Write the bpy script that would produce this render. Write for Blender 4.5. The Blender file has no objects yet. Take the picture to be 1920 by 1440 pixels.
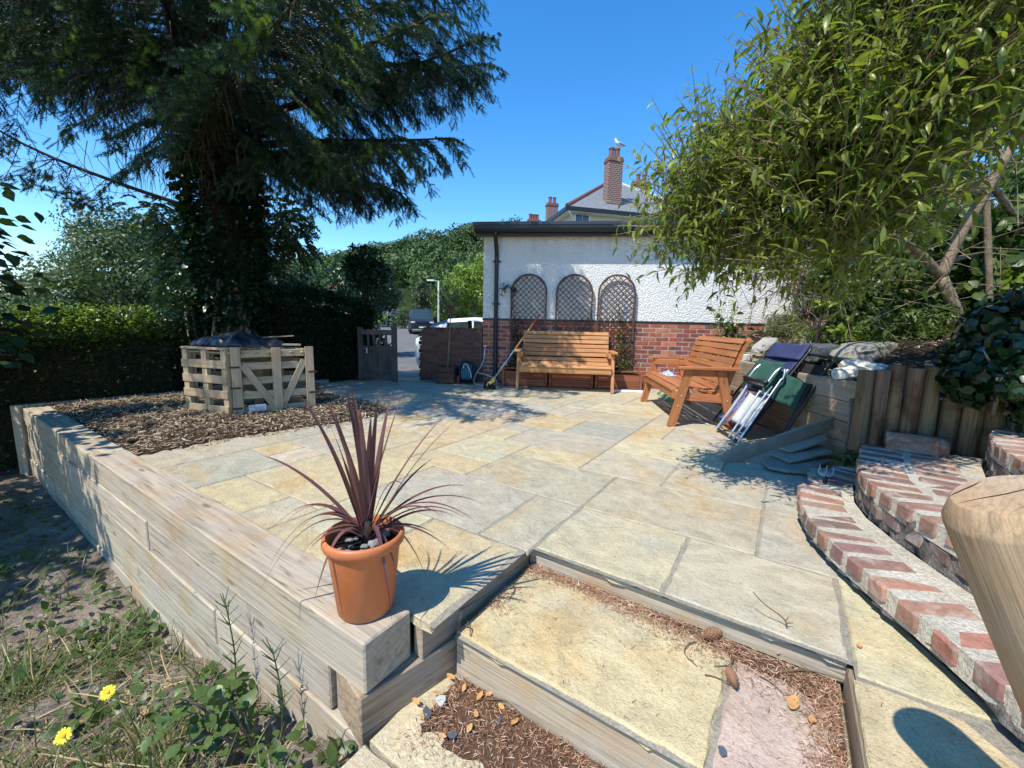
import bpy, math, random
import numpy as np
from mathutils import Vector as V, Matrix as M, noise

random.seed(7); rng = np.random.default_rng(7)
sc = bpy.context.scene
COL = sc.collection
R = math.radians

# ---------------------------------------------------------------- camera
EYE = 1.05
cam = bpy.data.objects.new('camera', bpy.data.cameras.new('camera'))
COL.objects.link(cam)
cam.data.sensor_width = 36.0
cam.data.lens = 36.0 * 775.6 / 1920.0
cam.data.clip_start = 0.05
cam.data.clip_end = 4000
p_, r_ = R(8.09), R(1.2)
fw = V((0, math.cos(p_), -math.sin(p_))); u0 = V((0, math.sin(p_), math.cos(p_))); r0 = V((1, 0, 0))
rt = r0 * math.cos(r_) + u0 * math.sin(r_)
up = -r0 * math.sin(r_) + u0 * math.cos(r_)
cam.matrix_world = M(((rt.x, up.x, -fw.x, 0), (rt.y, up.y, -fw.y, 0), (rt.z, up.z, -fw.z, EYE), (0, 0, 0, 1)))
sc.camera = cam

# ---------------------------------------------------------------- sky, sun, exposure
SUN_EL, SUN_AZ = 57.0, 45.0      # light travels towards azimuth 45 deg (from +Y to +X)
wd = bpy.data.worlds.new('World'); sc.world = wd; wd.use_nodes = True
wn = wd.node_tree; wn.nodes.clear()
sky = wn.nodes.new('ShaderNodeTexSky'); sky.sky_type = 'NISHITA'; sky.sun_disc = False
sky.sun_elevation = R(SUN_EL); sky.sun_rotation = R(SUN_AZ + 180)
sky.air_density = 1.0; sky.dust_density = 0.0; sky.ozone_density = 4.0; sky.altitude = 0
hs = wn.nodes.new('ShaderNodeHueSaturation'); hs.inputs['Saturation'].default_value = 1.30
bg = wn.nodes.new('ShaderNodeBackground'); bg.inputs[1].default_value = 0.15
wo = wn.nodes.new('ShaderNodeOutputWorld')
wn.links.new(sky.outputs[0], hs.inputs['Color']); wn.links.new(hs.outputs[0], bg.inputs[0]); wn.links.new(bg.outputs[0], wo.inputs[0])
sd = V((math.sin(R(SUN_AZ)) * math.cos(R(SUN_EL)), math.cos(R(SUN_AZ)) * math.cos(R(SUN_EL)), -math.sin(R(SUN_EL))))
sl = bpy.data.lights.new('sun', 'SUN'); sl.energy = 3.35; sl.angle = R(0.53); sl.color = (1.0, 0.94, 0.83)
so = bpy.data.objects.new('sun', sl); COL.objects.link(so)
so.rotation_euler = sd.to_track_quat('-Z', 'Y').to_euler(); so.location = (-20, -20, 40)
sc.view_settings.view_transform = 'Standard'; sc.view_settings.look = 'None'
sc.view_settings.exposure = 0.90; sc.view_settings.gamma = 1.0; sc.view_settings.use_curve_mapping = False
sc.render.engine = 'CYCLES'
sc.cycles.max_bounces = 6; sc.cycles.transparent_max_bounces = 6
sc.cycles.use_denoising = True

# ---------------------------------------------------------------- node materials
class NT:
    def __init__(s, name):
        s.m = bpy.data.materials.new(name); s.m.use_nodes = True
        s.t = s.m.node_tree; s.t.nodes.clear()
        s.out = s.t.nodes.new('ShaderNodeOutputMaterial')
    def n(s, typ, ins=None, **kw):
        nd = s.t.nodes.new('ShaderNode' + typ)
        for k, v in kw.items(): setattr(nd, k, v)
        for k, v in (ins or {}).items():
            if isinstance(v, bpy.types.NodeSocket): s.t.links.new(v, nd.inputs[k])
            else: nd.inputs[k].default_value = v
        return nd
    def ramp(s, fac, stops):
        r = s.n('ValToRGB', {'Fac': fac}); e = r.color_ramp.elements
        while len(e) < len(stops): e.new(0.5)
        for i, (p, c) in enumerate(stops):
            e[i].position = p; e[i].color = (c[0], c[1], c[2], 1) if isinstance(c, tuple) else (c, c, c, 1)
        return r.outputs['Color']
    def mix(s, fac, a, b, mode='MIX'):
        x = s.n('Mix', data_type='RGBA', blend_type=mode)
        for i, v in ((0, fac), (6, a), (7, b)):
            if isinstance(v, bpy.types.NodeSocket): s.t.links.new(v, x.inputs[i])
            elif i == 0: x.inputs[0].default_value = v
            else: x.inputs[i].default_value = (v[0], v[1], v[2], 1) if isinstance(v, tuple) else (v, v, v, 1)
        return x.outputs[2]
    def math(s, op, a, b=0.0):
        x = s.n('Math', operation=op)
        for i, v in ((0, a), (1, b)):
            if isinstance(v, bpy.types.NodeSocket): s.t.links.new(v, x.inputs[i])
            else: x.inputs[i].default_value = v
        return x.outputs[0]
    def noise(s, vec, scale, detail=4, rough=0.55, dist=0.0):
        return s.n('TexNoise', {'Vector': vec, 'Scale': scale, 'Detail': detail, 'Roughness': rough, 'Distortion': dist}).outputs['Fac']
    def obj_vec(s, spread=40.0):
        tc = s.n('TexCoord'); oi = s.n('ObjectInfo')
        sp = s.n('VectorMath', {0: oi.outputs['Random'], 1: (spread, spread * 0.7, spread * 1.3)}, operation='MULTIPLY')
        return s.n('VectorMath', {0: tc.outputs['Object'], 1: sp.outputs[0]}, operation='ADD').outputs[0]
    def done(s, color, rough=0.8, bump=None, bstr=0.3, bdist=0.01, metal=0.0, spec=0.5, **kw):
        ins = {'Roughness': rough, 'Metallic': metal, 'Specular IOR Level': spec}
        b = s.n('BsdfPrincipled', ins)
        if isinstance(color, bpy.types.NodeSocket): s.t.links.new(color, b.inputs['Base Color'])
        else: b.inputs['Base Color'].default_value = (*color, 1)
        for k, v in kw.items(): b.inputs[k].default_value = v
        if bump is not None:
            bn = s.n('Bump', {'Height': bump, 'Strength': bstr, 'Distance': bdist})
            s.t.links.new(bn.outputs[0], b.inputs['Normal'])
        s.t.links.new(b.outputs[0], s.out.inputs[0]); s.b = b
        return s.m

def m_plain(name, col, rough=0.6, metal=0.0, spec=0.5, var=0.12, scale=30, **kw):
    t = NT(name); v = t.obj_vec()
    nz = t.noise(v, scale, 5)
    c = t.mix(1.0, col, t.ramp(nz, [(0.3, 1 - var), (0.7, 1 + var)]), 'MULTIPLY')
    return t.done(c, rough, nz, 0.15, 0.003, metal, spec, **kw)

def m_stone(name, stain=(0.50, 0.30, 0.10), stain_amt=0.7, speck=1.0):
    t = NT(name); v = t.obj_vec(); oc = t.n('ObjectInfo').outputs['Color']
    big = t.noise(v, 1.9, 6, 0.6, 0.5); mid = t.noise(v, 9, 6, 0.65); fine = t.noise(v, 70, 3, 0.7)
    c = t.mix(t.ramp(big, [(0.53, 0.0), (0.74, stain_amt)]), oc, stain)
    c = t.mix(t.ramp(t.noise(v, 3.1, 3, 0.5), [(0.55, 0.0), (0.75, 0.35)]), c, (0.40, 0.41, 0.38))
    c = t.mix(1.0, c, t.ramp(mid, [(0.28, 0.80), (0.55, 1.0), (0.75, 1.14)]), 'MULTIPLY')
    c = t.mix(0.8 * speck, c, t.ramp(fine, [(0.25, 0.62), (0.45, 1.0), (0.62, 1.02), (0.78, 1.28)]), 'MULTIPLY')
    vo = t.n('TexVoronoi', {'Vector': v, 'Scale': 16.0}).outputs['Distance']
    c = t.mix(t.ramp(vo, [(0.035, 0.55 * speck), (0.06, 0.0)]), c, (0.12, 0.09, 0.06))
    gr = t.noise(v, 190, 2, 0.7)
    c = t.mix(0.7 * speck, c, t.ramp(gr, [(0.28, 0.72), (0.5, 1.0), (0.72, 1.22)]), 'MULTIPLY')
    h = t.math('ADD', t.math('MULTIPLY', mid, 1.0), t.math('ADD', t.math('MULTIPLY', fine, 0.55), t.math('MULTIPLY', gr, 0.25)))
    rv = t.noise(v, 5.0, 3, 0.5, 1.6); h = t.math('ADD', h, t.math('MULTIPLY', rv, 1.3))
    c = t.mix(0.55, c, t.ramp(rv, [(0.34, 0.84), (0.5, 1.02), (0.64, 1.08)]), 'MULTIPLY')
    return t.done(c, 0.85, h, 0.75, 0.016, spec=0.25)

def m_wood(name, dark=0.6, rough=0.75, streak=1.0, grey=0.0, ring=9.0, bs=0.3, gs=1.0, crack=0.0, stain=0.0, stain_col=(0.42, 0.25, 0.10)):
    t = NT(name); tc = t.n('TexCoord'); oi = t.n('ObjectInfo'); oc = oi.outputs['Color']
    sp = t.n('VectorMath', {0: oi.outputs['Random'], 1: (37.0, 11.0, 23.0)}, operation='MULTIPLY')
    ov = t.n('VectorMath', {0: tc.outputs['Object'], 1: sp.outputs[0]}, operation='ADD').outputs[0]
    g1 = t.n('Mapping', {'Vector': ov, 'Scale': (1.4 * gs ** .5, 22.0 * gs, 22.0 * gs)}).outputs[0]
    g2 = t.n('Mapping', {'Vector': ov, 'Scale': (4.0 * gs ** .5, 120.0 * gs, 120.0 * gs)}).outputs[0]
    g3 = t.n('Mapping', {'Vector': ov, 'Scale': (0.7, ring, ring)}).outputs[0]
    rings = t.n('TexWave', {'Vector': g3, 'Scale': 1.2, 'Distortion': 9.0, 'Detail': 3.0, 'Detail Scale': 0.8}, wave_type='RINGS', rings_direction='X').outputs['Fac']
    n1 = t.noise(g1, 1.0, 6, 0.6, 0.6); n2 = t.noise(g2, 1.0, 3, 0.6)
    c = t.mix(1.0, oc, t.ramp(n1, [(0.3, dark), (0.5, 1.0), (0.72, 1.15)]), 'MULTIPLY')
    c = t.mix(0.55 * streak, c, t.ramp(rings, [(0.0, 0.72), (0.5, 1.05), (1.0, 0.95)]), 'MULTIPLY')
    c = t.mix(0.6, c, t.ramp(n2, [(0.3, 0.78), (0.55, 1.05)]), 'MULTIPLY')
    kn = t.n('TexVoronoi', {'Vector': t.n('Mapping', {'Vector': ov, 'Scale': (2.2, 7.0, 7.0)}).outputs[0], 'Scale': 1.0}).outputs['Distance']
    c = t.mix(t.ramp(kn, [(0.05, 0.75), (0.13, 0.0)]), c, (0.16, 0.08, 0.035))
    if crack:
        gc_ = t.n('Mapping', {'Vector': ov, 'Scale': (0.9, 20.0, 20.0)}).outputs[0]
        cr = t.math('ABSOLUTE', t.math('SUBTRACT', t.noise(gc_, 1.0, 2, 0.5), 0.5))
        crk = t.math('MULTIPLY', t.ramp(cr, [(0.002, 1.0), (0.010, 0.0)]), t.ramp(t.noise(ov, 5.0, 2), [(0.46, 0.0), (0.56, 1.0)]))
        c = t.mix(t.math('MULTIPLY', crk, crack), c, (0.05, 0.025, 0.012))
    if stain:
        c = t.mix(t.ramp(t.noise(ov, 3.2, 5, 0.6, 0.4), [(0.5, 0.0), (0.66, stain)]), c, stain_col)
    if grey: c = t.mix(t.ramp(t.noise(ov, 4.0, 5), [(0.42, 0.0), (0.68, grey)]), c, (0.42, 0.39, 0.34))
    h = t.math('ADD', t.math('MULTIPLY', n1, 0.6), t.math('MULTIPLY', n2, 0.6))
    return t.done(c, rough, h, bs, 0.006, spec=0.3)

def m_brick(name, smear=0.0):
    t = NT(name); v = t.obj_vec(); oc = t.n('ObjectInfo').outputs['Color']
    a = t.noise(v, 14, 6, 0.65); b = t.noise(v, 80, 3, 0.7)
    c = t.mix(1.0, oc, t.ramp(a, [(0.28, 0.62), (0.5, 1.0), (0.75, 1.22)]), 'MULTIPLY')
    c = t.mix(0.6, c, t.ramp(b, [(0.3, 0.7), (0.6, 1.1)]), 'MULTIPLY')
    if smear:
        c = t.mix(t.ramp(t.noise(v, 10, 6, 0.7, 0.6), [(0.5, 0.0), (0.62, smear)]), c, (0.50, 0.46, 0.40))
    return t.done(c, 0.9, t.math('ADD', a, t.math('MULTIPLY', b, 0.5)), 0.5, 0.008, spec=0.2)

def m_leaf(name, c1, c2, trans=0.35, rough=0.45, hue_scale=1.3, c3=None, spec=0.4):
    t = NT(name); geo = t.n('NewGeometry'); tc = t.n('TexCoord')
    isl = geo.outputs['Random Per Island']
    nz = t.noise(tc.outputs['Object'], hue_scale, 3)
    f = t.math('ADD', t.math('MULTIPLY', isl, 0.75), t.math('MULTIPLY', t.math('SUBTRACT', nz, 0.5), 1.3))
    stops = [(0.0, c1), (0.75, c2)] + ([(1.0, c3)] if c3 else [])
    c = t.ramp(f, stops)
    b = t.n('BsdfPrincipled', {'Base Color': c, 'Roughness': rough, 'Specular IOR Level': spec})
    tr = t.n('BsdfTranslucent', {'Color': t.mix(1.0, c, (1.35, 1.5, 0.55), 'MULTIPLY')})
    mx = t.n('MixShader', {'Fac': trans, 1: b.outputs[0], 2: tr.outputs[0]})
    t.t.links.new(mx.outputs[0], t.out.inputs[0])
    return t.m

def m_island(name, stops, rough=0.8, spec=0.2):
    t = NT(name); isl = t.n('NewGeometry').outputs['Random Per Island']
    return t.done(t.ramp(isl, stops), rough, spec=spec)

def m_bark(name, c1, c2, sx=6.0):
    t = NT(name); tc = t.n('TexCoord')
    v = t.n('Mapping', {'Vector': tc.outputs['Object'], 'Scale': (sx * 2, sx * 2, sx * 0.5)}).outputs[0]
    a = t.noise(v, 1.5, 7, 0.65, 0.4)
    return t.done(t.ramp(a, [(0.3, c1), (0.7, c2)]), 0.9, a, 0.8, 0.02, spec=0.15)

def m_soil(name, c1, c2, c3, sc_=8.0, bs=0.8):
    t = NT(name); tc = t.n('TexCoord'); v = tc.outputs['Object']
    a = t.noise(v, sc_, 8, 0.7); b = t.noise(v, sc_ * 9, 4, 0.7); g = t.noise(v, 1.1, 4)
    c = t.ramp(a, [(0.3, c1), (0.55, c2), (0.8, c3)])
    c = t.mix(0.7, c, t.ramp(b, [(0.3, 0.5), (0.65, 1.25)]), 'MULTIPLY')
    c = t.mix(0.6, c, t.ramp(g, [(0.35, 0.75), (0.65, 1.15)]), 'MULTIPLY')
    return t.done(c, 0.95, t.math('ADD', a, b), bs, 0.03, spec=0.1)

MT = {}
MT['slab'] = m_stone('sandstone')
MT['slate'] = m_stone('grey_slate', (0.22, 0.23, 0.22), 0.5, 0.6)
MT['rock'] = m_stone('rock', (0.30, 0.27, 0.22), 0.8, 1.0)
MT['mortar'] = m_soil('mortar', (0.27, 0.245, 0.20), (0.34, 0.31, 0.25), (0.42, 0.38, 0.31), 12, 0.4)
MT['limemortar'] = m_soil('pale_mortar', (0.58, 0.52, 0.42), (0.73, 0.67, 0.55), (0.82, 0.76, 0.65), 9, 0.8)
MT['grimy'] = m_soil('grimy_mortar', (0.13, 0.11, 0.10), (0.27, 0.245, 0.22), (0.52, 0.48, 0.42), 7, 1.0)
MT['brickmortar'] = m_soil('brick_mortar', (0.36, 0.29, 0.24), (0.50, 0.42, 0.36), (0.6, 0.53, 0.46), 20, 0.4)
MT['sleeper'] = m_wood('weathered_sleeper', 0.55, 0.88, 1.3, 0.5, 7.0, 0.7, 1.5, crack=0.7, stain=0.5, stain_col=(0.40, 0.25, 0.12))
MT['bench'] = m_wood('stained_bench_wood', 0.62, 0.5, 0.8, 0.0, 12.0, 0.2)
MT['pallet'] = m_wood('pallet_wood', 0.66, 0.85, 0.7, 0.3, 12.0, 0.3)
MT['greywood'] = m_wood('grey_gate_wood', 0.6, 0.85, 0.6, 0.12, 10.0, 0.4)
MT['log'] = m_wood('log_wood', 0.38, 0.8, 1.2, 0.0, 14.0, 0.7, 1.3, crack=0.9, stain=0.8, stain_col=(0.085, 0.04, 0.018))
MT['post'] = m_wood('round_post_wood', 0.62, 0.8, 1.2, 0.35, 26.0, 0.35, 3.2, crack=1.0, stain=0.7, stain_col=(0.36, 0.18, 0.07))
MT['trough'] = m_wood('red_brown_stained_wood', 0.7, 0.6, 0.6, 0.0, 10.0, 0.2)
MT['lath'] = m_plain('dark_brown_lath', (0.085, 0.042, 0.031), 0.7)
MT['shaded_mortar'] = m_soil('shaded_brick_mortar', (0.10, 0.07, 0.06), (0.16, 0.115, 0.10), (0.22, 0.17, 0.15), 20, 0.4)  # darker copy of the brick mortar, with tree shade in its colour
MT['brick'] = m_brick('red_brick')
MT['stepbrick'] = m_brick('reclaimed_brick', 0.40)
MT['mulch'] = m_soil('mulch_soil', (0.05, 0.033, 0.02), (0.13, 0.085, 0.05), (0.26, 0.19, 0.12), 14, 1.0)
MT['chips'] = m_island('wood_chips', [(0.0, (0.08, 0.052, 0.034)), (0.35, (0.22, 0.15, 0.095)), (0.7, (0.40, 0.31, 0.205)), (1.0, (0.58, 0.49, 0.36))])
MT['needle_litter'] = m_island('fallen_needles', [(0.0, (0.15, 0.065, 0.038)), (0.4, (0.34, 0.17, 0.10)), (0.75, (0.48, 0.30, 0.19)), (1.0, (0.66, 0.52, 0.38))])
MT['dryleaf'] = m_island('dry_leaf', [(0.0, (0.30, 0.13, 0.045)), (0.5, (0.50, 0.26, 0.09)), (1.0, (0.58, 0.40, 0.20))], 0.6)
MT['twig'] = m_plain('dry_twig', (0.13, 0.085, 0.055), 0.85)
MT['deadtwig'] = m_island('dead_spruce_twig', [(0.0, (0.05, 0.035, 0.028)), (0.6, (0.12, 0.085, 0.062)), (1.0, (0.26, 0.20, 0.15))], 0.9)
MT['cone'] = m_plain('cone_scale', (0.20, 0.10, 0.05), 0.7, var=0.3)
MT['soil'] = m_soil('soil', (0.14, 0.115, 0.09), (0.31, 0.26, 0.21), (0.50, 0.43, 0.36), 6, 1.0)
MT['darksoil'] = m_soil('dark_soil', (0.03, 0.022, 0.016), (0.08, 0.06, 0.042), (0.17, 0.13, 0.09), 9, 1.0)
MT['farground'] = m_soil('far_ground', (0.012, 0.022, 0.008), (0.022, 0.038, 0.012), (0.04, 0.06, 0.02), 0.25, 0.5)
MT['asphalt'] = m_soil('asphalt', (0.13, 0.13, 0.13), (0.17, 0.17, 0.168), (0.21, 0.21, 0.205), 6, 0.3)
MT['pavement'] = m_soil('pavement', (0.24, 0.23, 0.21), (0.30, 0.285, 0.26), (0.36, 0.34, 0.31), 8, 0.3)
MT['yellowline'] = m_plain('yellow_paint', (0.60, 0.42, 0.08), 0.8)
MT['pvc'] = m_plain('black_plastic', (0.012, 0.013, 0.016), 0.35, var=0.2)
MT['felt'] = m_plain('grey_black_roof_edge', (0.035, 0.04, 0.05), 0.45, var=0.2)
MT['fascia'] = m_plain('dark_fascia', (0.02, 0.017, 0.018), 0.5)
MT['soffit'] = m_plain('stained_soffit', (0.10, 0.065, 0.05), 0.7)
def m_pot():
    t = NT('terracotta_plastic'); tc = t.n('TexCoord'); v = tc.outputs['Object']
    a = t.noise(v, 9, 6, 0.65, 0.5); b = t.noise(t.n('Mapping', {'Vector': v, 'Scale': (14.0, 14.0, 2.5)}).outputs[0], 1.0, 4)
    c = t.mix(1.0, (0.50, 0.150, 0.050), t.ramp(b, [(0.3, 0.88), (0.7, 1.08)]), 'MULTIPLY')
    c = t.mix(t.ramp(a, [(0.56, 0.0), (0.72, 0.30)]), c, (0.58, 0.36, 0.25))
    zz = t.n('MapRange', {'Value': t.n('SeparateXYZ', {0: v}).outputs['Z'], 'From Min': 0.05, 'From Max': 0.0, 'To Min': 0.0, 'To Max': 0.55}).outputs[0]
    c = t.mix(t.math('MULTIPLY', zz, t.ramp(t.noise(v, 30, 4), [(0.4, 0.0), (0.6, 1.0)])), c, (0.24, 0.15, 0.09))
    return t.done(c, t.ramp(a, [(0.3, 0.42), (0.7, 0.62)]), t.noise(v, 120, 2), 0.06, 0.002)
MT['terracotta'] = m_pot()
MT['compost'] = m_soil('compost', (0.015, 0.011, 0.008), (0.04, 0.03, 0.02), (0.07, 0.05, 0.035), 30, 1.0)
MT['pebble'] = m_stone('grey_pebble', (0.38, 0.40, 0.42), 0.8, 0.6)
MT['alu'] = m_plain('aluminium', (0.72, 0.74, 0.77), 0.32, 0.9, var=0.05)
MT['blackmetal'] = m_plain('black_metal', (0.012, 0.012, 0.014), 0.35)
MT['green_canvas'] = m_plain('green_canvas', (0.018, 0.075, 0.055), 0.85, var=0.15)
MT['navy_canvas'] = m_plain('navy_canvas', (0.026, 0.034, 0.105), 0.75, var=0.15)
MT['plaid'] = m_plain('lilac_canvas', (0.16, 0.14, 0.34), 0.8, var=0.7, scale=60)
MT['white_mesh'] = m_plain('pale_grey_fabric', (0.50, 0.52, 0.50), 0.8)
MT['blacksheet'] = m_plain('black_polythene', (0.010, 0.011, 0.014), 0.28, var=0.25, scale=12)
MT['white_paint'] = m_plain('white_paint', (0.78, 0.78, 0.76), 0.55, var=0.05)
MT['cream_render'] = m_plain('cream_render', (0.62, 0.57, 0.44), 0.9, var=0.08, scale=3)
MT['whiteprint'] = m_plain('white_label', (0.74, 0.74, 0.72), 0.6, var=0.06, scale=25)
MT['print_black'] = m_plain('black_print', (0.02, 0.02, 0.02), 0.6)
MT['rust'] = m_plain('rusty_strap', (0.055, 0.035, 0.025), 0.8)
MT['hose_blue'] = m_plain('blue_green_hose', (0.08, 0.28, 0.34), 0.4)
MT['hose_grey'] = m_plain('pale_grey_hose', (0.52, 0.55, 0.52), 0.4)
MT['red_plastic'] = m_plain('red_plastic', (0.42, 0.03, 0.03), 0.45)
MT['salmon'] = m_plain('faded_red_plastic', (0.45, 0.11, 0.08), 0.5)
MT['brush_yellow'] = m_plain('yellow_brush_head', (0.55, 0.42, 0.10), 0.6)
MT['bristle'] = m_plain('black_bristle', (0.012, 0.011, 0.01), 0.9)
MT['handlewood'] = m_plain('broom_handle', (0.48, 0.24, 0.10), 0.5)
MT['steel'] = m_plain('galvanised_steel', (0.50, 0.55, 0.60), 0.4, 0.6)
MT['carwhite'] = m_plain('white_car_paint', (0.80, 0.81, 0.82), 0.2, var=0.02, **{'Coat Weight': 0.6})
MT['carsilver'] = m_plain('silver_car_paint', (0.55, 0.56, 0.58), 0.25, 0.5, var=0.02)
MT['vandark'] = m_plain('dark_grey_van_paint', (0.018, 0.018, 0.026), 0.35, var=0.05)
MT['carred'] = m_plain('red_car_paint', (0.40, 0.012, 0.02), 0.3, var=0.03)
MT['glass'] = m_plain('car_glass', (0.03, 0.045, 0.045), 0.08, var=0.02, spec=1.0)
MT['tyre'] = m_plain('tyre_rubber', (0.015, 0.015, 0.015), 0.8)
MT['headlight'] = m_plain('headlight_glass', (0.6, 0.63, 0.68), 0.1, spec=1.0)
MT['greenmetal'] = m_plain('lamp_post_grey', (0.42, 0.46, 0.44), 0.5)
MT['slateroof'] = m_plain('slate_roof', (0.17, 0.18, 0.19), 0.7, var=0.3, scale=9)
MT['ridge'] = m_plain('clay_ridge', (0.18, 0.075, 0.055), 0.8)
MT['pot_clay'] = m_plain('chimney_pot_clay', (0.20, 0.085, 0.065), 0.8)
MT['flash'] = m_plain('pale_flashing', (0.5, 0.5, 0.48), 0.7)
MT['bird_white'] = m_plain('white_feathers', (0.72, 0.72, 0.70), 0.8, var=0.05)
MT['bird_grey'] = m_plain('grey_feathers', (0.30, 0.32, 0.34), 0.8)
MT['bird_yellow'] = m_plain('yellow_beak', (0.6, 0.35, 0.03), 0.6)
MT['barkdark'] = m_bark('dark_bark', (0.022, 0.016, 0.012), (0.075, 0.056, 0.044))
MT['barkpale'] = m_bark('pale_bark', (0.14, 0.10, 0.065), (0.36, 0.28, 0.19), 9)
MT['barkgrey'] = m_bark('grey_bark', (0.10, 0.085, 0.07), (0.27, 0.24, 0.2), 8)
MT['needles'] = m_leaf('spruce_needles', (0.014, 0.032, 0.016), (0.040, 0.078, 0.030), 0.14, 0.5, 0.8, (0.075, 0.125, 0.040))
MT['needlemat'] = m_soil('needle_mat', (0.17, 0.095, 0.058), (0.33, 0.195, 0.125), (0.50, 0.34, 0.23), 30, 1.0)
MT['newneedles'] = m_leaf('spruce_new_growth', (0.09, 0.15, 0.035), (0.18, 0.27, 0.06), 0.3, 0.5, 2.0)
MT['ivy'] = m_leaf('ivy_leaf', (0.008, 0.022, 0.007), (0.026, 0.060, 0.018), 0.15, 0.30, 1.5, (0.05, 0.095, 0.028))
MT['hedge'] = m_leaf('hedge_leaf', (0.016, 0.034, 0.010), (0.050, 0.095, 0.022), 0.25, 0.32, 1.2, (0.11, 0.16, 0.03))
MT['hedgedark'] = m_leaf('dark_hedge_leaf', (0.012, 0.030, 0.012), (0.034, 0.070, 0.024), 0.2, 0.35, 1.2, (0.06, 0.11, 0.034))
MT['limetip'] = m_leaf('young_hedge_leaf', (0.10, 0.16, 0.02), (0.20, 0.27, 0.04), 0.4, 0.4, 1.5)
MT['hazel'] = m_leaf('hazel_leaf', (0.012, 0.03, 0.012), (0.035, 0.07, 0.025), 0.25, 0.4, 1.5, (0.06, 0.11, 0.04))
MT['bush_olive'] = m_leaf('olive_green_leaf', (0.045, 0.075, 0.03), (0.135, 0.18, 0.075), 0.3, 0.4, 0.6, (0.23, 0.27, 0.13))
MT['shrub'] = m_leaf('glossy_lance_leaf', (0.11, 0.145, 0.028), (0.26, 0.295, 0.06), 0.46, 0.34, 1.6, (0.42, 0.44, 0.14))
MT['bankleaf'] = m_leaf('bank_shrub_leaf', (0.045, 0.08, 0.018), (0.14, 0.20, 0.04), 0.38, 0.4, 1.6, (0.25, 0.31, 0.07))
MT['limeleaf'] = m_leaf('lime_leaf', (0.12, 0.19, 0.02), (0.24, 0.32, 0.05), 0.4, 0.4, 2.0)
MT['wood_far'] = m_leaf('woodland_leaf', (0.035, 0.07, 0.02), (0.085, 0.145, 0.036), 0.15, 0.6, 0.05, (0.12, 0.18, 0.05))
MT['birchleaf'] = m_leaf('birch_leaf', (0.05, 0.075, 0.035), (0.10, 0.13, 0.06), 0.3, 0.5, 0.5)
MT['grass'] = m_leaf('grass_blade', (0.075, 0.10, 0.03), (0.18, 0.20, 0.07), 0.3, 0.5, 2.5, (0.40, 0.34, 0.17))
MT['straw'] = m_island('dry_grass', [(0.0, (0.16, 0.09, 0.045)), (0.5, (0.34, 0.24, 0.12)), (1.0, (0.50, 0.42, 0.24))])
MT['weed'] = m_leaf('weed_leaf', (0.05, 0.09, 0.025), (0.12, 0.18, 0.05), 0.3, 0.4, 4.0)
MT['cordyline'] = m_leaf('purple_strap_leaf', (0.10, 0.038, 0.036), (0.20, 0.092, 0.085), 0.14, 0.34, 3.0, (0.30, 0.165, 0.145))
MT['petal'] = m_plain('yellow_petal', (0.80, 0.60, 0.01), 0.6, var=0.05)
MT['pinkflower'] = m_island('red_pink_flower', [(0.0, (0.35, 0.05, 0.08)), (0.6, (0.55, 0.14, 0.18)), (1.0, (0.62, 0.30, 0.28))])
MT['creamflower'] = m_island('cream_green_flower', [(0.0, (0.45, 0.50, 0.18)), (1.0, (0.72, 0.70, 0.42))])
MT['bagprint'] = m_plain('green_printed_plastic', (0.16, 0.34, 0.16), 0.4, var=0.8, scale=9)
MT['bagblue'] = m_plain('pale_blue_plastic', (0.35, 0.45, 0.62), 0.3, var=0.5, scale=25)
MT['cane'] = m_plain('pale_cane', (0.60, 0.54, 0.42), 0.6)

def m_roughcast():
    t = NT('white_roughcast'); tc = t.n('TexCoord'); v = tc.outputs['Object']
    d = t.n('TexNoise', {'Vector': v, 'Scale': 20.0, 'Detail': 2.0}).outputs['Color']
    w = t.n('VectorMath', {0: v, 1: t.n('VectorMath', {0: d, 1: (0.06, 0.06, 0.06)}, operation='MULTIPLY').outputs[0]}, operation='ADD').outputs[0]
    vo = t.n('TexVoronoi', {'Vector': w, 'Scale': 52.0, 'Smoothness': 0.5}, feature='SMOOTH_F1').outputs['Distance']
    g = t.noise(v, 1.2, 5)
    c = t.mix(1.0, (0.80, 0.80, 0.77), t.ramp(g, [(0.3, 0.93), (0.7, 1.03)]), 'MULTIPLY')
    zz_ = t.n('SeparateXYZ', {0: v}).outputs['Z']
    dr = t.noise(t.n('Mapping', {'Vector': v, 'Scale': (9.0, 9.0, 0.7)}).outputs[0], 1.0, 4)
    st_ = t.math('MULTIPLY', t.ramp(zz_, [(0.0, 0.0), (1.0, 1.0)]), 1.0)
    band = t.n('MapRange', {'Value': zz_, 'From Min': 2.2, 'From Max': 2.62, 'To Min': 0.0, 'To Max': 1.0}).outputs[0]
    c = t.mix(t.math('MULTIPLY', band, t.ramp(dr, [(0.42, 0.0), (0.7, 0.55)])), c, (0.50, 0.43, 0.34))
    h = t.math('ADD', t.math('MULTIPLY', vo, -1.0), t.math('MULTIPLY', t.noise(v, 60, 3), 0.35))
    return t.done(c, 0.95, h, 1.0, 0.016, spec=0.15)
MT['roughcast'] = m_roughcast()

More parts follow.
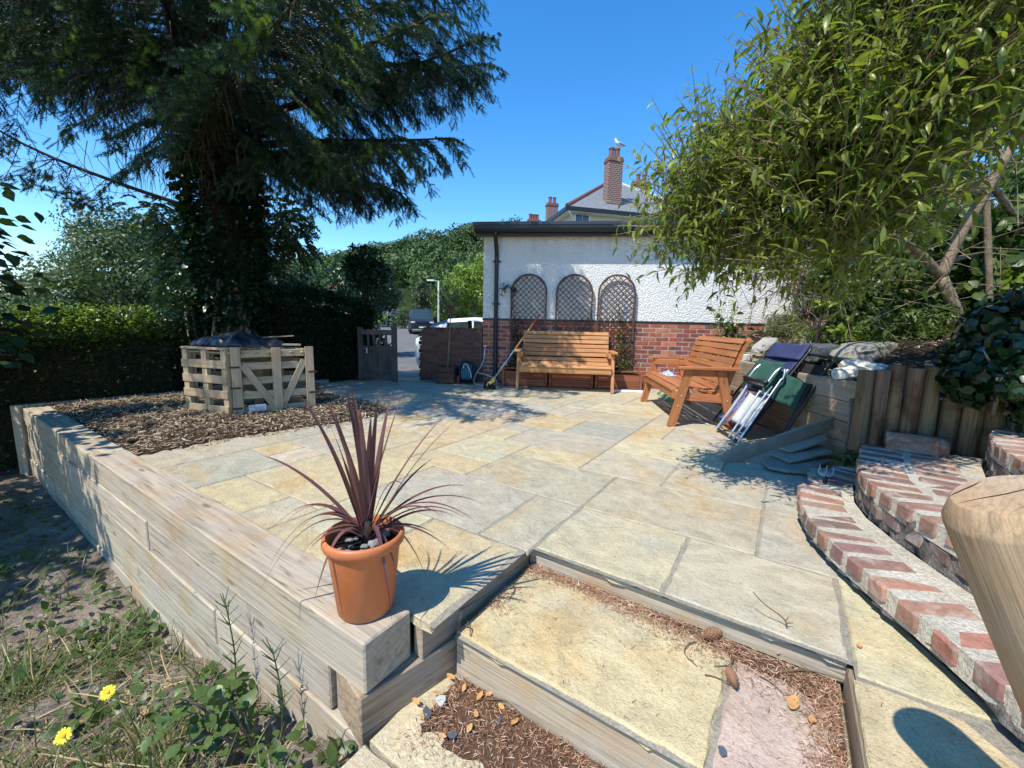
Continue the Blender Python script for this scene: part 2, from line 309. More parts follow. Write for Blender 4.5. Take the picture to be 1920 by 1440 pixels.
def m_farbrick():
    t = NT('far_brickwork'); tc = t.n('TexCoord')
    sx = t.n('SeparateXYZ', {0: tc.outputs['Object']})
    cv = t.n('CombineXYZ', {0: t.math('ADD', sx.outputs[0], sx.outputs[1]), 1: sx.outputs[2]}).outputs[0]
    br = t.n('TexBrick', {'Vector': cv, 'Color1': (0.17, 0.055, 0.04, 1), 'Color2': (0.12, 0.05, 0.045, 1), 'Mortar': (0.34, 0.28, 0.25, 1),
                          'Scale': 1.0, 'Mortar Size': 0.016, 'Brick Width': 0.235, 'Row Height': 0.088})
    return t.done(br.outputs['Color'], 0.9, spec=0.2)
MT['farbrick'] = m_farbrick()

# ---------------------------------------------------------------- object helpers
WM = {}                                            # world matrices by object name

def setp(o, label=None, cat=None, group=None, kind=None):
    if label: o['label'] = label
    if cat: o['category'] = cat
    if group: o['group'] = group
    if kind: o['kind'] = kind
    return o

def put(o, mw, parent=None):
    WM[o.name] = mw
    if parent is not None:
        o.parent = parent
        o.matrix_basis = WM[parent.name].inverted() @ mw
    else:
        o.matrix_basis = mw
    return o

def thing(name, label, cat, loc, rz=0.0, group=None, kind=None):
    o = bpy.data.objects.new(name, None); COL.objects.link(o)
    o.empty_display_size = 0.1
    put(o, M.Translation(V(loc)) @ M.Rotation(rz, 4, 'Z'))
    return setp(o, label, cat, group, kind)

def link_mesh(name, me, mat, mw=None, parent=None, color=None):
    o = bpy.data.objects.new(name, me); COL.objects.link(o)
    if mat is not None and len(me.materials) == 0: me.materials.append(MT[mat])
    if color is not None: o.color = (*color, 1)
    put(o, mw if mw is not None else M.Identity(4), parent)
    return o

def np_mesh(name, verts, faces, smooth=False):
    """verts (n,3) array, faces (m,k) array of one face size"""
    verts = np.asarray(verts, np.float32); faces = np.asarray(faces, np.int32)
    me = bpy.data.meshes.new(name); k = faces.shape[1]
    me.vertices.add(len(verts)); me.vertices.foreach_set('co', verts.ravel())
    me.loops.add(faces.size); me.loops.foreach_set('vertex_index', faces.ravel())
    me.polygons.add(len(faces)); me.polygons.foreach_set('loop_start', np.arange(0, faces.size, k, dtype=np.int32))
    if smooth: me.polygons.foreach_set('use_smooth', np.ones(len(faces), bool))
    me.update(calc_edges=True)
    return me

def rebase(me, loc):
    """shift vertices so that the object can carry its origin at loc"""
    n = len(me.vertices); a = np.empty(n * 3, np.float32); me.vertices.foreach_get('co', a)
    a = a.reshape(-1, 3) - np.asarray(loc, np.float32); me.vertices.foreach_set('co', a.ravel()); me.update()

class MB:
    """collects boxes, tubes, sheets; build() links them as ONE mesh object"""
    def __init__(s): s.v = []; s.f = []
    def add(s, vs, fs):
        b = len(s.v); s.v += [tuple(x) for x in vs]; s.f += [tuple(b + i for i in f) for f in fs]; return s
    def box(s, c, size, rot=None, ch=0.0):
        vs, fs = cbox(size, ch)
        m = rot if rot is not None else M.Identity(3)
        c = V(c); return s.add([m @ V(q) + c for q in vs], fs)
    def bar(s, a, b, w, h, upv=(0, 0, 1), ch=0.0):
        a, b = V(a), V(b); m = axes(b - a, upv)
        vs, fs = cbox(((b - a).length, w, h), ch)
        c = (a + b) / 2; return s.add([m @ V(q) + c for q in vs], fs)
    def tube(s, pts, rad, n=8, caps=True):
        pts = [V(p) for p in pts]; k = len(pts)
        if not hasattr(rad, '__len__'): rad = [rad] * k
        vs = []; fs = []; ref = None
        for i, p in enumerate(pts):
            d = (pts[min(i + 1, k - 1)] - pts[max(i - 1, 0)])
            d = d.normalized() if d.length > 1e-9 else V((0, 0, 1))
            if ref is None: ref = d.orthogonal().normalized()
            else:
                ref = ref - d * ref.dot(d)
                ref = ref.normalized() if ref.length > 1e-6 else d.orthogonal().normalized()
            w = d.cross(ref)
            for j in range(n):
                a = 2 * math.pi * j / n
                vs.append(p + (ref * math.cos(a) + w * math.sin(a)) * rad[i])
        for i in range(k - 1):
            for j in range(n):
                j2 = (j + 1) % n
                fs.append((i * n + j, i * n + j2, (i + 1) * n + j2, (i + 1) * n + j))
        if caps:
            fs.append(tuple(range(n - 1, -1, -1))); fs.append(tuple((k - 1) * n + j for j in range(n)))
        return s.add(vs, fs)
    def lathe(s, prof, c=(0, 0, 0), n=24, axis=None, caps=False):
        c = V(c); m = axis if axis is not None else M.Identity(3); vs = []; fs = []; k = len(prof)
        for r, z in prof:
            for j in range(n):
                a = 2 * math.pi * j / n
                vs.append(m @ V((r * math.cos(a), r * math.sin(a), z)) + c)
        for i in range(k - 1):
            for j in range(n):
                j2 = (j + 1) % n; fs.append((i * n + j, i * n + j2, (i + 1) * n + j2, (i + 1) * n + j))
        if caps:
            fs.append(tuple(range(n - 1, -1, -1))); fs.append(tuple((k - 1) * n + j for j in range(n)))
        return s.add(vs, fs)
    def prism(s, poly, z0, z1):
        """vertical prism over an xy polygon (counter-clockwise)"""
        n = len(poly)
        vs = [(x, y, z0) for x, y in poly] + [(x, y, z1) for x, y in poly]
        fs = [tuple(range(n - 1, -1, -1)), tuple(range(n, 2 * n))] + [(i, (i + 1) % n, n + (i + 1) % n, n + i) for i in range(n)]
        return s.add(vs, fs)
    def mesh(s, name, smooth=False):
        me = bpy.data.meshes.new(name); me.from_pydata(s.v, [], s.f); me.update()
        if smooth:
            me.polygons.foreach_set('use_smooth', np.ones(len(me.polygons), bool))
        return me
    def build(s, name, mat, parent=None, loc=None, smooth=False, color=None, bevel=0.0, auto=None):
        me = s.mesh(name, smooth)
        if loc is None:
            if parent is not None: loc = WM[parent.name].translation
            else:
                a = np.array(s.v); loc = ((a[:, 0].min() + a[:, 0].max()) / 2, (a[:, 1].min() + a[:, 1].max()) / 2, a[:, 2].min())
        rebase(me, loc)
        o = link_mesh(name, me, mat, M.Translation(V(loc)), parent, color)
        if bevel:
            b = o.modifiers.new('bevel', 'BEVEL'); b.width = bevel; b.segments = 2; b.limit_method = 'ANGLE'; b.angle_limit = R(35)
        if auto and smooth:
            me.set_sharp_from_angle(angle=R(auto))
        return o

def axes(d, upv=(0, 0, 1)):
    """3x3 with local x along d, local z as near as possible to upv"""
    x = V(d).normalized(); u = V(upv)
    z = u - x * u.dot(x)
    z = z.normalized() if z.length > 1e-6 else x.orthogonal().normalized()
    y = z.cross(x)
    return M((x, y, z)).transposed()

def cbox(size, ch=0.0):
    x, y, z = size[0] / 2, size[1] / 2, size[2] / 2
    if ch <= 0:
        v = [(sx * x, sy * y, sz * z) for sz in (-1, 1) for sx, sy in ((-1, -1), (1, -1), (1, 1), (-1, 1))]
        return v, [(3, 2, 1, 0), (4, 5, 6, 7), (0, 1, 5, 4), (1, 2, 6, 5), (2, 3, 7, 6), (3, 0, 4, 7)]
    c = min(ch, x * 0.45, y * 0.45, z * 0.45); v = []; idx = {}
    for sx in (-1, 1):
        for sy in (-1, 1):
            for sz in (-1, 1):
                for a in range(3):
                    p = [sx * (x - c), sy * (y - c), sz * (z - c)]
                    p[a] = (sx * x, sy * y, sz * z)[a]
                    idx[(sx, sy, sz, a)] = len(v); v.append(tuple(p))
    I = lambda sx, sy, sz, a: idx[(sx, sy, sz, a)]
    f = []
    def q(ids, nrm):
        a, b, c2 = V(v[ids[0]]), V(v[ids[1]]), V(v[ids[2]])
        if (b - a).cross(c2 - a).dot(V(nrm)) < 0: ids = ids[::-1]
        f.append(tuple(ids))
    for s in (-1, 1):
        q([I(s, -1, -1, 0), I(s, 1, -1, 0), I(s, 1, 1, 0), I(s, -1, 1, 0)], (s, 0, 0))
        q([I(-1, s, -1, 1), I(1, s, -1, 1), I(1, s, 1, 1), I(-1, s, 1, 1)], (0, s, 0))
        q([I(-1, -1, s, 2), I(1, -1, s, 2), I(1, 1, s, 2), I(-1, 1, s, 2)], (0, 0, s))
    for s in (-1, 1):
        for t in (-1, 1):
            q([I(-1, s, t, 1), I(1, s, t, 1), I(1, s, t, 2), I(-1, s, t, 2)], (0, s, t))
            q([I(s, -1, t, 0), I(s, 1, t, 0), I(s, 1, t, 2), I(s, -1, t, 2)], (s, 0, t))
            q([I(s, t, -1, 0), I(s, t, 1, 0), I(s, t, 1, 1), I(s, t, -1, 1)], (s, t, 0))
    for sx in (-1, 1):
        for sy in (-1, 1):
            for sz in (-1, 1):
                q([I(sx, sy, sz, 0), I(sx, sy, sz, 1), I(sx, sy, sz, 2)], (sx, sy, sz))
    return v, f

_bc = {}
def board(name, a, b, w, h, mat, parent, color, upv=(0, 0, 1), ch=0.003):
    """a wooden piece: chamfered box from a to b, width w, height h; length along its local x"""
    a, b = V(a), V(b); L = (b - a).length
    key = (name, round(L, 3), round(w, 4), round(h, 4), ch, mat)
    me = _bc.get(key)
    if me is None:
        vs, fs = cbox((L, w, h), ch)
        me = bpy.data.meshes.new(name); me.from_pydata(vs, [], fs); me.update(); _bc[key] = me
    mw = M.Translation((a + b) / 2) @ axes(b - a, upv).to_4x4()
    return link_mesh(name, me, mat, mw, parent, color)

def jit(c, a=0.1):
    k = 1 + random.uniform(-a, a); return tuple(max(0.0, x * k * (1 + random.uniform(-a, a) * 0.35)) for x in c)

# ---- many copies of a small leaf or needle template as one mesh
def basis(d, roll, upv=None):
    """(n,3) directions + roll -> (n,3,3) with column 0 along d"""
    d = d / np.linalg.norm(d, axis=1, keepdims=True)
    if upv is not None: u = np.asarray(upv, float) / np.linalg.norm(upv, axis=1, keepdims=True); u = u + 1e-3
    else:
        u = np.tile(np.array([[0., 0., 1.]]), (len(d), 1)); par = np.abs(d[:, 2]) > 0.98; u[par] = (1., 0., 0.)
    z = u - d * (u * d).sum(1, keepdims=True); z /= np.linalg.norm(z, axis=1, keepdims=True)
    y = np.cross(z, d)
    c, s = np.cos(roll)[:, None], np.sin(roll)[:, None]
    y2 = y * c + z * s; z2 = -y * s + z * c
    return np.stack([d, y2, z2], 2)

def scatter_mesh(name, tv, tf, mats, locs, scale=None):
    tv = np.asarray(tv, float); tf = np.asarray(tf, int)
    if scale is not None: mats = mats * np.asarray(scale).reshape(-1, 1, 1)
    v = np.einsum('nij,vj->nvi', mats, tv) + np.asarray(locs)[:, None, :]
    f = tf[None] + (np.arange(len(locs)) * len(tv))[:, None, None]
    return np_mesh(name, v.reshape(-1, 3), f.reshape(-1, tf.shape[1]))

def leaf_tmpl(L=0.1, W=0.03, droop=0.25, fold=0.25, shape=(0.75, 1.0, 0.55), stalk=0.0):
    """leaf along +x, folded along the midrib, bent down; all triangles"""
    n = len(shape); v = [(0, 0, 0)]; f = []
    for i, w in enumerate(shape):
        t = (i + 1) / (n + 1); x = stalk + (L - stalk) * t; z = -droop * L * t * t; hw = W / 2 * w
        v += [(x, 0, z), (x, hw, z + hw * fold), (x, -hw, z + hw * fold)]
    v.append((L, 0, -droop * L))
    f += [(0, 1, 2), (0, 3, 1)]
    for i in range(n - 1):
        a = 1 + 3 * i; b = a + 3
        f += [(a, b, a + 1), (b, b + 1, a + 1), (a, a + 2, b), (b, a + 2, b + 2)]
    a = 1 + 3 * (n - 1); e = len(v) - 1
    f += [(a, e, a + 1), (a, a + 2, e)]
    return np.array(v), np.array(f)

DIAMOND = (np.array([(0, 0, 0), (0.5, 0.32, 0.06), (1, 0, -0.12), (0.5, -0.32, 0.06)]), np.array([(0, 2, 1), (0, 3, 2)]))

def rand_dirs(n, upbias=0.0):
    d = rng.normal(size=(n, 3)); d[:, 2] += upbias
    return d / np.linalg.norm(d, axis=1, keepdims=True)

def leaves_obj(name, mat, locs, dirs, size, tmpl=DIAMOND, parent=None, loc=None, roll=None, kind=None, ups=None):
    locs = np.asarray(locs, float); n = len(locs)
    roll = (rng.uniform(-0.9, 0.9, n) if ups is None else rng.uniform(-.35, .35, n)) if roll is None else roll
    me = scatter_mesh(name, tmpl[0], tmpl[1], basis(np.asarray(dirs, float), roll, ups), locs, size)
    if loc is None: loc = WM[parent.name].translation if parent is not None else (locs[:, 0].mean(), locs[:, 1].mean(), locs[:, 2].min())
    rebase(me, loc)
    o = link_mesh(name, me, mat, M.Translation(V(loc)), parent)
    if kind: o['kind'] = kind
    return o

def lumpy_crown(c, rad, n_lumps, n_leaves, lump=0.38, seed=0, lo=-0.6, shell=False):
    """positions and outward directions of leaves over an uneven crown made of lumps"""
    g = np.random.default_rng(seed); c = np.asarray(c, float); rad = np.asarray(rad, float)
    d = g.normal(size=(n_lumps * 3, 3)); d /= np.linalg.norm(d, axis=1, keepdims=True); d = d[d[:, 2] > lo][:n_lumps]
    lc = c + d * rad * g.uniform(0.45, 0.85, (len(d), 1)); lr = g.uniform(0.6, 1.25, len(d)) * lump * rad.mean()
    k = g.integers(0, len(d), n_leaves)
    e = g.normal(size=(n_leaves, 3)); e[:, 2] += 0.25; e /= np.linalg.norm(e, axis=1, keepdims=True)
    p = lc[k] + e * lr[k][:, None] * g.uniform(0.72, 1.08, (n_leaves, 1)) * np.array([1, 1, 0.85])
    dr = e + g.normal(size=e.shape) * 0.6
    if shell:
        t_ = np.cross(e, g.normal(size=e.shape)); return p, t_ + e * .25 - np.array([0, 0, .25]), e + g.normal(size=e.shape) * .32
    return p, dr

def crown_tree(name, label, cat, base, h_trunk, c, rad, n_lumps, n_leaves, leaf, mat, bark='barkgrey', r=0.15, seed=1, tmpl=DIAMOND, group=None, lump=0.38):
    t = thing(name, label, cat, base, group=group)
    b = V(base); mb = MB(); cc = V(c)
    mid = b.lerp(cc, 0.5) + V((random.uniform(-.1, .1), random.uniform(-.1, .1), 0)) * h_trunk * 0.3
    mb.tube([b - V((0, 0, 0.2)), mid, cc], [r, r * 0.75, r * 0.3], 7)
    g = random.Random(seed)
    for i in range(7):
        a = g.uniform(0, 6.28); s0 = mid.lerp(cc, g.uniform(0, 0.8))
        e = cc + V((math.cos(a) * rad[0] * 0.7, math.sin(a) * rad[1] * 0.7, g.uniform(-0.2, 0.6) * rad[2]))
        mb.tube([s0, s0.lerp(e, 0.5) + V((0, 0, 0.08 * rad[2])), e], [r * 0.4, r * 0.22, r * 0.06], 5)
    mb.build('trunk', bark, t, smooth=True)
    p, d, e_ = lumpy_crown(c, rad, n_lumps, n_leaves, lump, seed, shell=True)
    leaves_obj('crown', mat, p, d, leaf * rng.uniform(0.65, 1.25, n_leaves), tmpl, t, ups=e_)
    return t

# slab frame of the patio: u to the right-near, v away from the sleeper wall
YAW = -0.585266
B_ = V((math.cos(YAW), math.sin(YAW), 0)); A_ = V((-math.sin(YAW), math.cos(YAW), 0))
def uv(u, v, z=0.0): return B_ * u + A_ * v + V((0, 0, z))
UVR = M((B_, A_, V((0, 0, 1)))).transposed()
def inpoly(x, y, poly):
    c = False; n = len(poly)
    for i in range(n):
        x1, y1 = poly[i]; x2, y2 = poly[(i + 1) % n]
        if (y1 > y) != (y2 > y) and x < (x2 - x1) * (y - y1) / (y2 - y1) + x1: c = not c
    return c
def fbm(x, y, s=1.0, z=0.0): return noise.fractal(V((x * s, y * s, z)), 1.0, 2.0, 4)

# ================================================================ ground and setting
def road_z(y):
    ks = [(9, -0.22), (15, -0.18), (22, -0.05), (32, 0.18), (60, 1.1), (110, 3.7), (200, 9.0)]
    if y <= ks[0][0]: return ks[0][1]
    for (a, za), (b, zb) in zip(ks, ks[1:]):
        if y <= b: return za + (zb - za) * (y - a) / (b - a)
    return ks[-1][1]

def ground_z(x, y):
    z = road_z(y) - 0.12
    if y < 9: z = -1.35
    elif y < 12: z = -1.35 + (z + 1.35) * (y - 9) / 3 if (x < -4 or x > 9) else z
    if x < -0.35 * y - 4: z -= min(5.0, (-0.35 * y - 4 - x) * 0.10)
    return z
xs = np.unique(np.concatenate([-np.geomspace(3, 1500, 34), np.linspace(-3, 3, 7), np.geomspace(3, 1500, 30)]))
ys = np.unique(np.concatenate([np.linspace(-30, 8, 8), np.linspace(8.6, 60, 40), np.geomspace(62, 2500, 26)]))
gv = [(x, y, ground_z(x, y)) for y in ys for x in xs]; nx = len(xs)
gf = [(j * nx + i, j * nx + i + 1, (j + 1) * nx + i + 1, (j + 1) * nx + i) for j in range(len(ys) - 1) for i in range(nx - 1)]
setp(link_mesh('ground', np_mesh('ground', gv, gf, True), 'farground'), kind='structure')

# weedy plot below the sleeper wall
def foot_z(u):
    ks = [(-9, -0.75), (-7, -0.72), (-4, -0.80), (-3.3, -0.84), (-2.5, -0.74), (-2.0, -0.64), (-1.5, -0.55), (-1.0, -0.36), (0, -0.34)]
    for (a, za), (b, zb) in zip(ks, ks[1:]):
        if u <= b: return za + (zb - za) * max(0.0, (u - a)) / (b - a)
    return ks[-1][1]
def plot_z(u, v):
    z = foot_z(u)
    d = max(0.0, 0.74 - v)
    z += 0.05 * fbm(u, v, 2.2) + 0.02 * fbm(u, v, 9.0) - 0.03 * min(d, 2.0)
    if u > -1.3: z = min(z, -0.36 + 0.02 * fbm(u, v, 7))
    return z
us = np.arange(-9.5, -0.90, 0.07); vs_ = np.arange(-3.2, 0.82, 0.07)
pv = [tuple(uv(u, v, plot_z(u, v))) for v in vs_ for u in us]; nu = len(us)
pf = [(j * nu + i, j * nu + i + 1, (j + 1) * nu + i + 1, (j + 1) * nu + i) for j in range(len(vs_) - 1) for i in range(nu - 1)]
setp(link_mesh('garden_soil', np_mesh('garden_soil', pv, pf, True), 'soil'), kind='structure')

# ---------------------------------------------------------------- patio: mortar bed with stone slabs
CREAM = (0.50, 0.435, 0.275); YELLOW = (0.52, 0.425, 0.225); GREENG = (0.435, 0.39, 0.285); GREY = (0.385, 0.37, 0.30)
LILAC = (0.43, 0.395, 0.305); ORANGE = (0.52, 0.395, 0.215); PINK = (0.50, 0.375, 0.315); PALE = (0.52, 0.455, 0.295)
BLUEG = (0.36, 0.365, 0.315); ROSE = (0.47, 0.40, 0.325)

_mx = lambda c, k=0.33, m=(0.50, 0.43, 0.295): tuple(a * (1 - k) + b * k for a, b in zip(c, m))
CREAM, YELLOW, GREENG, GREY, LILAC, ORANGE, PALE, BLUEG, ROSE = map(_mx, (CREAM, YELLOW, GREENG, GREY, LILAC, ORANGE, PALE, BLUEG, ROSE))
patio = setp(bpy.data.objects.new('patio', None), kind='structure'); COL.objects.link(patio); put(patio, M.Identity(4))

def slab(poly, z, color, parent, thick=0.028, name='slab', ch=0.005, rough=0.0035, mat='slab', rag=0.002):
    """one riven paving slab from an uv polygon (counter-clockwise in uv)"""
    n0 = len(poly); cu = sum(p[0] for p in poly) / n0; cv = sum(p[1] for p in poly) / n0
    pts = []
    sd_ = random.uniform(0, 100)
    for i in range(n0):
        a = V((poly[i][0] - cu, poly[i][1] - cv)); b = V((poly[(i + 1) % n0][0] - cu, poly[(i + 1) % n0][1] - cv))
        k = max(2, int((b - a).length / 0.05))
        nrm = V((b.y - a.y, a.x - b.x)).normalized()
        for j in range(k):
            q = a.lerp(b, j / k)
            off = 0.0 if j == 0 else rough * (fbm(q.x + sd_, q.y, 9.0) * 1.2 + random.uniform(-0.35, 0.35))
            q = q + nrm * off
            if j == 0: q = q * 0.993
            pts.append(q)
    n = len(pts); tx, ty = random.uniform(-.0025, .0025), random.uniform(-.0025, .0025)
    inn = []
    for i in range(n):
        d = pts[(i + 1) % n] - pts[i - 1]; nr = V((-d.y, d.x)).normalized()
        inn.append(pts[i] + nr * ch * random.uniform(0.6, 1.7))
    top = [(p.x, p.y, p.x * tx + p.y * ty) for p in inn]
    mid = [(p.x, p.y, -ch * random.uniform(0.8, 1.6) + p.x * tx + p.y * ty) for p in pts]
    bot = [(p.x * 0.997 + random.uniform(-rag, rag), p.y * 0.997 + random.uniform(-rag, rag), -thick + 2.2 * max(0, rag - .002) * random.uniform(-.6, 1)) for p in pts]
    vs = top + mid + bot
    fs = [tuple(range(n))] + [(i, n + i, n + (i + 1) % n, (i + 1) % n) for i in range(n)] + [(n + i, 2 * n + i, 2 * n + (i + 1) % n, n + (i + 1) % n) for i in range(n)]
    me = bpy.data.meshes.new(name); me.from_pydata(vs, [], fs); me.update()
    mw = M.Translation(uv(cu, cv, z)) @ UVR.to_4x4()
    return link_mesh(name, me, mat, mw, parent, jit(color, 0.06))

GU = lambda i: -0.03 - 0.297 * i
GV = lambda j: 0.945 + 0.304 * j
J = 0.0043                                            # half joint
def cell_slab(i0, i1, j0, j1, col, z=0.0):
    u0_, u1_ = GU(i1) + J, GU(i0) - J; v0_, v1_ = GV(j0) + J, GV(j1) - J
    edge_ = (j0 < 2.5 and i0 < 3.5)
    return slab([(u0_, v0_), (u1_, v0_), (u1_, v1_), (u0_, v1_)], z + random.uniform(-.0012, .0012), col, patio, rough=.007 if edge_ else .0035, ch=.008 if edge_ else .005, rag=.009 if edge_ else .002)
SL = [(3, 4, 2, 4, GREENG), (1, 3, 2.2, 4, PALE), (-1, 1, 2.2, 4, GREENG), (0, 3, 4, 6, GREENG), (-1.7, 0, 4, 6, GREY), (3, 6, 4, 6, LILAC),
      (4, 6, 6, 7, YELLOW), (2, 4, 6, 8, GREENG), (0, 2, 6, 8, LILAC), (-2.4, 0, 6, 8, GREY), (1, 4, 8, 10, PALE), (-1, 1, 8, 10, GREY),
      (1, 3, 10, 12, ROSE), (3, 4, 10, 12, ORANGE), (4, 7, 7, 9, LILAC), (4, 6, 9, 11, BLUEG), (6, 8, 9, 11, ORANGE), (7, 8, 7, 8, YELLOW),
      (7, 8, 8, 9, GREY), (6, 8, 5, 7, PALE), (6, 8, 4, 5, ORANGE), (8, 9, 4, 6, ORANGE), (8, 10, 6, 9, ORANGE), (10, 11, 6, 8, PALE),
      (9, 11, 4, 6, CREAM), (4, 7, 2, 4, LILAC), (7, 9, 3, 4, YELLOW), (7, 10, 1, 3, YELLOW), (5, 7, 0, 2, PALE), (3.1, 5, 0, 2, CREAM),
      (7, 8, 0, 1, GREENG), (8, 10, 0, 1, YELLOW), (10, 12, 0, 2, GREY), (10, 11, 2, 3, ROSE), (11, 12, 2, 3, YELLOW), (9, 10, 3, 4, CREAM),
      (10, 12, 3, 4, GREY), (12, 14, 0, 3, GREENG), (14, 15, 0, 2, GREY), (12, 13, 3, 5, GREY), (11, 12, 4, 6, GREENG)]
PATIO_POLY = [tuple(uv(-0.95, 0.93)[:2]), tuple(uv(-4.5, 0.93)[:2]), (-2.95, 3.3), (-2.75, 3.6), (-2.5, 3.9), (-2.2, 4.2), (-1.9, 4.5), (-1.75, 4.8), (-1.9, 5.1),
              (-2.3, 5.5), (-2.8, 5.9), (-3.3, 6.5), (-2.9, 7.5), (-2.7, 8.1), (-1.6, 7.95), (-0.5, 7.55), (3.3, 7.1), (2.95, 5.2), (2.75, 3.7), (2.7, 2.9),
              (2.2, 2.75), (1.9, 2.5), (1.75, 2.2), (1.6, 1.9), tuple(uv(0.35, 1.62)[:2]), tuple(uv(-0.95, 1.62)[:2])]
occ = {}
for i0, i1, j0, j1, c in SL:
    cell_slab(i0, i1, j0, j1, c)
    for i in range(math.floor(i0), math.ceil(i1)):
        for j in range(int(j0), int(math.ceil(j1))): occ[(i, j)] = 1
def free(i, j):
    if (i, j) in occ or j < 0: return False
    q = uv(GU(i + .5), GV(j + .5)); return inpoly(q.x, q.y, PATIO_POLY)
rg = random.Random(5)
pal = [CREAM, PALE, GREENG, GREY, LILAC, YELLOW, ORANGE, BLUEG, GREY, GREENG, ROSE, GREENG]
for j in range(0, 30):
    for i in range(-16, 28):
        if not free(i, j): continue
        sizes = [(3, 2), (2, 3), (2, 2), (2, 2), (2, 1), (1, 2), (1, 1)]; rg.shuffle(sizes); sizes.sort(key=lambda s: -s[0] * s[1] + rg.uniform(-2, 2))
        for a, b in sizes + [(1, 1)]:
            if all(free(i + k, j + l) for k in range(a) for l in range(b)):
                for k in range(a):
                    for l in range(b): occ[(i + k, j + l)] = 1
                cell_slab(i, i + a, j, j + b, rg.choice(pal)); break
# the strip of irregular pieces beside the brick steps
slab([(.275, 1.555), (.50, 1.565), (.73, 1.61), (.73, 1.9), (.52, 2.25), (.275, 2.30)], 0.0, CREAM, patio)
slab([(.262, 1.00), (.60, 1.00), (.625, 1.2), (.60, 1.40), (.50, 1.535), (.262, 1.535)], 0.0, YELLOW, patio)
slab([(.655, 1.12), (.95, 1.12), (.95, 1.585), (.64, 1.575), (.60, 1.53)], -0.001, GREY, patio)
slab([(.262, 0.40), (.66, 0.40), (.60, .975), (.262, .975)], 0.0, PALE, patio)
mb = MB()
poly = [q for q in PATIO_POLY]
base_pts = [tuple(uv(-0.935, 1.60)[:2]), tuple(uv(-0.935, 0.95)[:2])] + PATIO_POLY[1:-2] + [tuple(uv(0.25, 1.60)[:2])]
mb.add([(x, y, -0.0045) for x, y in base_pts][::-1], [tuple(range(len(base_pts)))])
mb.add([uv(.27, .3, -.006), uv(1.2, .3, -.006), uv(1.2, 1.6, -.006), uv(.27, 1.6, -.006)], [(0, 1, 2, 3)])
mb.add([uv(.235, 1.601, -.006), uv(1.2, 1.601, -.006), uv(1.2, 2.6, -.006), uv(.235, 2.6, -.006)], [(0, 1, 2, 3)])
mb.build('mortar_bed', 'mortar', patio)

# lower step and landing
step = setp(bpy.data.objects.new('garden_step', None), kind='structure'); COL.objects.link(step); put(step, M.Identity(4))
slab([(-.945, 1.075), (-.075, 1.075), (-.065, 1.628), (-.945, 1.628)], -0.10, YELLOW, step, 0.03, rough=0.009, ch=0.008, rag=.008)
slab([(-.062, 1.075), (.238, 1.075), (.245, 1.628), (-.052, 1.628)], -0.102, PINK, step, 0.03, rough=0.009, ch=0.008, rag=.008)
mb = MB(); mb.add([uv(-.94, 1.06, -.109), uv(.25, 1.06, -.109), uv(.25, 1.64, -.109), uv(-.94, 1.64, -.109)], [(0, 1, 2, 3)])
mb.build('mortar_bed', 'mortar', step)
land = setp(bpy.data.objects.new('landing', None), kind='structure'); COL.objects.link(land); put(land, M.Identity(4))
mb = MB(); mb.add([uv(-1.0, -1.2, -.315), uv(.6, -1.2, -.315), uv(.6, 1.12, -.315), uv(-1.0, 1.12, -.315)], [(0, 1, 2, 3)])
mb.build('mortar_bed', 'mortar', land)
slab([(-1.02, .10), (-.70, .10), (-.70, .72), (-1.02, .72)], -0.298, PALE, land)
slab([(-.688, .10), (.0, .10), (.0, .905), (-.60, .905), (-.688, .80)], -0.30, YELLOW, land)
slab([(.012, .10), (.6, .10), (.6, 1.05), (.012, 1.05)], -0.30, CREAM, land)
slab([(-1.02, .735), (-.70, .735), (-.70, .83), (-.61, .92), (.0, .92), (.0, 1.085), (-1.02, 1.085)], -0.303, PALE, land)

W_S = (0.43, 0.36, 0.26); W_D = (0.35, 0.26, 0.17); W_G = (0.45, 0.39, 0.295)
risers = thing('step_risers', 'pale timber boards facing the slab steps beside the sleeper wall end', 'step riser', uv(-0.3, 1.1, -0.3))
board('riser_board', uv(-.955, 1.645, -.066), uv(.262, 1.645, -.066), .03, .072, 'sleeper', risers, W_G)
board('riser_board', uv(-.95, 1.105, -.215), uv(.262, 1.105, -.215), .04, .165, 'sleeper', risers, W_S)
board('riser_board', uv(-1.02, .955, -.096), uv(-.978, 1.63, -.096), .045, .128, 'sleeper', risers, W_D)
board('riser_board', uv(.275, .3, -.15), uv(.268, 1.63, -.15), .02, .24, 'sleeper', risers, W_D)

# ---------------------------------------------------------------- sleeper retaining wall (left)
sw = thing('sleeper_wall', 'long weathered timber sleeper wall edging the patio above the weedy plot', 'retaining wall', uv(-4.0, .845, -0.9))
rows = [(0.03, [(-1.04, -4.22), (-4.225, -6.97)]), (-0.16, [(-1.252, -3.1), (-3.105, -5.4), (-5.405, -6.97)]), (-0.35, [(-1.045, -2.2), (-2.205, -4.6), (-4.605, -6.97)]),
        (-0.54, [(-1.3, -3.4), (-3.405, -5.8), (-5.805, -6.97)]), (-0.73, [(-1.9, -4.1), (-4.105, -6.97)])]
for zt, segs in rows:
    for a, b in segs:
        o_ = random.uniform(-.006, .006)
        board('sleeper', uv(a - .001, .845 + o_, zt - .095 + random.uniform(-.003, .003)), uv(b + .001, .845 + o_ + random.uniform(-.004, .004), zt - .095), .2, .187, 'sleeper', sw,
              jit(W_S if zt > 0 else W_G, 0.08), ch=0.006)
board('sleeper', uv(-1.145, .746, -.256), uv(-1.062, 1.13, -.256), .2, .187, 'sleeper', sw, W_D, ch=0.005)
board('sleeper', uv(-1.0, 1.13, -.17), uv(-.982, 1.64, -.24), .05, .20, 'sleeper', sw, W_D, ch=0.005)
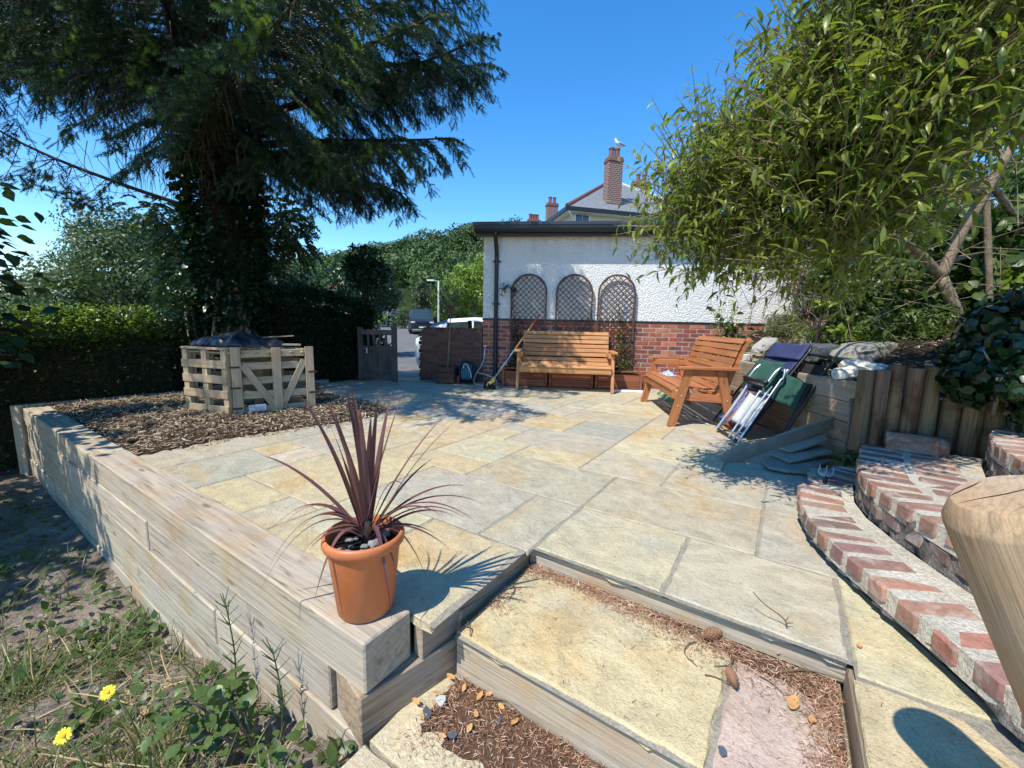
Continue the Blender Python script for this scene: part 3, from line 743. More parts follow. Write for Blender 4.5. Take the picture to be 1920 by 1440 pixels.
bs = thing('bed_edging', 'low sleeper edging at the back of the mulch bed under the hedge', 'edging', (-4.9, 5.3, -0.1))
board('sleeper', (-5.50, 4.57, -.03), (-4.62, 5.60, -.03), .12, .17, 'sleeper', bs, W_D, ch=0.006)
board('sleeper', (-4.61, 5.61, -.03), (-3.2, 7.1, -.03), .12, .17, 'sleeper', bs, W_D, ch=0.006)
board('corner_post', (-5.47, 4.50, -.85), (-5.47, 4.50, .06), .10, .10, 'sleeper', bs, W_G, upv=(0, 1, 0), ch=0.006)

# mulch bed
MUL = [tuple(uv(-4.05, .945)[:2]), (-2.69, 3.27), (-2.55, 3.55), (-2.31, 3.75), (-2.1, 3.97), (-1.78, 4.22), (-1.54, 4.52), (-1.48, 4.80), (-1.58, 5.10), (-2.0, 5.48), (-2.39, 5.70), (-2.75, 5.98), (-3.2, 6.7),
       (-3.3, 7.0), (-4.62, 5.58), (-5.45, 4.6), tuple(uv(-6.95, .945)[:2])]
def mulch_z(x, y):
    d = 9.0
    for k in range(len(MUL)):
        a, b = V(MUL[k]), V(MUL[(k + 1) % len(MUL)]); e = b - a; t = max(0, min(1, (V((x, y)) - a).dot(e) / e.length_squared))
        d = min(d, (a + e * t - V((x, y))).length)
    return 0.006 + min(0.05, d * 0.14) + 0.018 * fbm(x, y, 4.0) * min(1, d * 6)
gs = 0.06; mv = {}; ml = []; mf = []
for i in range(int(5.6 / gs)):
    for j in range(int(5.0 / gs)):
        x, y = -6.2 + i * gs, 2.6 + j * gs
        if inpoly(x + gs / 2, y + gs / 2, MUL):
            ids = []
            for a, b in ((0, 0), (1, 0), (1, 1), (0, 1)):
                k = (i + a, j + b)
                if k not in mv:
                    X, Y = -6.2 + k[0] * gs, 2.6 + k[1] * gs; mv[k] = len(ml); ml.append((X, Y, mulch_z(X, Y)))
                ids.append(mv[k])
            mf.append(ids)
setp(link_mesh('mulch_bed', np_mesh('mulch_bed', ml, mf, True), 'mulch'), kind='structure')
pts = []
while len(pts) < 17000:
    x, y = random.uniform(-6.2, -1.2), random.uniform(2.6, 7.2)
    if inpoly(x, y, MUL) and random.random() < (1.0 if y < 5.4 else 0.5): pts.append((x, y, mulch_z(x, y) + random.uniform(.002, .02)))
for k in range(500):                                   # strays over the slab edge
    a, b = V(MUL[1 + k % 10]), V(MUL[2 + k % 10]); q = a.lerp(b, random.random()) + V((random.uniform(-.02, .12), random.uniform(-.10, .03)))
    pts.append((q.x, q.y, random.uniform(.003, .012)))
d_ = rng.normal(size=(len(pts), 3)); d_[:, 2] *= 0.30
chip = (np.array([(0, -.5, 0), (1, -.35, 0.05), (1.1, .4, 0), (0.05, .5, 0.08), (0, -.5, -.2), (1, -.35, -.2)]) * np.array([1, .24, .20]), np.array([(0, 1, 2), (0, 2, 3), (4, 5, 1), (4, 1, 0)]))
setp(leaves_obj('mulch_chips', 'chips', pts, d_, rng.uniform(.012, .048, len(pts)), chip, roll=rng.uniform(-.5, .5, len(pts))), kind='stuff')

# ---------------------------------------------------------------- curved brick steps (right)
CA = [(2.26, 2.76), (1.97, 2.59), (1.73, 2.38), (1.57, 2.14), (1.475, 1.93), (1.415, 1.70), (1.375, 1.45), (1.345, 1.2), (1.31, .95), (1.28, .70), (1.25, .45)]
CB = [(2.37, 2.72), (2.06, 2.38), (1.88, 2.15), (1.785, 1.96), (1.72, 1.73), (1.675, 1.5), (1.64, 1.25), (1.61, 1.0), (1.59, .75), (1.57, .45)]
CC = [(2.88, 2.42), (2.70, 2.29), (2.51, 2.10), (2.37, 1.92), (2.24, 1.73), (2.16, 1.5), (2.11, 1.2), (2.08, .9), (2.06, .45)]
CD = [(4.2, 2.6), (4.2, .45)]
def resample(c, step_):
    pts = [V(p) for p in c]; out = [pts[0]]; acc = 0.0
    for a, b in zip(pts, pts[1:]):
        L = (b - a).length; t = step_ - acc
        while t <= L: out.append(a.lerp(b, t / L)); t += step_
        acc = (acc + L) % step_
    return out
bst = thing('brick_steps', 'curved old red brick steps with thick pale mortar beside the patio', 'brick steps', (1.7, 1.7, 0))
def brick_at(x, y, z, ang, size, col, parent, tilt=0.03, mat='stepbrick', name='brick', ch=0.008):
    key = ('stepbrick', round(size[0], 3), round(size[1], 3), round(size[2], 3), random.randint(0, 4))
    me = _bc.get(key)
    if me is None:
        vs, fs = cbox(size, ch); g = random.Random(str(key))
        vs = [(a + g.uniform(-.003, .003), b + g.uniform(-.003, .003), c + g.uniform(-.002, .002)) for a, b, c in vs]
        me = bpy.data.meshes.new(name); me.from_pydata(vs, [], fs); me.update(); _bc[key] = me
    mw = M.Translation((x, y, z)) @ M.Rotation(ang, 4, 'Z') @ M.Rotation(random.uniform(-tilt, tilt), 4, 'X') @ M.Rotation(random.uniform(-tilt, tilt), 4, 'Y')
    return link_mesh(name, me, mat, mw, parent, col)
_mu = lambda c: tuple(a * .72 + b * .28 for a, b in zip(c, (.27, .175, .135)))
RB = [(0.30, 0.145, 0.105), (0.26, 0.135, 0.105), (0.22, 0.13, 0.11), (0.34, 0.16, 0.105), (0.20, 0.12, 0.105), (0.28, 0.155, 0.12)]
RB = [_mu(c) for c in RB]
def brick_step(c, back, zt, zb, rows_, skirt):
    f = resample(c, 0.05); bk = [V(p) for p in back]
    mb = MB(); inner = [p.copy() for p in f]
    nrm = []
    for i in range(len(f)):
        d = f[min(i + 1, len(f) - 1)] - f[max(0, i - 1)]; nrm.append(V((-d.y, d.x)).normalized())
    edge = [f[i] + nrm[i] * (0.009 + 0.006 * fbm(f[i].x, f[i].y, 20)) for i in range(len(f))]
    pl = [tuple(p) for p in edge] + [tuple(p) for p in bk[::-1]]
    ar = sum(pl[i][0] * pl[(i + 1) % len(pl)][1] - pl[(i + 1) % len(pl)][0] * pl[i][1] for i in range(len(pl)))
    if ar < 0: pl = pl[::-1]
    mb.prism(pl, zt - .085, zt - 0.0025); mb.build('mortar_tread', 'limemortar', bst)
    pl2 = [tuple(f[i] + nrm[i] * .055) for i in range(len(f))] + [tuple(p) for p in bk[::-1]]; pl2 = pl2[::-1] if ar < 0 else pl2
    mb = MB(); mb.prism(pl2, zb - .02, zt - .086); mb.build('shadow_gap', 'darksoil', bst)  # set-back dark block; shade of the gap under the bricks is in its colour
    # rough face below the top course
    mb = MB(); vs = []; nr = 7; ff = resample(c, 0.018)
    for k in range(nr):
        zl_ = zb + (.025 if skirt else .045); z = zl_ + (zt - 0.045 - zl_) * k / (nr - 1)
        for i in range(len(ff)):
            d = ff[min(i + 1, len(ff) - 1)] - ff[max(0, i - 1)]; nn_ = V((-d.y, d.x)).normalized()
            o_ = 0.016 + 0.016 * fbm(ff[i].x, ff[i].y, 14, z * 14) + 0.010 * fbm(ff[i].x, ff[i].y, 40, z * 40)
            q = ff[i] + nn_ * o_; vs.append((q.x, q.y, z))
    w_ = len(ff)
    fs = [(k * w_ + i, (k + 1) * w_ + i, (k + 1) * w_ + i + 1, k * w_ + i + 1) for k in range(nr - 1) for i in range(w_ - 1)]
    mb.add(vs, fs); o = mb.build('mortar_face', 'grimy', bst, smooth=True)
    acc = 0.05; pts_ = resample(c, 0.01); i = 4; last = None
    while i < len(pts_) - 2:
        p = pts_[i]; d = pts_[i + 1] - pts_[i - 1]; nn_ = V((-d.y, d.x)).normalized(); ang = math.atan2(nn_.y, nn_.x)
        for r_i in range(rows_):
            off = 0.1075 - 0.003 + r_i * 0.235 + random.uniform(-.006, .004)
            q = p + nn_ * off
            if r_i and not inpoly(q.x, q.y, pl): continue
            brick_at(q.x, q.y, zt - 0.0335 + random.uniform(-.003, .003), ang + random.uniform(-.03, .03), (0.205, 0.084, 0.067), jit(random.choice(RB), 0.15), bst)
        if skirt:
            q = p + nn_ * 0.118 + V((d.x, d.y)).normalized() * 0.06
            brick_at(q.x, q.y, zt - 0.117, ang, (0.215, 0.10, 0.065), jit((0.20, 0.14, 0.12), 0.2), bst)
        i += random.choice((12, 13, 13, 14))
brick_step(CA, CB, 0.135, -0.01, 1, False)
brick_step(CB, CC, 0.31, 0.10, 2, True)
brick_step(CC, CD, 0.50, 0.28, 2, True)

# logs, sleeper retaining wall on the right, and the planted bank
le = thing('log_edging', 'upright half-shaded round logs edging the bank above the brick steps', 'log edging', (2.6, 2.7, 0.3))
lp = resample([(2.36, 2.74), (2.60, 2.735), (2.78, 2.65), (2.93, 2.50), (3.03, 2.33)], 0.098)
for k, p in enumerate(lp):
    h = 0.80 + 0.012 * k + random.uniform(-.015, .02) if k < 6 else 0.84 + random.uniform(-.03, .03)
    r = 0.047 * random.uniform(0.95, 1.08); lx = random.uniform(-.012, .012); mb = MB()
    zs = [0.0, 0.06, (h - .26) * .5, h - .26 - .008, h - .26]
    rr = [r * 1.05, r * 1.03, r, r * .985, r * .93]
    # built lying along local x so the grain follows the log
    mb.lathe([(a, b) for a, b in zip(rr, zs)], n=14, axis=M(((0, 0, 1), (0, 1, 0), (-1, 0, 0))), caps=True)
    me = mb.mesh('log', True); me.set_sharp_from_angle(angle=R(40))
    mw = M.Translation((p.x, p.y, .26)) @ M.Rotation(lx, 4, 'X') @ M.Rotation(lx, 4, 'Y') @ M(((0, 0, -1, 0), (0, 1, 0, 0), (1, 0, 0, 0), (0, 0, 0, 1)))
    link_mesh('log', me, 'log', mw, le, jit((0.19, 0.13, 0.078), 0.25))
rw = thing('bank_sleeper_wall', 'brown timber sleeper wall holding the planted bank behind the wooden bench', 'retaining wall', (2.75, 4.4, 0))
wpts = [(2.73, 2.98), (2.76, 3.74), (2.93, 5.2), (3.08, 7.0)]
for k in range(4):
    zc = 0.083 + 0.165 * k
    for (a, b) in zip(wpts, wpts[1:]):
        e = (V(b) - V(a)).normalized() * 0.002
        board('sleeper', (a[0] + e.x, a[1] + e.y, zc), (b[0] - e.x, b[1] - e.y, zc), .1, .162, 'sleeper', rw, jit((0.32, 0.225, 0.15) if k < 3 else (0.38, 0.31, 0.23), .1), ch=0.006)
BANK = [(3.9, 1.5), (3.2, 2.05), (2.97, 2.53), (2.8, 2.70), (2.40, 2.80), (2.74, 3.0), (2.80, 3.74), (2.97, 5.2), (3.12, 7.05), (3.2, 7.3), (12, 6.6), (12, 1.0)]
def bank_z(x, y):
    xe = 2.74 + max(0.0, y - 3.0) * 0.09
    d = max(0.0, x - xe)
    return 0.60 + 0.36 * d + 0.05 * fbm(x, y, 1.5) * min(1, d * 3) + 0.02 * fbm(x, y, 6.0) + 0.10 * max(0, y - 5.5) * min(1, d * .6)
bv = {}; bl = []; bf = []; gs = 0.10
for i in range(97):
    for j in range(64):
        x, y = 2.35 + i * gs, 1.0 + j * gs
        if inpoly(x + gs / 2, y + gs / 2, BANK):
            ids = []
            for a, b in ((0, 0), (1, 0), (1, 1), (0, 1)):
                k = (i + a, j + b)
                if k not in bv:
                    X, Y = 2.35 + k[0] * gs, 1.0 + k[1] * gs; bv[k] = len(bl); bl.append((X, Y, bank_z(X, Y)))
                ids.append(bv[k])
            bf.append(ids)
setp(link_mesh('bank', np_mesh('bank', bl, bf, True), 'darksoil'), kind='structure')

# leaning round post with a bevelled top, close to the camera
pt = thing('handrail_post', 'thick round timber post with cracked top standing at the right front', 'post', (0.86, 0.46, -0.25))
a_, b_ = V((0.758, .60, .812)), V((1.25, .46, -.28)); ax = axes(b_ - a_, (0, -1, 0)); Lp = (b_ - a_).length; rp = 0.084
mb = MB(); n_ = 40; vs = []
xs_ = [0.0, 0.002, 0.030, 0.036, 0.2, 0.4, 0.6, 0.8, Lp]
rs_ = [rp * 0.76, rp * 0.79, rp * 0.985, rp, rp * 1.005, rp * .995, rp, rp * 1.01, rp]
mb.lathe([(r, x) for r, x in zip(rs_, xs_)], n=n_, axis=M(((0, 0, 1), (0, 1, 0), (-1, 0, 0))), caps=True)
me = mb.mesh('shaft', True); me.set_sharp_from_angle(angle=R(28))
link_mesh('shaft', me, 'post', M.Translation(a_) @ ax.to_4x4(), pt, (0.45, 0.305, 0.175))
RT_ = M.Translation(a_) @ ax.to_4x4()
for k, (an, x0, x1, w_) in enumerate(((2.75, .0, .34, .0032), (3.35, .02, .26, .0022), (2.2, .05, .45, .0026), (3.0, .30, .62, .0020), (2.45, .5, .8, .0018), (3.7, .1, .5, .0022))):
    vs = []; n_ = 16
    for i in range(n_ + 1):
        t_ = i / n_; x = x0 + (x1 - x0) * t_; a = an + .05 * math.sin(t_ * 7 + k) + .03 * fbm(t_ * 3, k, 2.0); r_ = float(np.interp(x, xs_, rs_)) + .0004; hw = w_ / rp * math.sin(math.pi * min(.98, t_ + .02)) * .5 + .0003
        for s_ in (-1, 1): vs.append(RT_ @ V((x, r_ * math.sin(a + s_ * hw), -r_ * math.cos(a + s_ * hw))))
    mb = MB(); mb.add(vs, [(2 * i, 2 * i + 1, 2 * i + 3, 2 * i + 2) for i in range(n_)]); mb.build('crack', 'fascia', pt)
for k, (y0, z0, y1, z1) in enumerate(((-.055, -.02, .05, .012), (-.03, .035, .045, .05), (-.05, -.045, .02, -.052))):
    vs = []
    for i in range(13):
        t_ = i / 12; y = y0 + (y1 - y0) * t_ + .004 * math.sin(t_ * 9 + k); z = z0 + (z1 - z0) * t_; hw = .0014 * math.sin(math.pi * min(.97, t_ + .03))
        vs += [RT_ @ V((-.0006, y, z - hw)), RT_ @ V((-.0006, y, z + hw))]
    mb = MB(); mb.add(vs, [(2 * i, 2 * i + 1, 2 * i + 3, 2 * i + 2) for i in range(12)]); mb.build('crack', 'fascia', pt)

# ================================================================ white rendered garage behind the patio
WA = R(-6.5); WD = V((math.cos(WA), math.sin(WA), 0)); WN = V((-WD.y, WD.x, 0)); W0 = V((-0.55, 7.55, 0))
WR = M((WD, WN, V((0, 0, 1)))).transposed()
def wp(s, off, z): return W0 + WD * s - WN * off + V((0, 0, z))      # s along the wall, off in front of it
def wmat(s, off, z): return M.Translation(wp(s, off, z)) @ WR.to_4x4()
def wbox(mb, s0, s1, o0, o1, z0, z1, ch=0.0):
    return mb.box(wp((s0 + s1) / 2, (o0 + o1) / 2, (z0 + z1) / 2), (abs(s1 - s0), abs(o1 - o0), z1 - z0), WR, ch)
gar = thing('garage', 'white roughcast garage with red brick base, flat roof and black gutter', 'garage', wp(3.6, -2.0, 0))
mb = MB(); wbox(mb, 0, 7.4, -.0, -4.5, 1.165, 2.74); mb.build('rendered_wall', 'roughcast', gar)
mb = MB(); wbox(mb, 0.006, 7.4, .0105, -4.4, -0.4, 1.13); mb.build('mortar_wall', 'brickmortar', gar)
mb = MB(); wbox(mb, -.008, 7.4, .022, -.10, 1.128, 1.166, .004); mb.build('render_stop', 'fascia', gar)
mb = MB(); wbox(mb, -.16, 7.6, .20, -4.7, 2.725, 2.785, .006); mb.build('roof', 'felt', gar)
mb = MB(); wbox(mb, -.10, 7.5, .165, .14, 2.56, 2.722); mb.build('fascia_board', 'fascia', gar)
mb = MB(); wbox(mb, -.10, 7.5, .139, -.02, 2.575, 2.60); mb.build('soffit_board', 'soffit', gar)
mb = MB()                                             # half-round gutter along the edge
prof = [(.168 + .105 * (0.5 - 0.5 * math.cos(math.pi * k / 8)), 2.705 - .10 * math.sin(math.pi * k / 8)) for k in range(9)]
vs = [wp(s_, o_, z_) for s_ in (-.12, 7.5) for o_, z_ in prof]; m_ = len(prof)
vs += [wp(s_, o_ + (.004 if 0 < k < 8 else 0), z_ - .004) for s_ in (-.12, 7.5) for k, (o_, z_) in enumerate(prof)]
fs = [(i, i + 1, m_ + i + 1, m_ + i) for i in range(m_ - 1)] + [(2 * m_ + i + 1, 2 * m_ + i, 3 * m_ + i, 3 * m_ + i + 1) for i in range(m_ - 1)] + [tuple(range(m_))[::-1]]
mb.add(vs, fs); mb.build('gutter', 'pvc', gar)
mb = MB(); mb.tube([wp(.245, .215, 2.62), wp(.245, .215, 2.53), wp(.245, .12, 2.40), wp(.245, .06, 2.30), wp(.245, .055, 2.2)], .036, 12)
mb.tube([wp(.245, .055, 2.22), wp(.245, .055, .10), wp(.245, .10, .03)], .036, 12)
dp = mb.build('downpipe', 'pvc', gar, smooth=True, auto=40)
for z in (2.15, 1.42, .5):
    mb = MB(); mb.tube([wp(.245, .055, z - .03), wp(.245, .055, z + .03)], .043, 12); wbox(mb, .17, .32, .03, .005, z - .012, z + .012)
    mb.build('bracket', 'pvc', dp)
# bricks of the base
GB = [(0.36, 0.105, 0.065), (0.30, 0.09, 0.065), (0.40, 0.13, 0.075), (0.24, 0.085, 0.07), (0.33, 0.12, 0.085), (0.43, 0.16, 0.095), (0.20, 0.08, 0.072)]
def wall_bricks(parent, s0, s1, z0, courses, off, cap, pal_, lo=0.0):
    """stretcher bond; the bricks nearest in view are parts, those past cap are joined"""
    rest = MB(); n = 0; bms = []
    for q in range(5):
        vs, fs = cbox((.211, .032, .063), .005); g = random.Random(q)
        me = bpy.data.meshes.new('brick'); me.from_pydata([(a + g.uniform(-.0015, .0015), b + g.uniform(-.001, .001), c + g.uniform(-.0015, .0015)) for a, b, c in vs], [], fs); me.update(); bms.append(me)
    half = bpy.data.meshes.new('brick'); vs, fs = cbox((.099, .032, .063), .005); half.from_pydata(vs, [], fs); half.update()
    for c in range(courses - 1, -1, -1):
        z = z0 + .075 * c + .0375; s = s0
        if c % 2:
            o = link_mesh('brick', half, 'brick', wmat(s + .052, off - random.uniform(0, .002), z), parent, jit(random.choice(pal_), .15)); s += .1125; n += 1
        while s < s1 - .05:
            L = min(.215, s1 - s)
            if n < cap and z > lo:
                if L > .2: o = link_mesh('brick', random.choice(bms), 'brick', wmat(s + L / 2, off - random.uniform(0, .003), z), parent, jit(random.choice(pal_), .15))
                else: o = link_mesh('brick', half, 'brick', wmat(s + .052, off, z), parent, jit(random.choice(pal_), .15))
                n += 1
            else: rest.box(wp(s + L / 2, off, z), (L, .032, .0655), WR, .004)
            s += .225
    if rest.v:
        o = rest.build('lower_bricks', 'brick', parent, color=pal_[1]); o['kind'] = 'stuff'
wall_bricks(gar, 0.0, 5.45, 0.0, 15, 0.0, 290, GB)

# low boundary wall left of the garage
lw = thing('boundary_wall', 'low shade-toned brick boundary wall between the gate and the garage corner', 'wall', wp(-.6, -.11, 0))
mb = MB(); wbox(mb, -1.14, -.012, .002, -.2, -.3, .94); mb.build('mortar_core', 'shaded_mortar', lw)
LB = [(0.165, 0.075, 0.052), (0.145, 0.068, 0.050), (0.185, 0.085, 0.058), (0.13, 0.065, 0.05)]  # bricks darkened: the tree's shade is put into their colours
wall_bricks(lw, -1.16, -.015, -.02, 12, -.008, 200, LB)
for c in range(12):                                   # end faces of the toothed wall end
    o = brick_at(*wp(-1.155 - (.006 if c % 2 else -.012), -.11, -.02 + .075 * c + .0375), WA, (.10, .20, .066), jit(random.choice(LB), .15), lw, .02, 'brick')
s = -1.11
while s < -.03:
    link_mesh('coping_brick', bpy.data.meshes.get('coping') or (lambda me: (me.from_pydata(*((lambda r: (r[0], [], r[1]))(cbox((.07, .225, .105), .005)))), me.update(), me)[2])(bpy.data.meshes.new('coping')), 'brick',
              wmat(s + .035, -.11, .93), lw, jit(random.choice(LB), .12)); s += .079

# arched lattice trellises
def trellis(s0, label):
    w, zb, zt = .61, .27, 1.93; r = w / 2; zc = zt - r
    t = thing('trellis', label, 'trellis', wp(s0 + r, .06, zb), group='arched trellises on the garage wall')
    mb = MB(); path = [(0, zb)] + [(0, zb + (zc - zb) * k / 4) for k in range(1, 5)] + [(r - r * math.cos(math.pi * k / 16), zc + r * math.sin(math.pi * k / 16)) for k in range(1, 16)] + [(w, zc - (zc - zb) * k / 4) for k in range(0, 5)]
    P = [wp(s0 + a, .06, b) for a, b in path]
    for a, b in zip(P, P[1:]):
        e = (b - a).normalized() * .003; mb.bar(a - e, b + e, .03, .022, WN)
    mb.build('frame', 'lath', t)
    def inside(x, z):
        if x < 0.01 or x > w - .01 or z < zb + .01: return False
        return z < zc or (x - r) ** 2 + (z - zc) ** 2 < (r - .012) ** 2
    for sg in (1, -1):
        c = -w
        while c < zt - zb + w:
            pts_ = [(x, zb + c + sg * x if sg > 0 else zb + c - x + w) for x in np.linspace(0, w, 62)]
            ins = [q for q in pts_ if inside(*q)]
            if len(ins) > 3:
                a, b = ins[0], ins[-1]
                board('lath', wp(s0 + a[0], .052 if sg > 0 else .066, a[1]), wp(s0 + b[0], .052 if sg > 0 else .066, b[1]), .012, .011, 'lath', t, (.05, .03, .02), upv=-WN, ch=0)
            c += .098
    return t
trellis(.52, 'arched lattice trellis nearest the black downpipe with dark climber on it')
trellis(1.31, 'middle arched lattice trellis behind the wooden bench')
trellis(2.03, 'arched lattice trellis nearest the white wall corner, sparse yellow climber below')

TR = (0.27, 0.095, 0.048)
def trough(s0, s1, label):
    t = thing('planter_trough', label, 'planter', wp((s0 + s1) / 2, .2, 0), group='wooden troughs along the garage wall')
    h = .30; o0, o1 = .10, .36
    for s_ in (s0 + .02, s1 - .02):
        for o_ in (o0 + .02, o1 - .012): board('leg', wp(s_, o_, .0), wp(s_, o_, h + .02), .04, .045, 'trough', t, jit(TR), upv=WN)
    for k in range(2):
        z = .075 + .13 * k
        for o_ in (o0 + .02, o1 - .03): board('panel', wp(s0 + .04, o_, z), wp(s1 - .04, o_, z), .02, .126, 'trough', t, jit(TR, .12))
        for s_ in (s0 + .022, s1 - .022): board('panel', wp(s_, o0 + .04, z), wp(s_, o1 - .035, z), .02, .126, 'trough', t, jit(TR, .12))
    board('top_rail', wp(s0 - .005, o1 - .018, .315), wp(s1 + .005, o1 - .018, .315), .05, .022, 'trough', t, jit(TR))
    mb = MB(); wbox(mb, s0 + .05, s1 - .05, o0 + .04, o1 - .045, .05, .27); mb.build('soil', 'compost', t)
trough(.42, 1.20, 'red brown wooden trough left of the bench with a small pale flower')
trough(1.23, 1.98, 'red brown wooden trough in the shade under the bench seat')
trough(2.01, 2.79, 'red brown wooden trough right of the bench with yellow leaved climber')
def climber(name, label, cat, pts, n, spread, leaf, mat, stem_r=.006, tm=DIAMOND):
    t = thing(name, label, cat, pts[0][0])
    mb = MB(); P = []; D = []
    for chain in pts:
        ch = [V(p) for p in chain]; mb.tube(ch, [stem_r * (1 - .6 * i / len(ch)) for i in range(len(ch))], 5)
        L = len(ch) - 1
        for k in range(n):
            f = random.uniform(0.08, 1) * L; i = min(int(f), L - 1); q = ch[i].lerp(ch[i + 1], f - i)
            P.append(q + V((random.gauss(0, spread), random.gauss(0, spread * .5), random.gauss(0, spread)))); D.append(V((random.gauss(0, 1), random.gauss(-.6, .6), random.gauss(-.1, .7))))
    mb.build('stem', 'barkdark', t); leaves_obj('foliage', mat, P, D, leaf * rng.uniform(.6, 1.3, len(P)), tm, t)
    return t
LANC = leaf_tmpl(1, .3, .2, .2); OVAL = leaf_tmpl(1, .62, .2, .15, (.8, 1, .6))
climber('climbing_plant', 'dark twining climber growing up the trellis by the downpipe', 'climber',
        [[wp(.62, .2, .3), wp(.58, .10, .7), wp(.60, .10, 1.1), wp(.55, .09, 1.5), wp(.57, .09, 1.75)], [wp(.66, .2, .3), wp(.68, .12, .6), wp(.63, .1, .95), wp(.68, .1, 1.2)], [wp(.56, .09, 1.62), wp(.46, .09, 1.74), wp(.39, .08, 1.70), wp(.34, .08, 1.62)]], 55, .035, .075, 'hedgedark', tm=LANC)
climber('climbing_plant', 'sparse climber with yellowing leaves on the right trellis', 'climber',
        [[wp(2.45, .2, .3), wp(2.38, .1, .7), wp(2.45, .09, 1.05), wp(2.36, .09, 1.45)], [wp(2.5, .2, .3), wp(2.52, .1, .6), wp(2.5, .09, .95)]], 75, .06, .055, 'bankleaf')
climber('low_plant', 'small leafy plant at the foot of the right trellis in the trough', 'plant', [[wp(2.42, .24, .27), wp(2.44, .27, .36), wp(2.48, .30, .42)], [wp(2.6, .24, .27), wp(2.62, .26, .38)]], 30, .05, .06, 'bankleaf')
climber('low_plant', 'small leafy plant with pale blooms in the left trough', 'plant', [[wp(.55, .24, .27), wp(.55, .28, .38), wp(.56, .3, .46)], [wp(.62, .26, .27), wp(.66, .28, .36)]], 28, .045, .06, 'hedge')

# ================================================================ wooden garden benches
BW = (0.50, 0.235, 0.085)
def bench(loc, rz, label, W, col):
    t = thing('garden_bench', label, 'bench', loc, rz, group='slatted wooden garden benches')
    Mx = WM[t.name]; T = lambda x, y, z: (Mx @ V((x, y, z)))
    Rm = Mx.to_3x3(); c = lambda: jit(col, .1)
    hw = W / 2
    for s in (-1, 1):
        x = s * (hw - .03)
        board('leg', T(x, -.315, .0), T(x, -.165, .625), .045, .085, 'bench', t, c(), upv=Rm @ V((0, 1, 0)))
        board('leg', T(x, .305, .0), T(x, .155, .625), .045, .085, 'bench', t, c(), upv=Rm @ V((0, 1, 0)))
        board('armrest', T(x + s * .012, -.29, .642), T(x + s * .012, .32, .642), .105, .032, 'bench', t, c(), ch=.006)
        board('side_rail', T(x - s * .046, -.29, .335), T(x - s * .046, .30, .305), .04, .085, 'bench', t, c())
        board('arm_rail', T(x - s * .045, -.20, .585), T(x - s * .045, .30, .585), .038, .07, 'bench', t, c())
        for (y, z) in ((-.262, .23), (-.235, .34), (.235, .30), (.26, .2)):
            mb = MB(); q = T(x + s * .024, y, z); mb.lathe([(.0001, .006), (.008, .004), (.010, 0)], q, 8, M((Rm @ V((0, 1, 0)), Rm @ V((0, 0, 1)), Rm @ V((s, 0, 0)))).transposed()); mb.build('bolt', 'steel', t)
    # back supports follow a curve, slats lie on them
    bk = [(.145, .30), (.185, .42), (.23, .56), (.275, .70), (.315, .83), (.36, .93), (.40, .965)]
    for x in (-hw + .10, 0, hw - .10):
        mb = MB()
        for (a, b), (a2, b2) in zip(bk, bk[1:]):
            mb.bar(T(x, a + .045, b - .012), T(x, a2 + .045, b2 - .012), .045, .06, Rm @ V((1, 0, 0)))
        mb.build('back_support', 'bench', t, color=c())
    tot = []
    for (a, b), (a2, b2) in zip(bk, bk[1:]):
        for q in range(10): tot.append((a + (a2 - a) * q / 10, b + (b2 - b) * q / 10))
    acc = 0; stops = []; last = tot[0]; need = .045
    for q in tot[1:]:
        acc += math.dist(q, last); last = q
        if acc >= need: stops.append(q); need += .0775
    for k, (y, z) in enumerate(stops):
        j = min(range(len(tot)), key=lambda i: math.dist(tot[i], (y, z))); a, b = tot[max(0, j - 4)], tot[min(len(tot) - 1, j + 4)]
        nrm = Rm @ V((0, -(b[1] - a[1]), b[0] - a[0]))
        board('back_slat', T(-hw + .055, y, z), T(hw - .055, y, z), .064, .02, 'bench', t, c(), upv=nrm, ch=.004)
    seat = [(-.30, .405, -.55), (-.235, .432, -.10), (-.155, .425, .12), (-.075, .408, .16), (.005, .395, .12), (.085, .395, -.06)]
    for y, z, tl in seat:
        board('seat_slat', T(-hw + .055, y, z), T(hw - .055, y, z), .067, .022, 'bench', t, c(), upv=Rm @ V((0, math.sin(tl), math.cos(tl))), ch=.004)
    board('front_rail', T(-hw + .055, -.302, .345), T(hw - .055, -.302, .345), .03, .085, 'bench', t, c())
    board('back_rail', T(-hw + .055, .235, .30), T(hw - .055, .235, .30), .03, .07, 'bench', t, c())
    return t
bench((.875, 6.90, 0), R(-6.5), 'orange brown slatted garden bench facing forward in front of the trellises', 1.58, (0.52, 0.255, 0.10))
bench((2.13, 5.10, 0), R(-96.4), 'orange brown slatted garden bench seen side on at the right of the patio', 1.56, (0.42, 0.160, 0.060))

# small things by the house
bm_ = thing('broom', 'yellow headed broom with red handle end leaning on the bench', 'broom', (-.36, 6.72, 0))
a, b = V((-.35, 6.74, .10)), V((.44, 6.95, 1.24))
mb = MB(); mb.tube([a.lerp(b, .08), a.lerp(b, .5)], .013, 8); mb.build('lower_handle', 'steel', bm_, smooth=True)
mb = MB(); mb.tube([a.lerp(b, .5), a.lerp(b, .86)], .0135, 8); mb.build('upper_handle', 'handlewood', bm_, smooth=True)
mb = MB(); mb.tube([a.lerp(b, .86), b], .0145, 8); mb.build('handle_grip', 'red_plastic', bm_, smooth=True)
mb = MB(); mb.box((-.355, 6.735, .105), (.17, .06, .05), M.Rotation(R(-30), 3, 'Y') @ M.Identity(3), .02); mb.tube([a + V((0, 0, .01)), a.lerp(b, .09)], [.026, .017], 8); mb.build('brush_head', 'brush_yellow', bm_)
mb = MB()
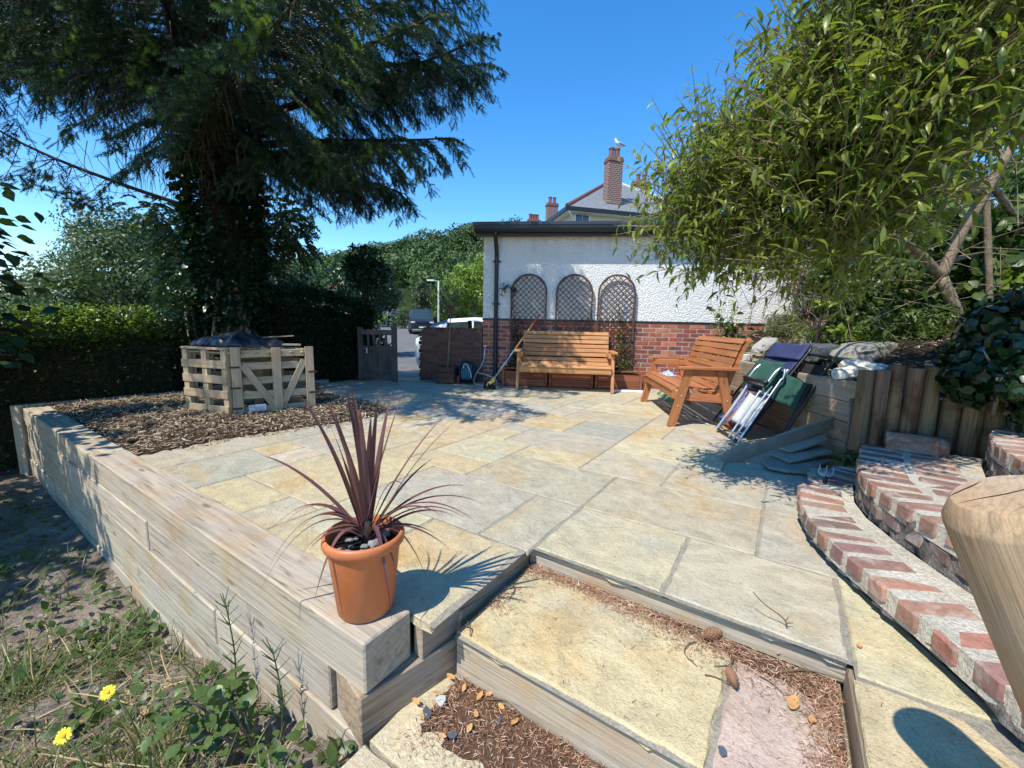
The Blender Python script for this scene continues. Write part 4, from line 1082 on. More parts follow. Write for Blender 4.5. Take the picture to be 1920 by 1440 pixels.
for k in range(70):
    x, y = random.uniform(-.085, .085), random.uniform(-.03, .03); p = V((-.36 + x, 6.735 + y, .095 - x * .4)); mb.tube([p, p + V((x * .25 - .01, y * .4, -.085 + x * .35))], [.006, .004], 4)
mb.build('bristles', 'bristle', bm_)

tp = thing('outdoor_tap', 'small metal tap on the brick pier left of the downpipe', 'tap', wp(.055, .05, .58))
mb = MB(); mb.tube([wp(.055, 0, .62), wp(.055, .07, .62), wp(.055, .085, .60), wp(.055, .085, .55)], .011, 8); mb.tube([wp(.055, .05, .62), wp(.055, .05, .66)], .008, 8); mb.box(wp(.055, .05, .668), (.05, .012, .014), WR); mb.build('tap_body', 'steel', tp, smooth=True, auto=40)
hp = thing('garden_hose', 'thin pale grey garden hose hanging from the tap and looped on the ground', 'hose', wp(.02, .2, 0))
hq = [wp(.055, .085, .56), wp(.05, .10, .45), wp(.0, .14, .30), wp(-.07, .2, .19), wp(-.09, .28, .08), wp(-.06, .4, .03), wp(.05, .48, .012), wp(.22, .44, .012), wp(.32, .32, .03), wp(.28, .25, .10), wp(.16, .22, .15), wp(.02, .2, .185), wp(-.06, .17, .19)]
def smooth_path(pts_, k=5):
    pts_ = [V(p) for p in pts_]; out = []
    for i in range(len(pts_) - 1):
        p0, p1, p2, p3 = pts_[max(i - 1, 0)], pts_[i], pts_[i + 1], pts_[min(i + 2, len(pts_) - 1)]
        for q in range(k):
            t = q / k; out.append(0.5 * ((2 * p1) + (p2 - p0) * t + (2 * p0 - 5 * p1 + 4 * p2 - p3) * t * t + (3 * p1 - p0 - 3 * p2 + p3) * t ** 3))
    return out + [pts_[-1]]
mb = MB(); mb.tube(smooth_path(hq), .0085, 8); mb.build('hose', 'hose_grey', hp, smooth=True)
rl = thing('hose_reel', 'black framed hose reel wound with blue hose standing by the brick wall', 'hose reel', (-.80, 7.36, 0), WA)
Mx = WM[rl.name]; T = lambda x, y, z: Mx @ V((x, y, z))
mb = MB()
for s in (-1, 1):
    mb.tube([T(s * .125, -.12, .012), T(s * .125, -.02, .36), T(s * .125, .12, .012)], .012, 8); mb.tube([T(s * .125, -.13, .012), T(s * .125, .13, .012)], .012, 8)
mb.tube([T(-.125, -.02, .385), T(.125, -.02, .385)], .014, 8); mb.tube([T(-.125, -.12, .014), T(.125, -.12, .014)], .012, 8); mb.tube([T(-.125, .12, .014), T(.125, .12, .014)], .012, 8)
mb.build('frame', 'pvc', rl, smooth=True, auto=40)
ry = M((Mx.to_3x3() @ V((0, 1, 0)), Mx.to_3x3() @ V((0, 0, 1)), Mx.to_3x3() @ V((1, 0, 0)))).transposed()
for s in (-.11, .102): mb = MB(); mb.lathe([(.0, 0), (.145, 0), (.145, .01), (.0, .01)], T(s, 0, .19), 20, ry); mb.build('drum_flange', 'pvc', rl)
mb = MB(); tur = []
for k in range(12 * 18): a = 2 * math.pi * k / 18; x = -.092 + .184 * ((k / 18) % 6) / 6 if (k // 108) % 2 == 0 else .092 - .184 * ((k / 18) % 6) / 6; rr = .118 + .012 * (k // 108); tur.append(T(x, rr * math.cos(a), .19 + rr * math.sin(a)))
mb.tube(tur, .0085, 6); mb.build('coiled_hose', 'hose_blue', rl, smooth=True)
mb = MB(); mb.tube(smooth_path([T(-.06, -.13, .28), T(-.02, -.14, .36), T(.03, -.15, .34), T(.09, -.15, .2), T(.10, -.15, .12)]), .0085, 8); mb.build('loose_end', 'hose_grey', rl, smooth=True)
wt = thing('watering_tray', 'faded red plastic box low behind the hose reel', 'box', (-.985, 7.42, 0))
mb = MB(); mb.box((-.985, 7.42, .06), (.10, .12, .11), WR, .01); mb.box((-.985, 7.42, .12), (.12, .14, .016), WR, .004); mb.build('box_body', 'salmon', wt)
pb = thing('planter_box', 'square dark brown wooden planter holding the lollipop tree', 'planter', (-1.16, 7.36, 0), WA)
Mx = WM[pb.name]; T = lambda x, y, z: Mx @ V((x, y, z)); PBc = (0.085, 0.045, 0.03)
for s in (-1, 1):
    for t_ in (-1, 1): board('corner_post', T(s * .135, t_ * .135, 0), T(s * .135, t_ * .135, .30), .03, .03, 'trough', pb, jit(PBc), upv=(1, 0, 0))
for k in range(3):
    for s in (-1, 1):
        board('slat', T(-.15, s * .158, .06 + .095 * k), T(.15, s * .158, .06 + .095 * k), .016, .09, 'trough', pb, jit(PBc, .15))
        board('slat', T(s * .158, -.15, .06 + .095 * k), T(s * .158, .15, .06 + .095 * k), .016, .09, 'trough', pb, jit(PBc, .15))
mb = MB(); mb.box(T(0, 0, .15), (.29, .29, .24), Mx.to_3x3()); mb.build('soil', 'compost', pb)
st = thing('standard_tree', 'thin stemmed lollipop tree with a sparse brown green round crown', 'tree', (-1.16, 7.36, .27))
mb = MB(); mb.tube([(-1.16, 7.36, .2), (-1.13, 7.36, .7), (-1.105, 7.36, 1.22)], [.014, .012, .010], 8)
tips = []
for k in range(30):
    a = random.uniform(0, 6.28); e = V((-1.105 + math.cos(a) * random.uniform(.08, .27), 7.36 + math.sin(a) * random.uniform(.05, .25), random.uniform(1.32, 1.72))); s0 = V((-1.105, 7.36, 1.22))
    m_ = s0.lerp(e, .5) + V((0, 0, -.03)); mb.tube([s0, m_, e], [.006, .004, .002], 4); tips += [m_.lerp(e, random.random() ** .6) for q in range(26)]
mb.build('trunk', 'barkpale', st, smooth=True)
leaves_obj('crown', 'bush_olive', [t_ + V((random.gauss(0, .03), random.gauss(0, .03), random.gauss(0, .03))) for t_ in tips], rand_dirs(len(tips), -.1), .05 * rng.uniform(.6, 1.2, len(tips)), LANC, st)

# garden gate, standing open
gt = thing('garden_gate', 'open weathered grey wooden gate with a lattice top beside the dark hedge', 'gate', (-2.02, 7.10, 0))
g0, g1 = V((-2.74, 7.36, 0)), V((-1.99, 7.10, 0)); gd = (g1 - g0).normalized(); gn = V((-gd.y, gd.x, 0)); GC = (0.085, 0.070, 0.060)
gL = (g1 - g0).length
G = lambda s, o, z: g0 + gd * s + gn * o + V((0, 0, z))
board('stile', G(gL - .045, 0, .03), G(gL - .045, 0, 1.0), .09, .05, 'greywood', gt, jit(GC), upv=gn)
board('stile', G(.045, 0, .03), G(.045, 0, .96), .09, .05, 'greywood', gt, jit(GC), upv=gn)
board('rail', G(.09, 0, .88), G(gL - .09, 0, .88), .045, .09, 'greywood', gt, jit(GC))
board('rail', G(.09, 0, .60), G(gL - .09, 0, .60), .045, .08, 'greywood', gt, jit(GC))
board('rail', G(.09, 0, .10), G(gL - .09, 0, .10), .03, .09, 'greywood', gt, jit(GC))
nb = 6; bw = (gL - .18) / nb
for k in range(nb): board('plank', G(.09 + bw * (k + .5), .012, .06), G(.09 + bw * (k + .5), .012, .575), bw - .006, .018, 'greywood', gt, jit(GC, .15), upv=gn)
for k in range(1, 5): board('bar', G(.09 + (gL - .18) * k / 5, 0, .64), G(.09 + (gL - .18) * k / 5, 0, .84), .032, .03, 'greywood', gt, jit(GC), upv=gn)
mb = MB(); mb.box(G(.2, -.03, .56), (.02, .02, .09)); mb.build('latch', 'steel', gt)

# pallet crate under the spruce
ct = thing('pallet_crate', 'crate of pale wooden pallets on the mulch under the spruce tree', 'crate', (-2.955, 4.315, 0))
cx = V((.638, .483, 0)).normalized(); cy = V((-.633, .207, 0)).normalized(); K0 = V((-2.955, 4.315, .03)); PC = (0.44, 0.33, 0.205); CH = .72
def side(o, d, L, nrm, braces, posts, slats):
    up_ = nrm
    for s in posts: board('post', o + d * s + V((0, 0, 0)), o + d * s + V((0, 0, CH + .015)), .09, .05, 'pallet', ct, jit(PC, .12), upv=up_)
    for z, a, b in slats: board('slat', o + d * a + nrm * .032 + V((0, 0, z)), o + d * b + nrm * .032 + V((0, 0, z)), .018, .082, 'pallet', ct, jit(PC, .15))
    for (sa, za), (sb, zb_) in braces: board('brace', o + d * sa + nrm * .036 + V((0, 0, za)), o + d * sb + nrm * .036 + V((0, 0, zb_)), .075, .02, 'pallet', ct, jit(PC, .1), upv=nrm)
fn = V((cx.y, -cx.x, 0)); ln = V((-cy.y, cy.x, 0)); ln = ln if ln.dot(V((-1, -1, 0))) > 0 else -ln
fl = .80; sl_ = .67
zs_ = [.04, .205, .365, .52, .655]
Of = K0 - fn * .03
for s in (.045, .42, fl - .045): board('post', K0 + cx * s + fn * .012, K0 + cx * s + fn * .012 + V((0, 0, CH + (.01 if s != .42 else .0))), .088, .026, 'pallet', ct, jit(PC, .12), upv=fn)
for k, z in enumerate(zs_): board('slat', K0 + cx * .09 - fn * .014 + V((0, 0, z + random.uniform(-.008, .008))), K0 + cx * (fl - .09) - fn * .014 + V((0, 0, z + .006)), .02, .078, 'pallet', ct, jit(PC, .15))
board('brace', K0 + cx * .10 + fn * .008 + V((0, 0, .545)), K0 + cx * .40 + fn * .008 + V((0, 0, .035)), .07, .018, 'pallet', ct, jit(PC, .1), upv=fn)
board('brace', K0 + cx * .70 + fn * .008 + V((0, 0, .575)), K0 + cx * .45 + fn * .008 + V((0, 0, .05)), .07, .018, 'pallet', ct, jit(PC, .1), upv=fn)
for s in (.05, .335, sl_ - .05): board('post', K0 + cy * s - cx * .012, K0 + cy * s - cx * .012 + V((0, 0, CH)), .075, .05, 'pallet', ct, jit(PC, .12), upv=ln)
for z in (.06, .225, .385, .545): board('slat', K0 + cy * .02 + ln * .035 + V((0, 0, z)), K0 + cy * sl_ + ln * .035 + V((0, 0, z)), .02, .085, 'pallet', ct, jit(PC, .15))
board('rail', K0 + cy * .03 + V((0, 0, CH - .01)), K0 + cy * sl_ + V((0, 0, CH - .01)), .09, .022, 'pallet', ct, jit(PC, .12))
K1 = K0 + cx * fl; K2 = K0 + cy * sl_
for z in (.06, .225, .385, .545, .66):
    board('slat', K1 + cy * .02 + V((0, 0, z)), K1 + cy * sl_ + V((0, 0, z)), .02, .085, 'pallet', ct, jit(PC, .15))
    board('slat', K2 + cx * .04 + V((0, 0, z)), K2 + cx * fl + V((0, 0, z)), .02, .085, 'pallet', ct, jit(PC, .15))
for s in (.05, .4, .75): board('post', K2 + cx * s - fn * -.02, K2 + cx * s - fn * -.02 + V((0, 0, CH)), .088, .03, 'pallet', ct, jit(PC, .12), upv=fn)
for k in range(7): board('lid_slat', K0 + cx * (.03 + .115 * k) + V((0, 0, CH - .05)), K0 + cx * (.03 + .115 * k) + cy * sl_ + V((0, 0, CH - .05)), .085, .018, 'pallet', ct, jit(PC, .12))
for s, z in ((.03, .52), (.03, .30), (.03, .08), (fl - .02, .44), (fl - .02, .2)):
    mb = MB(); mb.box(K0 + cx * s + fn * .028 + V((0, 0, z)), (.09, .004, .022), M((cx, fn, V((0, 0, 1)))).transposed()); mb.build('strap', 'rust', ct)
for k in range(3): board('inner_board', K0 + cx * (.2 + .22 * k) + cy * .3, K0 + cx * (.22 + .2 * k) + cy * .25 + V((0, 0, .5)), .08, .02, 'pallet', ct, jit(PC, .2), upv=fn)
mb = MB(); FR = M((cx, V((0, 0, 1)).cross(cx), V((0, 0, 1)))).transposed()
mb.box(K0 + cx * .215 + fn * .010 + V((0, 0, .068)), (.165, .006, .072), FR, .001); lb = mb.build('paper_label', 'whiteprint', ct)
def arc_letter(mbx, c, r, w, a0, a1, bar_=False):
    ps = [(c[0] + r * math.cos(a0 + (a1 - a0) * k / 14), c[1] + r * math.sin(a0 + (a1 - a0) * k / 14)) for k in range(15)]
    L = lambda q: K0 + cx * (.215 + q[0]) + fn * .0142 + V((0, 0, .068 + q[1]))
    for a, b in zip(ps, ps[1:]): mbx.bar(L(a), L(b), .0012, w, V((0, 0, 1)) if abs(a[0] - b[0]) > abs(a[1] - b[1]) else cx)
    if bar_: mbx.bar(L((c[0] - r, c[1])), L((c[0] - r * .15, c[1])), .0012, w, V((0, 0, 1)))
mb = MB(); arc_letter(mb, (-.055, .014), .012, .004, R(60), R(300)); arc_letter(mb, (-.022, .014), .012, .004, R(60), R(300), True)
for k in range(5):
    z = .012 - .010 * k; a = -.012 if k < 2 else -.03
    mb.bar(K0 + cx * (.215 + a) + fn * .0142 + V((0, 0, .068 + z)), K0 + cx * (.215 + .07 - .012 * (k % 3)) + fn * .0142 + V((0, 0, .068 + z)), .001, .0022)
mb.build('label_print', 'print_black', lb)
# black plastic heap on the crate
g = 34; vs = []; fs = []
cc = K0 + cx * .33 + cy * .33 + V((0, 0, CH + .02))
for j in range(g + 1):
    for i in range(g + 1):
        a, b = (i / g - .5) * 2, (j / g - .5) * 2
        rr = max(abs(a), abs(b)); q = cc + cx * (a * .30 - .03) * (1 + .12 * fbm(a, b, 2.0)) + cy * b * .29 * (1 + .15 * fbm(a, b, 2.2, 5))
        h = .115 * max(0, 1 - rr ** 3) * (1 + .6 * fbm(a, b, 1.4, 2)) + .022 * abs(fbm(a, b, 2.0, 9)) + .010 * fbm(a + b * .5, b, 6.0, 3) - .03 * max(0, rr - .75) * 4 * (0.6 + fbm(a, b, 3, 7))
        vs.append(q + V((0, 0, max(-.055, h))))
for j in range(g):
    for i in range(g): fs.append((j * (g + 1) + i, j * (g + 1) + i + 1, (j + 1) * (g + 1) + i + 1, (j + 1) * (g + 1) + i))
mb = MB(); mb.add(vs, fs); sh = mb.build('plastic_sheet', 'blacksheet', None, smooth=True); sm = sh.modifiers.new('thick', 'SOLIDIFY'); sm.thickness = .004
setp(sh, 'crumpled black plastic sheeting heaped on top of the pallet crate', 'plastic sheet')
board_o = board('loose_stick', K0 + cx * .5 + cy * .35 + V((0, 0, CH + .10)), K0 + cx * .75 + cy * .2 + V((0, 0, CH + .125)), .012, .012, 'pallet', None, (0.45, .34, .22)); setp(board_o, 'thin wooden stick lying across the top right of the pallet crate', 'stick')
board_o = board('loose_board', K0 + cx * .56 + cy * .10 + V((0, 0, CH + .03)), K0 + cx * .72 + cy * .06 + V((0, 0, CH + .025)), .09, .02, 'pallet', None, (0.30, .24, .17)); setp(board_o, 'short broken board on the top right corner of the pallet crate', 'board')

# ================================================================ folding chairs leaning on the sleeper wall
class Frame:
    """local a (along the ground), b (up the lean), c (towards the patio)"""
    def __init__(s, o, a, b):
        s.o = V(o); s.a = V(a).normalized(); s.b = V(b).normalized(); s.c = s.a.cross(s.b).normalized()
        if s.c.x > 0: s.c = -s.c
    def __call__(s, a, b, c=0.0): return s.o + s.a * a + s.b * b + s.c * c
def sheet_mesh(F, a0, a1, b0, b1, c, sag, n=10, thick=.006, wav=.006):
    mb = MB(); vs = []
    for j in range(n + 1):
        for i in range(n + 1):
            a, b = a0 + (a1 - a0) * i / n, b0 + (b1 - b0) * j / n
            vs.append(F(a, b, c - sag * math.sin(math.pi * i / n) + wav * fbm(a * 5, b * 5, 2.0, c * 30)))
    k = (n + 1) * (n + 1); vs2 = [v - F.c * thick for v in vs]
    fs = []
    for j in range(n):
        for i in range(n):
            q = (j * (n + 1) + i, j * (n + 1) + i + 1, (j + 1) * (n + 1) + i + 1, (j + 1) * (n + 1) + i)
            fs.append(q); fs.append(tuple(k + x for x in q[::-1]))
    for i in range(n):
        for a, b in ((i, i + 1), (n * (n + 1) + i + 1, n * (n + 1) + i), ((i + 1) * (n + 1), i * (n + 1)), (i * (n + 1) + n, (i + 1) * (n + 1) + n)): fs.append((b, a, k + a, k + b))
    return mb.add(vs + vs2, fs)
gc = thing('folding_chair', 'folded aluminium chair with green canvas leaning in front of the navy one', 'folding chair', (2.14, 3.98, 0), group='folded chairs leaning on the sleeper wall')
F = Frame((2.157, 4.22, .012), V((2.114, 3.745, 0)) - V((2.157, 4.22, 0)), (.53, .02, .85))
mb = MB()
for a0, a1, c0, b1 in ((.0, .02, 0, .70), (.045, .03, .03, .60), (.085, .10, .055, .52)):
    for s in (0, 1):
        f = (lambda a: a) if s == 0 else (lambda a: .475 - a)
        mb.tube([F(f(a0), 0, c0), F(f(a1), b1, c0 + .01)], .011, 8)
mb.tube([F(.06, .58, .06), F(.415, .58, .06)], .009, 6); mb.tube([F(.02, .52, .005), F(.105, .51, .066)], .008, 6); mb.tube([F(.455, .52, .005), F(.37, .51, .066)], .008, 6)
mb.tube(smooth_path([F(.02, .70, 0), F(.02, .76, .02), F(.06, .80, .05), F(.06, .72, .08), F(.05, .6, .08)]), .011, 8); mb.tube(smooth_path([F(.455, .70, 0), F(.455, .76, .02), F(.43, .80, .05), F(.43, .72, .08), F(.43, .6, .08)]), .011, 8)
mb.build('frame', 'alu', gc, smooth=True, auto=50)
mb = MB(); mb.tube([F(0, .012, .01), F(.475, .012, .01)], .014, 8); mb.build('foot_bar', 'blackmetal', gc, smooth=True, auto=50)
sheet_mesh(F, .06, .42, .16, .50, -.012, .02).build('inner_panel', 'white_mesh', gc, smooth=True)
sheet_mesh(F, .0, .475, .56, .84, .085, .035, wav=.014).build('seat_canvas', 'green_canvas', gc, smooth=True)
mb = MB(); mb.tube([F(.02, .60, .10), F(.24, .595, .10), F(.455, .60, .10)], .02, 8); mb.build('canvas_hem', 'blackmetal', gc, smooth=True)
F2 = Frame((2.33, 3.84, .475), V((2.60, 3.74, .33)) - V((2.33, 3.84, .475)), V((2.43, 3.88, .69)) - V((2.33, 3.84, .475)))
sheet_mesh(F2, .0, .34, .0, .27, .02, .02, wav=.022).build('back_canvas', 'green_canvas', gc, smooth=True)
mb = MB()
for s in (.03, .445):
    for b in (.05, .09, .34): mb.tube([F(s, b, -.012), F(s, b, .045)], .008, 8)
mb.build('hinge_pin', 'steel', gc)
nc = thing('folding_chair', 'folded navy canvas recliner with dark frame, tallest in the leaning chair stack', 'folding chair', (2.38, 4.15, 0), group='folded chairs leaning on the sleeper wall')
F = Frame((2.25, 4.48, .02), (.05, -1, 0), (.56, -.02, .84))
mb = MB()
for s in (.0, .54):
    mb.tube([F(s, 0, .03), F(s, .99, .03)], .013, 8); mb.tube([F(s + (.03 if s == 0 else -.03), .0, -.02), F(s + (.03 if s == 0 else -.03), .8, -.03)], .012, 8)
mb.tube(smooth_path([F(0, .97, .03), F(.01, 1.02, .03), F(.05, 1.045, .03), F(.27, 1.05, .03), F(.49, 1.045, .03), F(.53, 1.02, .03), F(.54, .97, .03)]), .013, 8)
mb.tube([F(0, .02, .03), F(.54, .02, .03)], .012, 8); mb.tube([F(0, .48, .03), F(.54, .48, .03)], .012, 8)
mb.build('frame', 'blackmetal', nc, smooth=True, auto=50)
sheet_mesh(F, .035, .505, .50, .90, .035, .015).build('back_canvas', 'navy_canvas', nc, smooth=True)
sheet_mesh(F, .02, .52, .88, 1.05, .058, .0, wav=.012, thick=.03).build('head_pillow', 'navy_canvas', nc, smooth=True)
sheet_mesh(F, .035, .505, .08, .46, .02, .02).build('seat_canvas', 'plaid', nc, smooth=True)
for s in (.03, .49):
    mb = MB(); mb.box(F(s, .74, .05), (.012, .05, .012), M((F.a, F.b, F.c)).transposed()); mb.build('clip', 'white_paint', nc)
mb = MB(); mb.box(F(.1, .34, .05), (.05, .16, .02), M((F.a, F.b, F.c)).transposed(), .005); mb.box(F(.44, .34, .05), (.05, .16, .02), M((F.a, F.b, F.c)).transposed(), .005); mb.build('armrest', 'pvc', nc)
bc = thing('folding_chair', 'folded black chair hidden behind the navy recliner against the sleeper wall', 'folding chair', (2.5, 3.95, 0), group='folded chairs leaning on the sleeper wall')
F = Frame((2.45, 4.18, .02), (.05, -1, 0), (.42, -.03, .88))
mb = MB()
for s in (0, .05, .45, .50): mb.tube([F(s, 0, .02), F(s + .005, .84, .02)], .011, 8)
mb.tube(smooth_path([F(0, .82, .02), F(.02, .87, .02), F(.25, .89, .02), F(.48, .87, .02), F(.5, .82, .02)]), .011, 8); mb.tube([F(0, .1, .02), F(.5, .1, .02)], .011, 8)
mb.build('frame', 'blackmetal', bc, smooth=True, auto=50)
sheet_mesh(F, .03, .47, .42, .80, .03, .02).build('back_canvas', 'bristle', bc, smooth=True)

# plank, slates, fork, stray coping brick
pk = board('plank', (1.705, 3.19, .02), (2.70, 3.40, .30), .030, .105, 'slate', None, (0.27, .25, .205), upv=(0, 0, 1), ch=.004); setp(pk, 'long slate grey plank propped up from the paving to the sleeper wall', 'plank')
def stone(name, label, cat, c, size, rz, col, mat='rock', seed=0, tilt=(0, 0), group=None, flat=.5, sub=3, amp=.22):
    me = bpy.data.meshes.new(name); import bmesh
    bm = bmesh.new(); bmesh.ops.create_icosphere(bm, subdivisions=sub, radius=1.0)
    for v in bm.verts:
        p = v.co.copy(); q = V([math.copysign(abs(k) ** flat, k) for k in p]); q /= max(1e-6, max(abs(q.x), abs(q.y), abs(q.z))) ** .35
        k = 1 + amp * noise.fractal(p * 1.3 + V((seed * 7.1, 0, 0)), 1, 2, 4) + .06 * noise.fractal(p * 5 + V((seed, 3, 0)), 1, 2, 3)
        v.co = V((q.x * size[0] / 2 * k, q.y * size[1] / 2 * k, q.z * size[2] / 2 * k))
    bm.to_mesh(me); bm.free()
    for p in me.polygons: p.use_smooth = True
    me.set_sharp_from_angle(angle=R(32))
    mw = M.Translation(V(c)) @ M.Rotation(rz, 4, 'Z') @ M.Rotation(tilt[0], 4, 'X') @ M.Rotation(tilt[1], 4, 'Y')
    return setp(link_mesh(name, me, mat, mw, None, col), label, cat, group)
SLC = (0.30, .285, .235)
for k, (x, y, z, a, b, rz, ty, lab) in enumerate((
        (2.30, 3.20, .035, .62, .34, .5, -.03, 'broad grey slate slab lowest under the leaning plank'),
        (2.36, 3.24, .085, .55, .26, .35, -.10, 'grey slate piece lying second in the pile under the plank'),
        (2.42, 3.33, .150, .52, .22, .28, -.22, 'narrow slate piece uppermost in the pile tilted towards the wall'),
        (2.12, 3.02, .025, .40, .22, -.2, .02, 'thin dark slate flat on the paving in front of the pile'),
        (2.20, 2.83, .040, .24, .14, .7, -.12, 'small pale yellowish stone flake beside the top of the brick step'))):
    n = 9; pts = []
    for i in range(n):
        t = 2 * math.pi * i / n; q = 1 / max(abs(math.cos(t)) / (a / 2), abs(math.sin(t)) / (b / 2)); q *= random.uniform(.85, 1.05); pts.append((math.cos(t) * q, math.sin(t) * q))
    mb = MB(); mb.prism(pts, -.012, .012); me = mb.mesh('slate_piece')
    o = link_mesh('slate_piece', me, 'slate', M.Translation((x, y, z)) @ M.Rotation(rz, 4, 'Z') @ M.Rotation(ty, 4, 'Y'), None, (0.46, .42, .28) if k == 4 else jit(SLC, .15)); setp(o, lab, 'stone slab', 'slate pieces piled under the plank')
    b_ = o.modifiers.new('bevel', 'BEVEL'); b_.width = .006; b_.segments = 1
hf = thing('hand_fork', 'three pronged pale metal hand fork lying on the shaded brick step', 'hand fork', (2.05, 2.55, .14))
mb = MB(); fo = V((1.985, 2.50, .152)); fa = V((.62, .78, 0)).normalized(); fb = V((fa.y, -fa.x, 0))
for k in (-1, 0, 1):
    mb.tube(smooth_path([fo + fb * .0, fo + fb * .030 * k + fa * .02, fo + fb * .036 * k + fa * .06 + V((0, 0, .008)), fo + fb * .036 * k + fa * .145 + V((0, 0, .035))]), [.008] * 10 + [.007, .006, .005, .004, .003, .0015], 8)
mb.tube([fo + fb * -.04 + fa * .03 + V((0, 0, .002)), fo + fb * .04 + fa * .03 + V((0, 0, .002))], .006, 6)
mb.build('prongs', 'steel', hf, smooth=True)
mb = MB(); mb.tube([fo, fo - fa * .03, fo - fa * .05, fo - fa * .13], [.006, .008, .013, .012], 8); mb.build('handle', 'pvc', hf, smooth=True)
mb = MB(); prof = []
for k in range(13): a = math.pi * k / 12; prof.append((.055 * math.cos(a), .045 + .06 * math.sin(a)))
prof = [(.055, 0)] + prof + [(-.055, 0)]; n = len(prof)
vs = [(x, y, z) for x in (-.14, -.13, .10, .135, .15) for y, z in [(p[0] * (1 if x < .12 else (.9 if x < .14 else .7)), p[1] * (1 if x < .12 else (.93 if x < .14 else .8)) + (0 if x < .12 else .002)) for p in prof]]
fs = [(j * n + i, (j + 1) * n + i, (j + 1) * n + (i + 1) % n, j * n + (i + 1) % n) for j in range(4) for i in range(n)] + [tuple(range(n)), tuple(range(5 * n - 1, 4 * n - 1, -1))]
mb.add(vs, fs); me = mb.mesh('coping_brick', True); me.set_sharp_from_angle(angle=R(40))
cb = link_mesh('coping_brick', me, 'stepbrick', M.Translation((2.56, 2.55, .312)) @ M.Rotation(R(-36), 4, 'Z'), None, (0.27, .15, .10)); setp(cb, 'loose half round coping brick lying against the foot of the logs', 'brick')
# stones on the bank
stone('white_rock', 'large white quartz boulder on the sleeper wall beside the logs', 'boulder', (2.95, 3.50, .725), (.44, .30, .17), .5, (0.72, .66, .54), seed=6, flat=.9, amp=.38)
stone('dark_stone', 'dark slate boulder just behind the navy folding chair', 'boulder', (3.20, 4.30, .83), (.42, .2, .2), .25, (0.09, .10, .105), 'slate', 5)
stone('flat_stone', 'long flat grey boulder lying above the white quartz boulder', 'boulder', (3.42, 4.02, .86), (.66, .34, .19), .35, (0.26, .245, .20), seed=8, tilt=(.1, -.12), flat=.8)
stone('leaning_stone', 'tilted pale grey stone slab behind the corner of the bench back', 'boulder', (3.36, 5.55, .80), (.36, .2, .22), .6, (0.36, .345, .30), seed=11, tilt=(.2, -.5))
stone('concrete_lump', 'rounded concrete lump at the end of the garage brick base', 'boulder', (4.28, 6.75, 1.10), (.38, .3, .38), .2, (0.40, .37, .31), seed=13)
stone('brown_stone', 'long low brown stone edging the bank above the bench', 'boulder', (3.17, 5.45, .70), (.55, .16, .12), 1.2, (0.30, .235, .165), seed=17)
stone('small_white_stone', 'small white stone on the soil behind the bench arm', 'stone', (2.98, 5.30, .70), (.10, .08, .09), 0, (0.66, .64, .60), seed=19)
stone('bank_stone', 'grey fist sized stone half hidden by bank plants, upper one', 'stone', (3.75, 4.7, 1.02), (.22, .16, .12), .4, (0.28, .27, .24), seed=23)
stone('bank_stone', 'pale stone fragment on dark bark above the dark slate boulder', 'stone', (3.45, 5.0, .86), (.2, .1, .07), .9, (0.46, .44, .40), seed=29)
pl = thing('potted_plant', 'tiny plant in a pale pot on the sleeper wall behind the bench', 'pot plant', (2.99, 6.75, .66))
mb = MB(); mb.lathe([(.0, .0), (.045, .0), (.055, .10), (.048, .10), (.04, .08), (0, .08)], (2.99, 6.75, .66), 14); mb.build('pot_body', 'white_mesh', pl, smooth=True, auto=40)
leaves_obj('foliage', 'bankleaf', [V((2.99, 6.75, .78)) + V(d) * random.uniform(.02, .09) for d in rand_dirs(70, .5)], rand_dirs(70, .5), .05, LANC, pl)
# things under and on the right bench
bgm = []; g = 20
for j in range(g + 1):
    for i in range(2 * g + 1):
        a, b = (i / g - 1), (j / g - .5) * 2; h = .085 * math.sqrt(max(0, 1 - a * a)) * (1 - b ** 4) ** .5 * (1 + .3 * fbm(a * 2, b * 2, 1.5)) + .012 * fbm(a * 6, b * 6, 1)
        bgm.append((2.42 + a * .12 + b * .05, 6.20 + a * -.10 + b * .34, .004 + max(0, h)))
w_ = 2 * g + 1; fs = [(j * w_ + i, j * w_ + i + 1, (j + 1) * w_ + i + 1, (j + 1) * w_ + i) for j in range(g) for i in range(2 * g)]
mb = MB(); mb.add(bgm, fs); o = mb.build('compost_bag', 'bagprint', None, smooth=True); setp(o, 'part used green printed compost bag lying behind the right bench legs', 'bag')
mb = MB(); vs = []
for j in range(15):
    for i in range(15):
        a, b = i / 7 - 1, j / 7 - 1; vs.append((2.12 + a * .09, 5.62 + b * .11, .418 + .05 * max(0, 1 - max(abs(a), abs(b)) ** 2) * (1 + fbm(a, b, 2.2)) + .01 * fbm(a, b, 6)))
mb.add(vs, [(j * 15 + i, j * 15 + i + 1, (j + 1) * 15 + i + 1, (j + 1) * 15 + i) for j in range(14) for i in range(14)])
setp(mb.build('plastic_bag', 'bagblue', None, smooth=True), 'crumpled pale blue plastic bag on the seat of the right bench', 'bag')
for k, (a, b, lab) in enumerate((((2.05, 5.75, .012), (2.33, 4.30, .012), 'longer thin pale cane on the paving under the right bench'), ((1.98, 5.35, .012), (2.18, 4.45, .012), 'shorter thin pale cane on the paving under the right bench'))):
    mb = MB(); mb.tube([a, V(a).lerp(V(b), .5) + V((.006, 0, 0)), b], .006, 6); setp(mb.build('cane', 'cane', None, smooth=True), lab, 'cane', 'canes under the right bench')
mb = MB(); wbox(mb, 2.3, 2.78, .48, .56, .0, .03, .004); setp(mb.build('wood_offcut', 'white_paint', None), 'white painted wood offcut on the ground by the right hand trough', 'offcut')

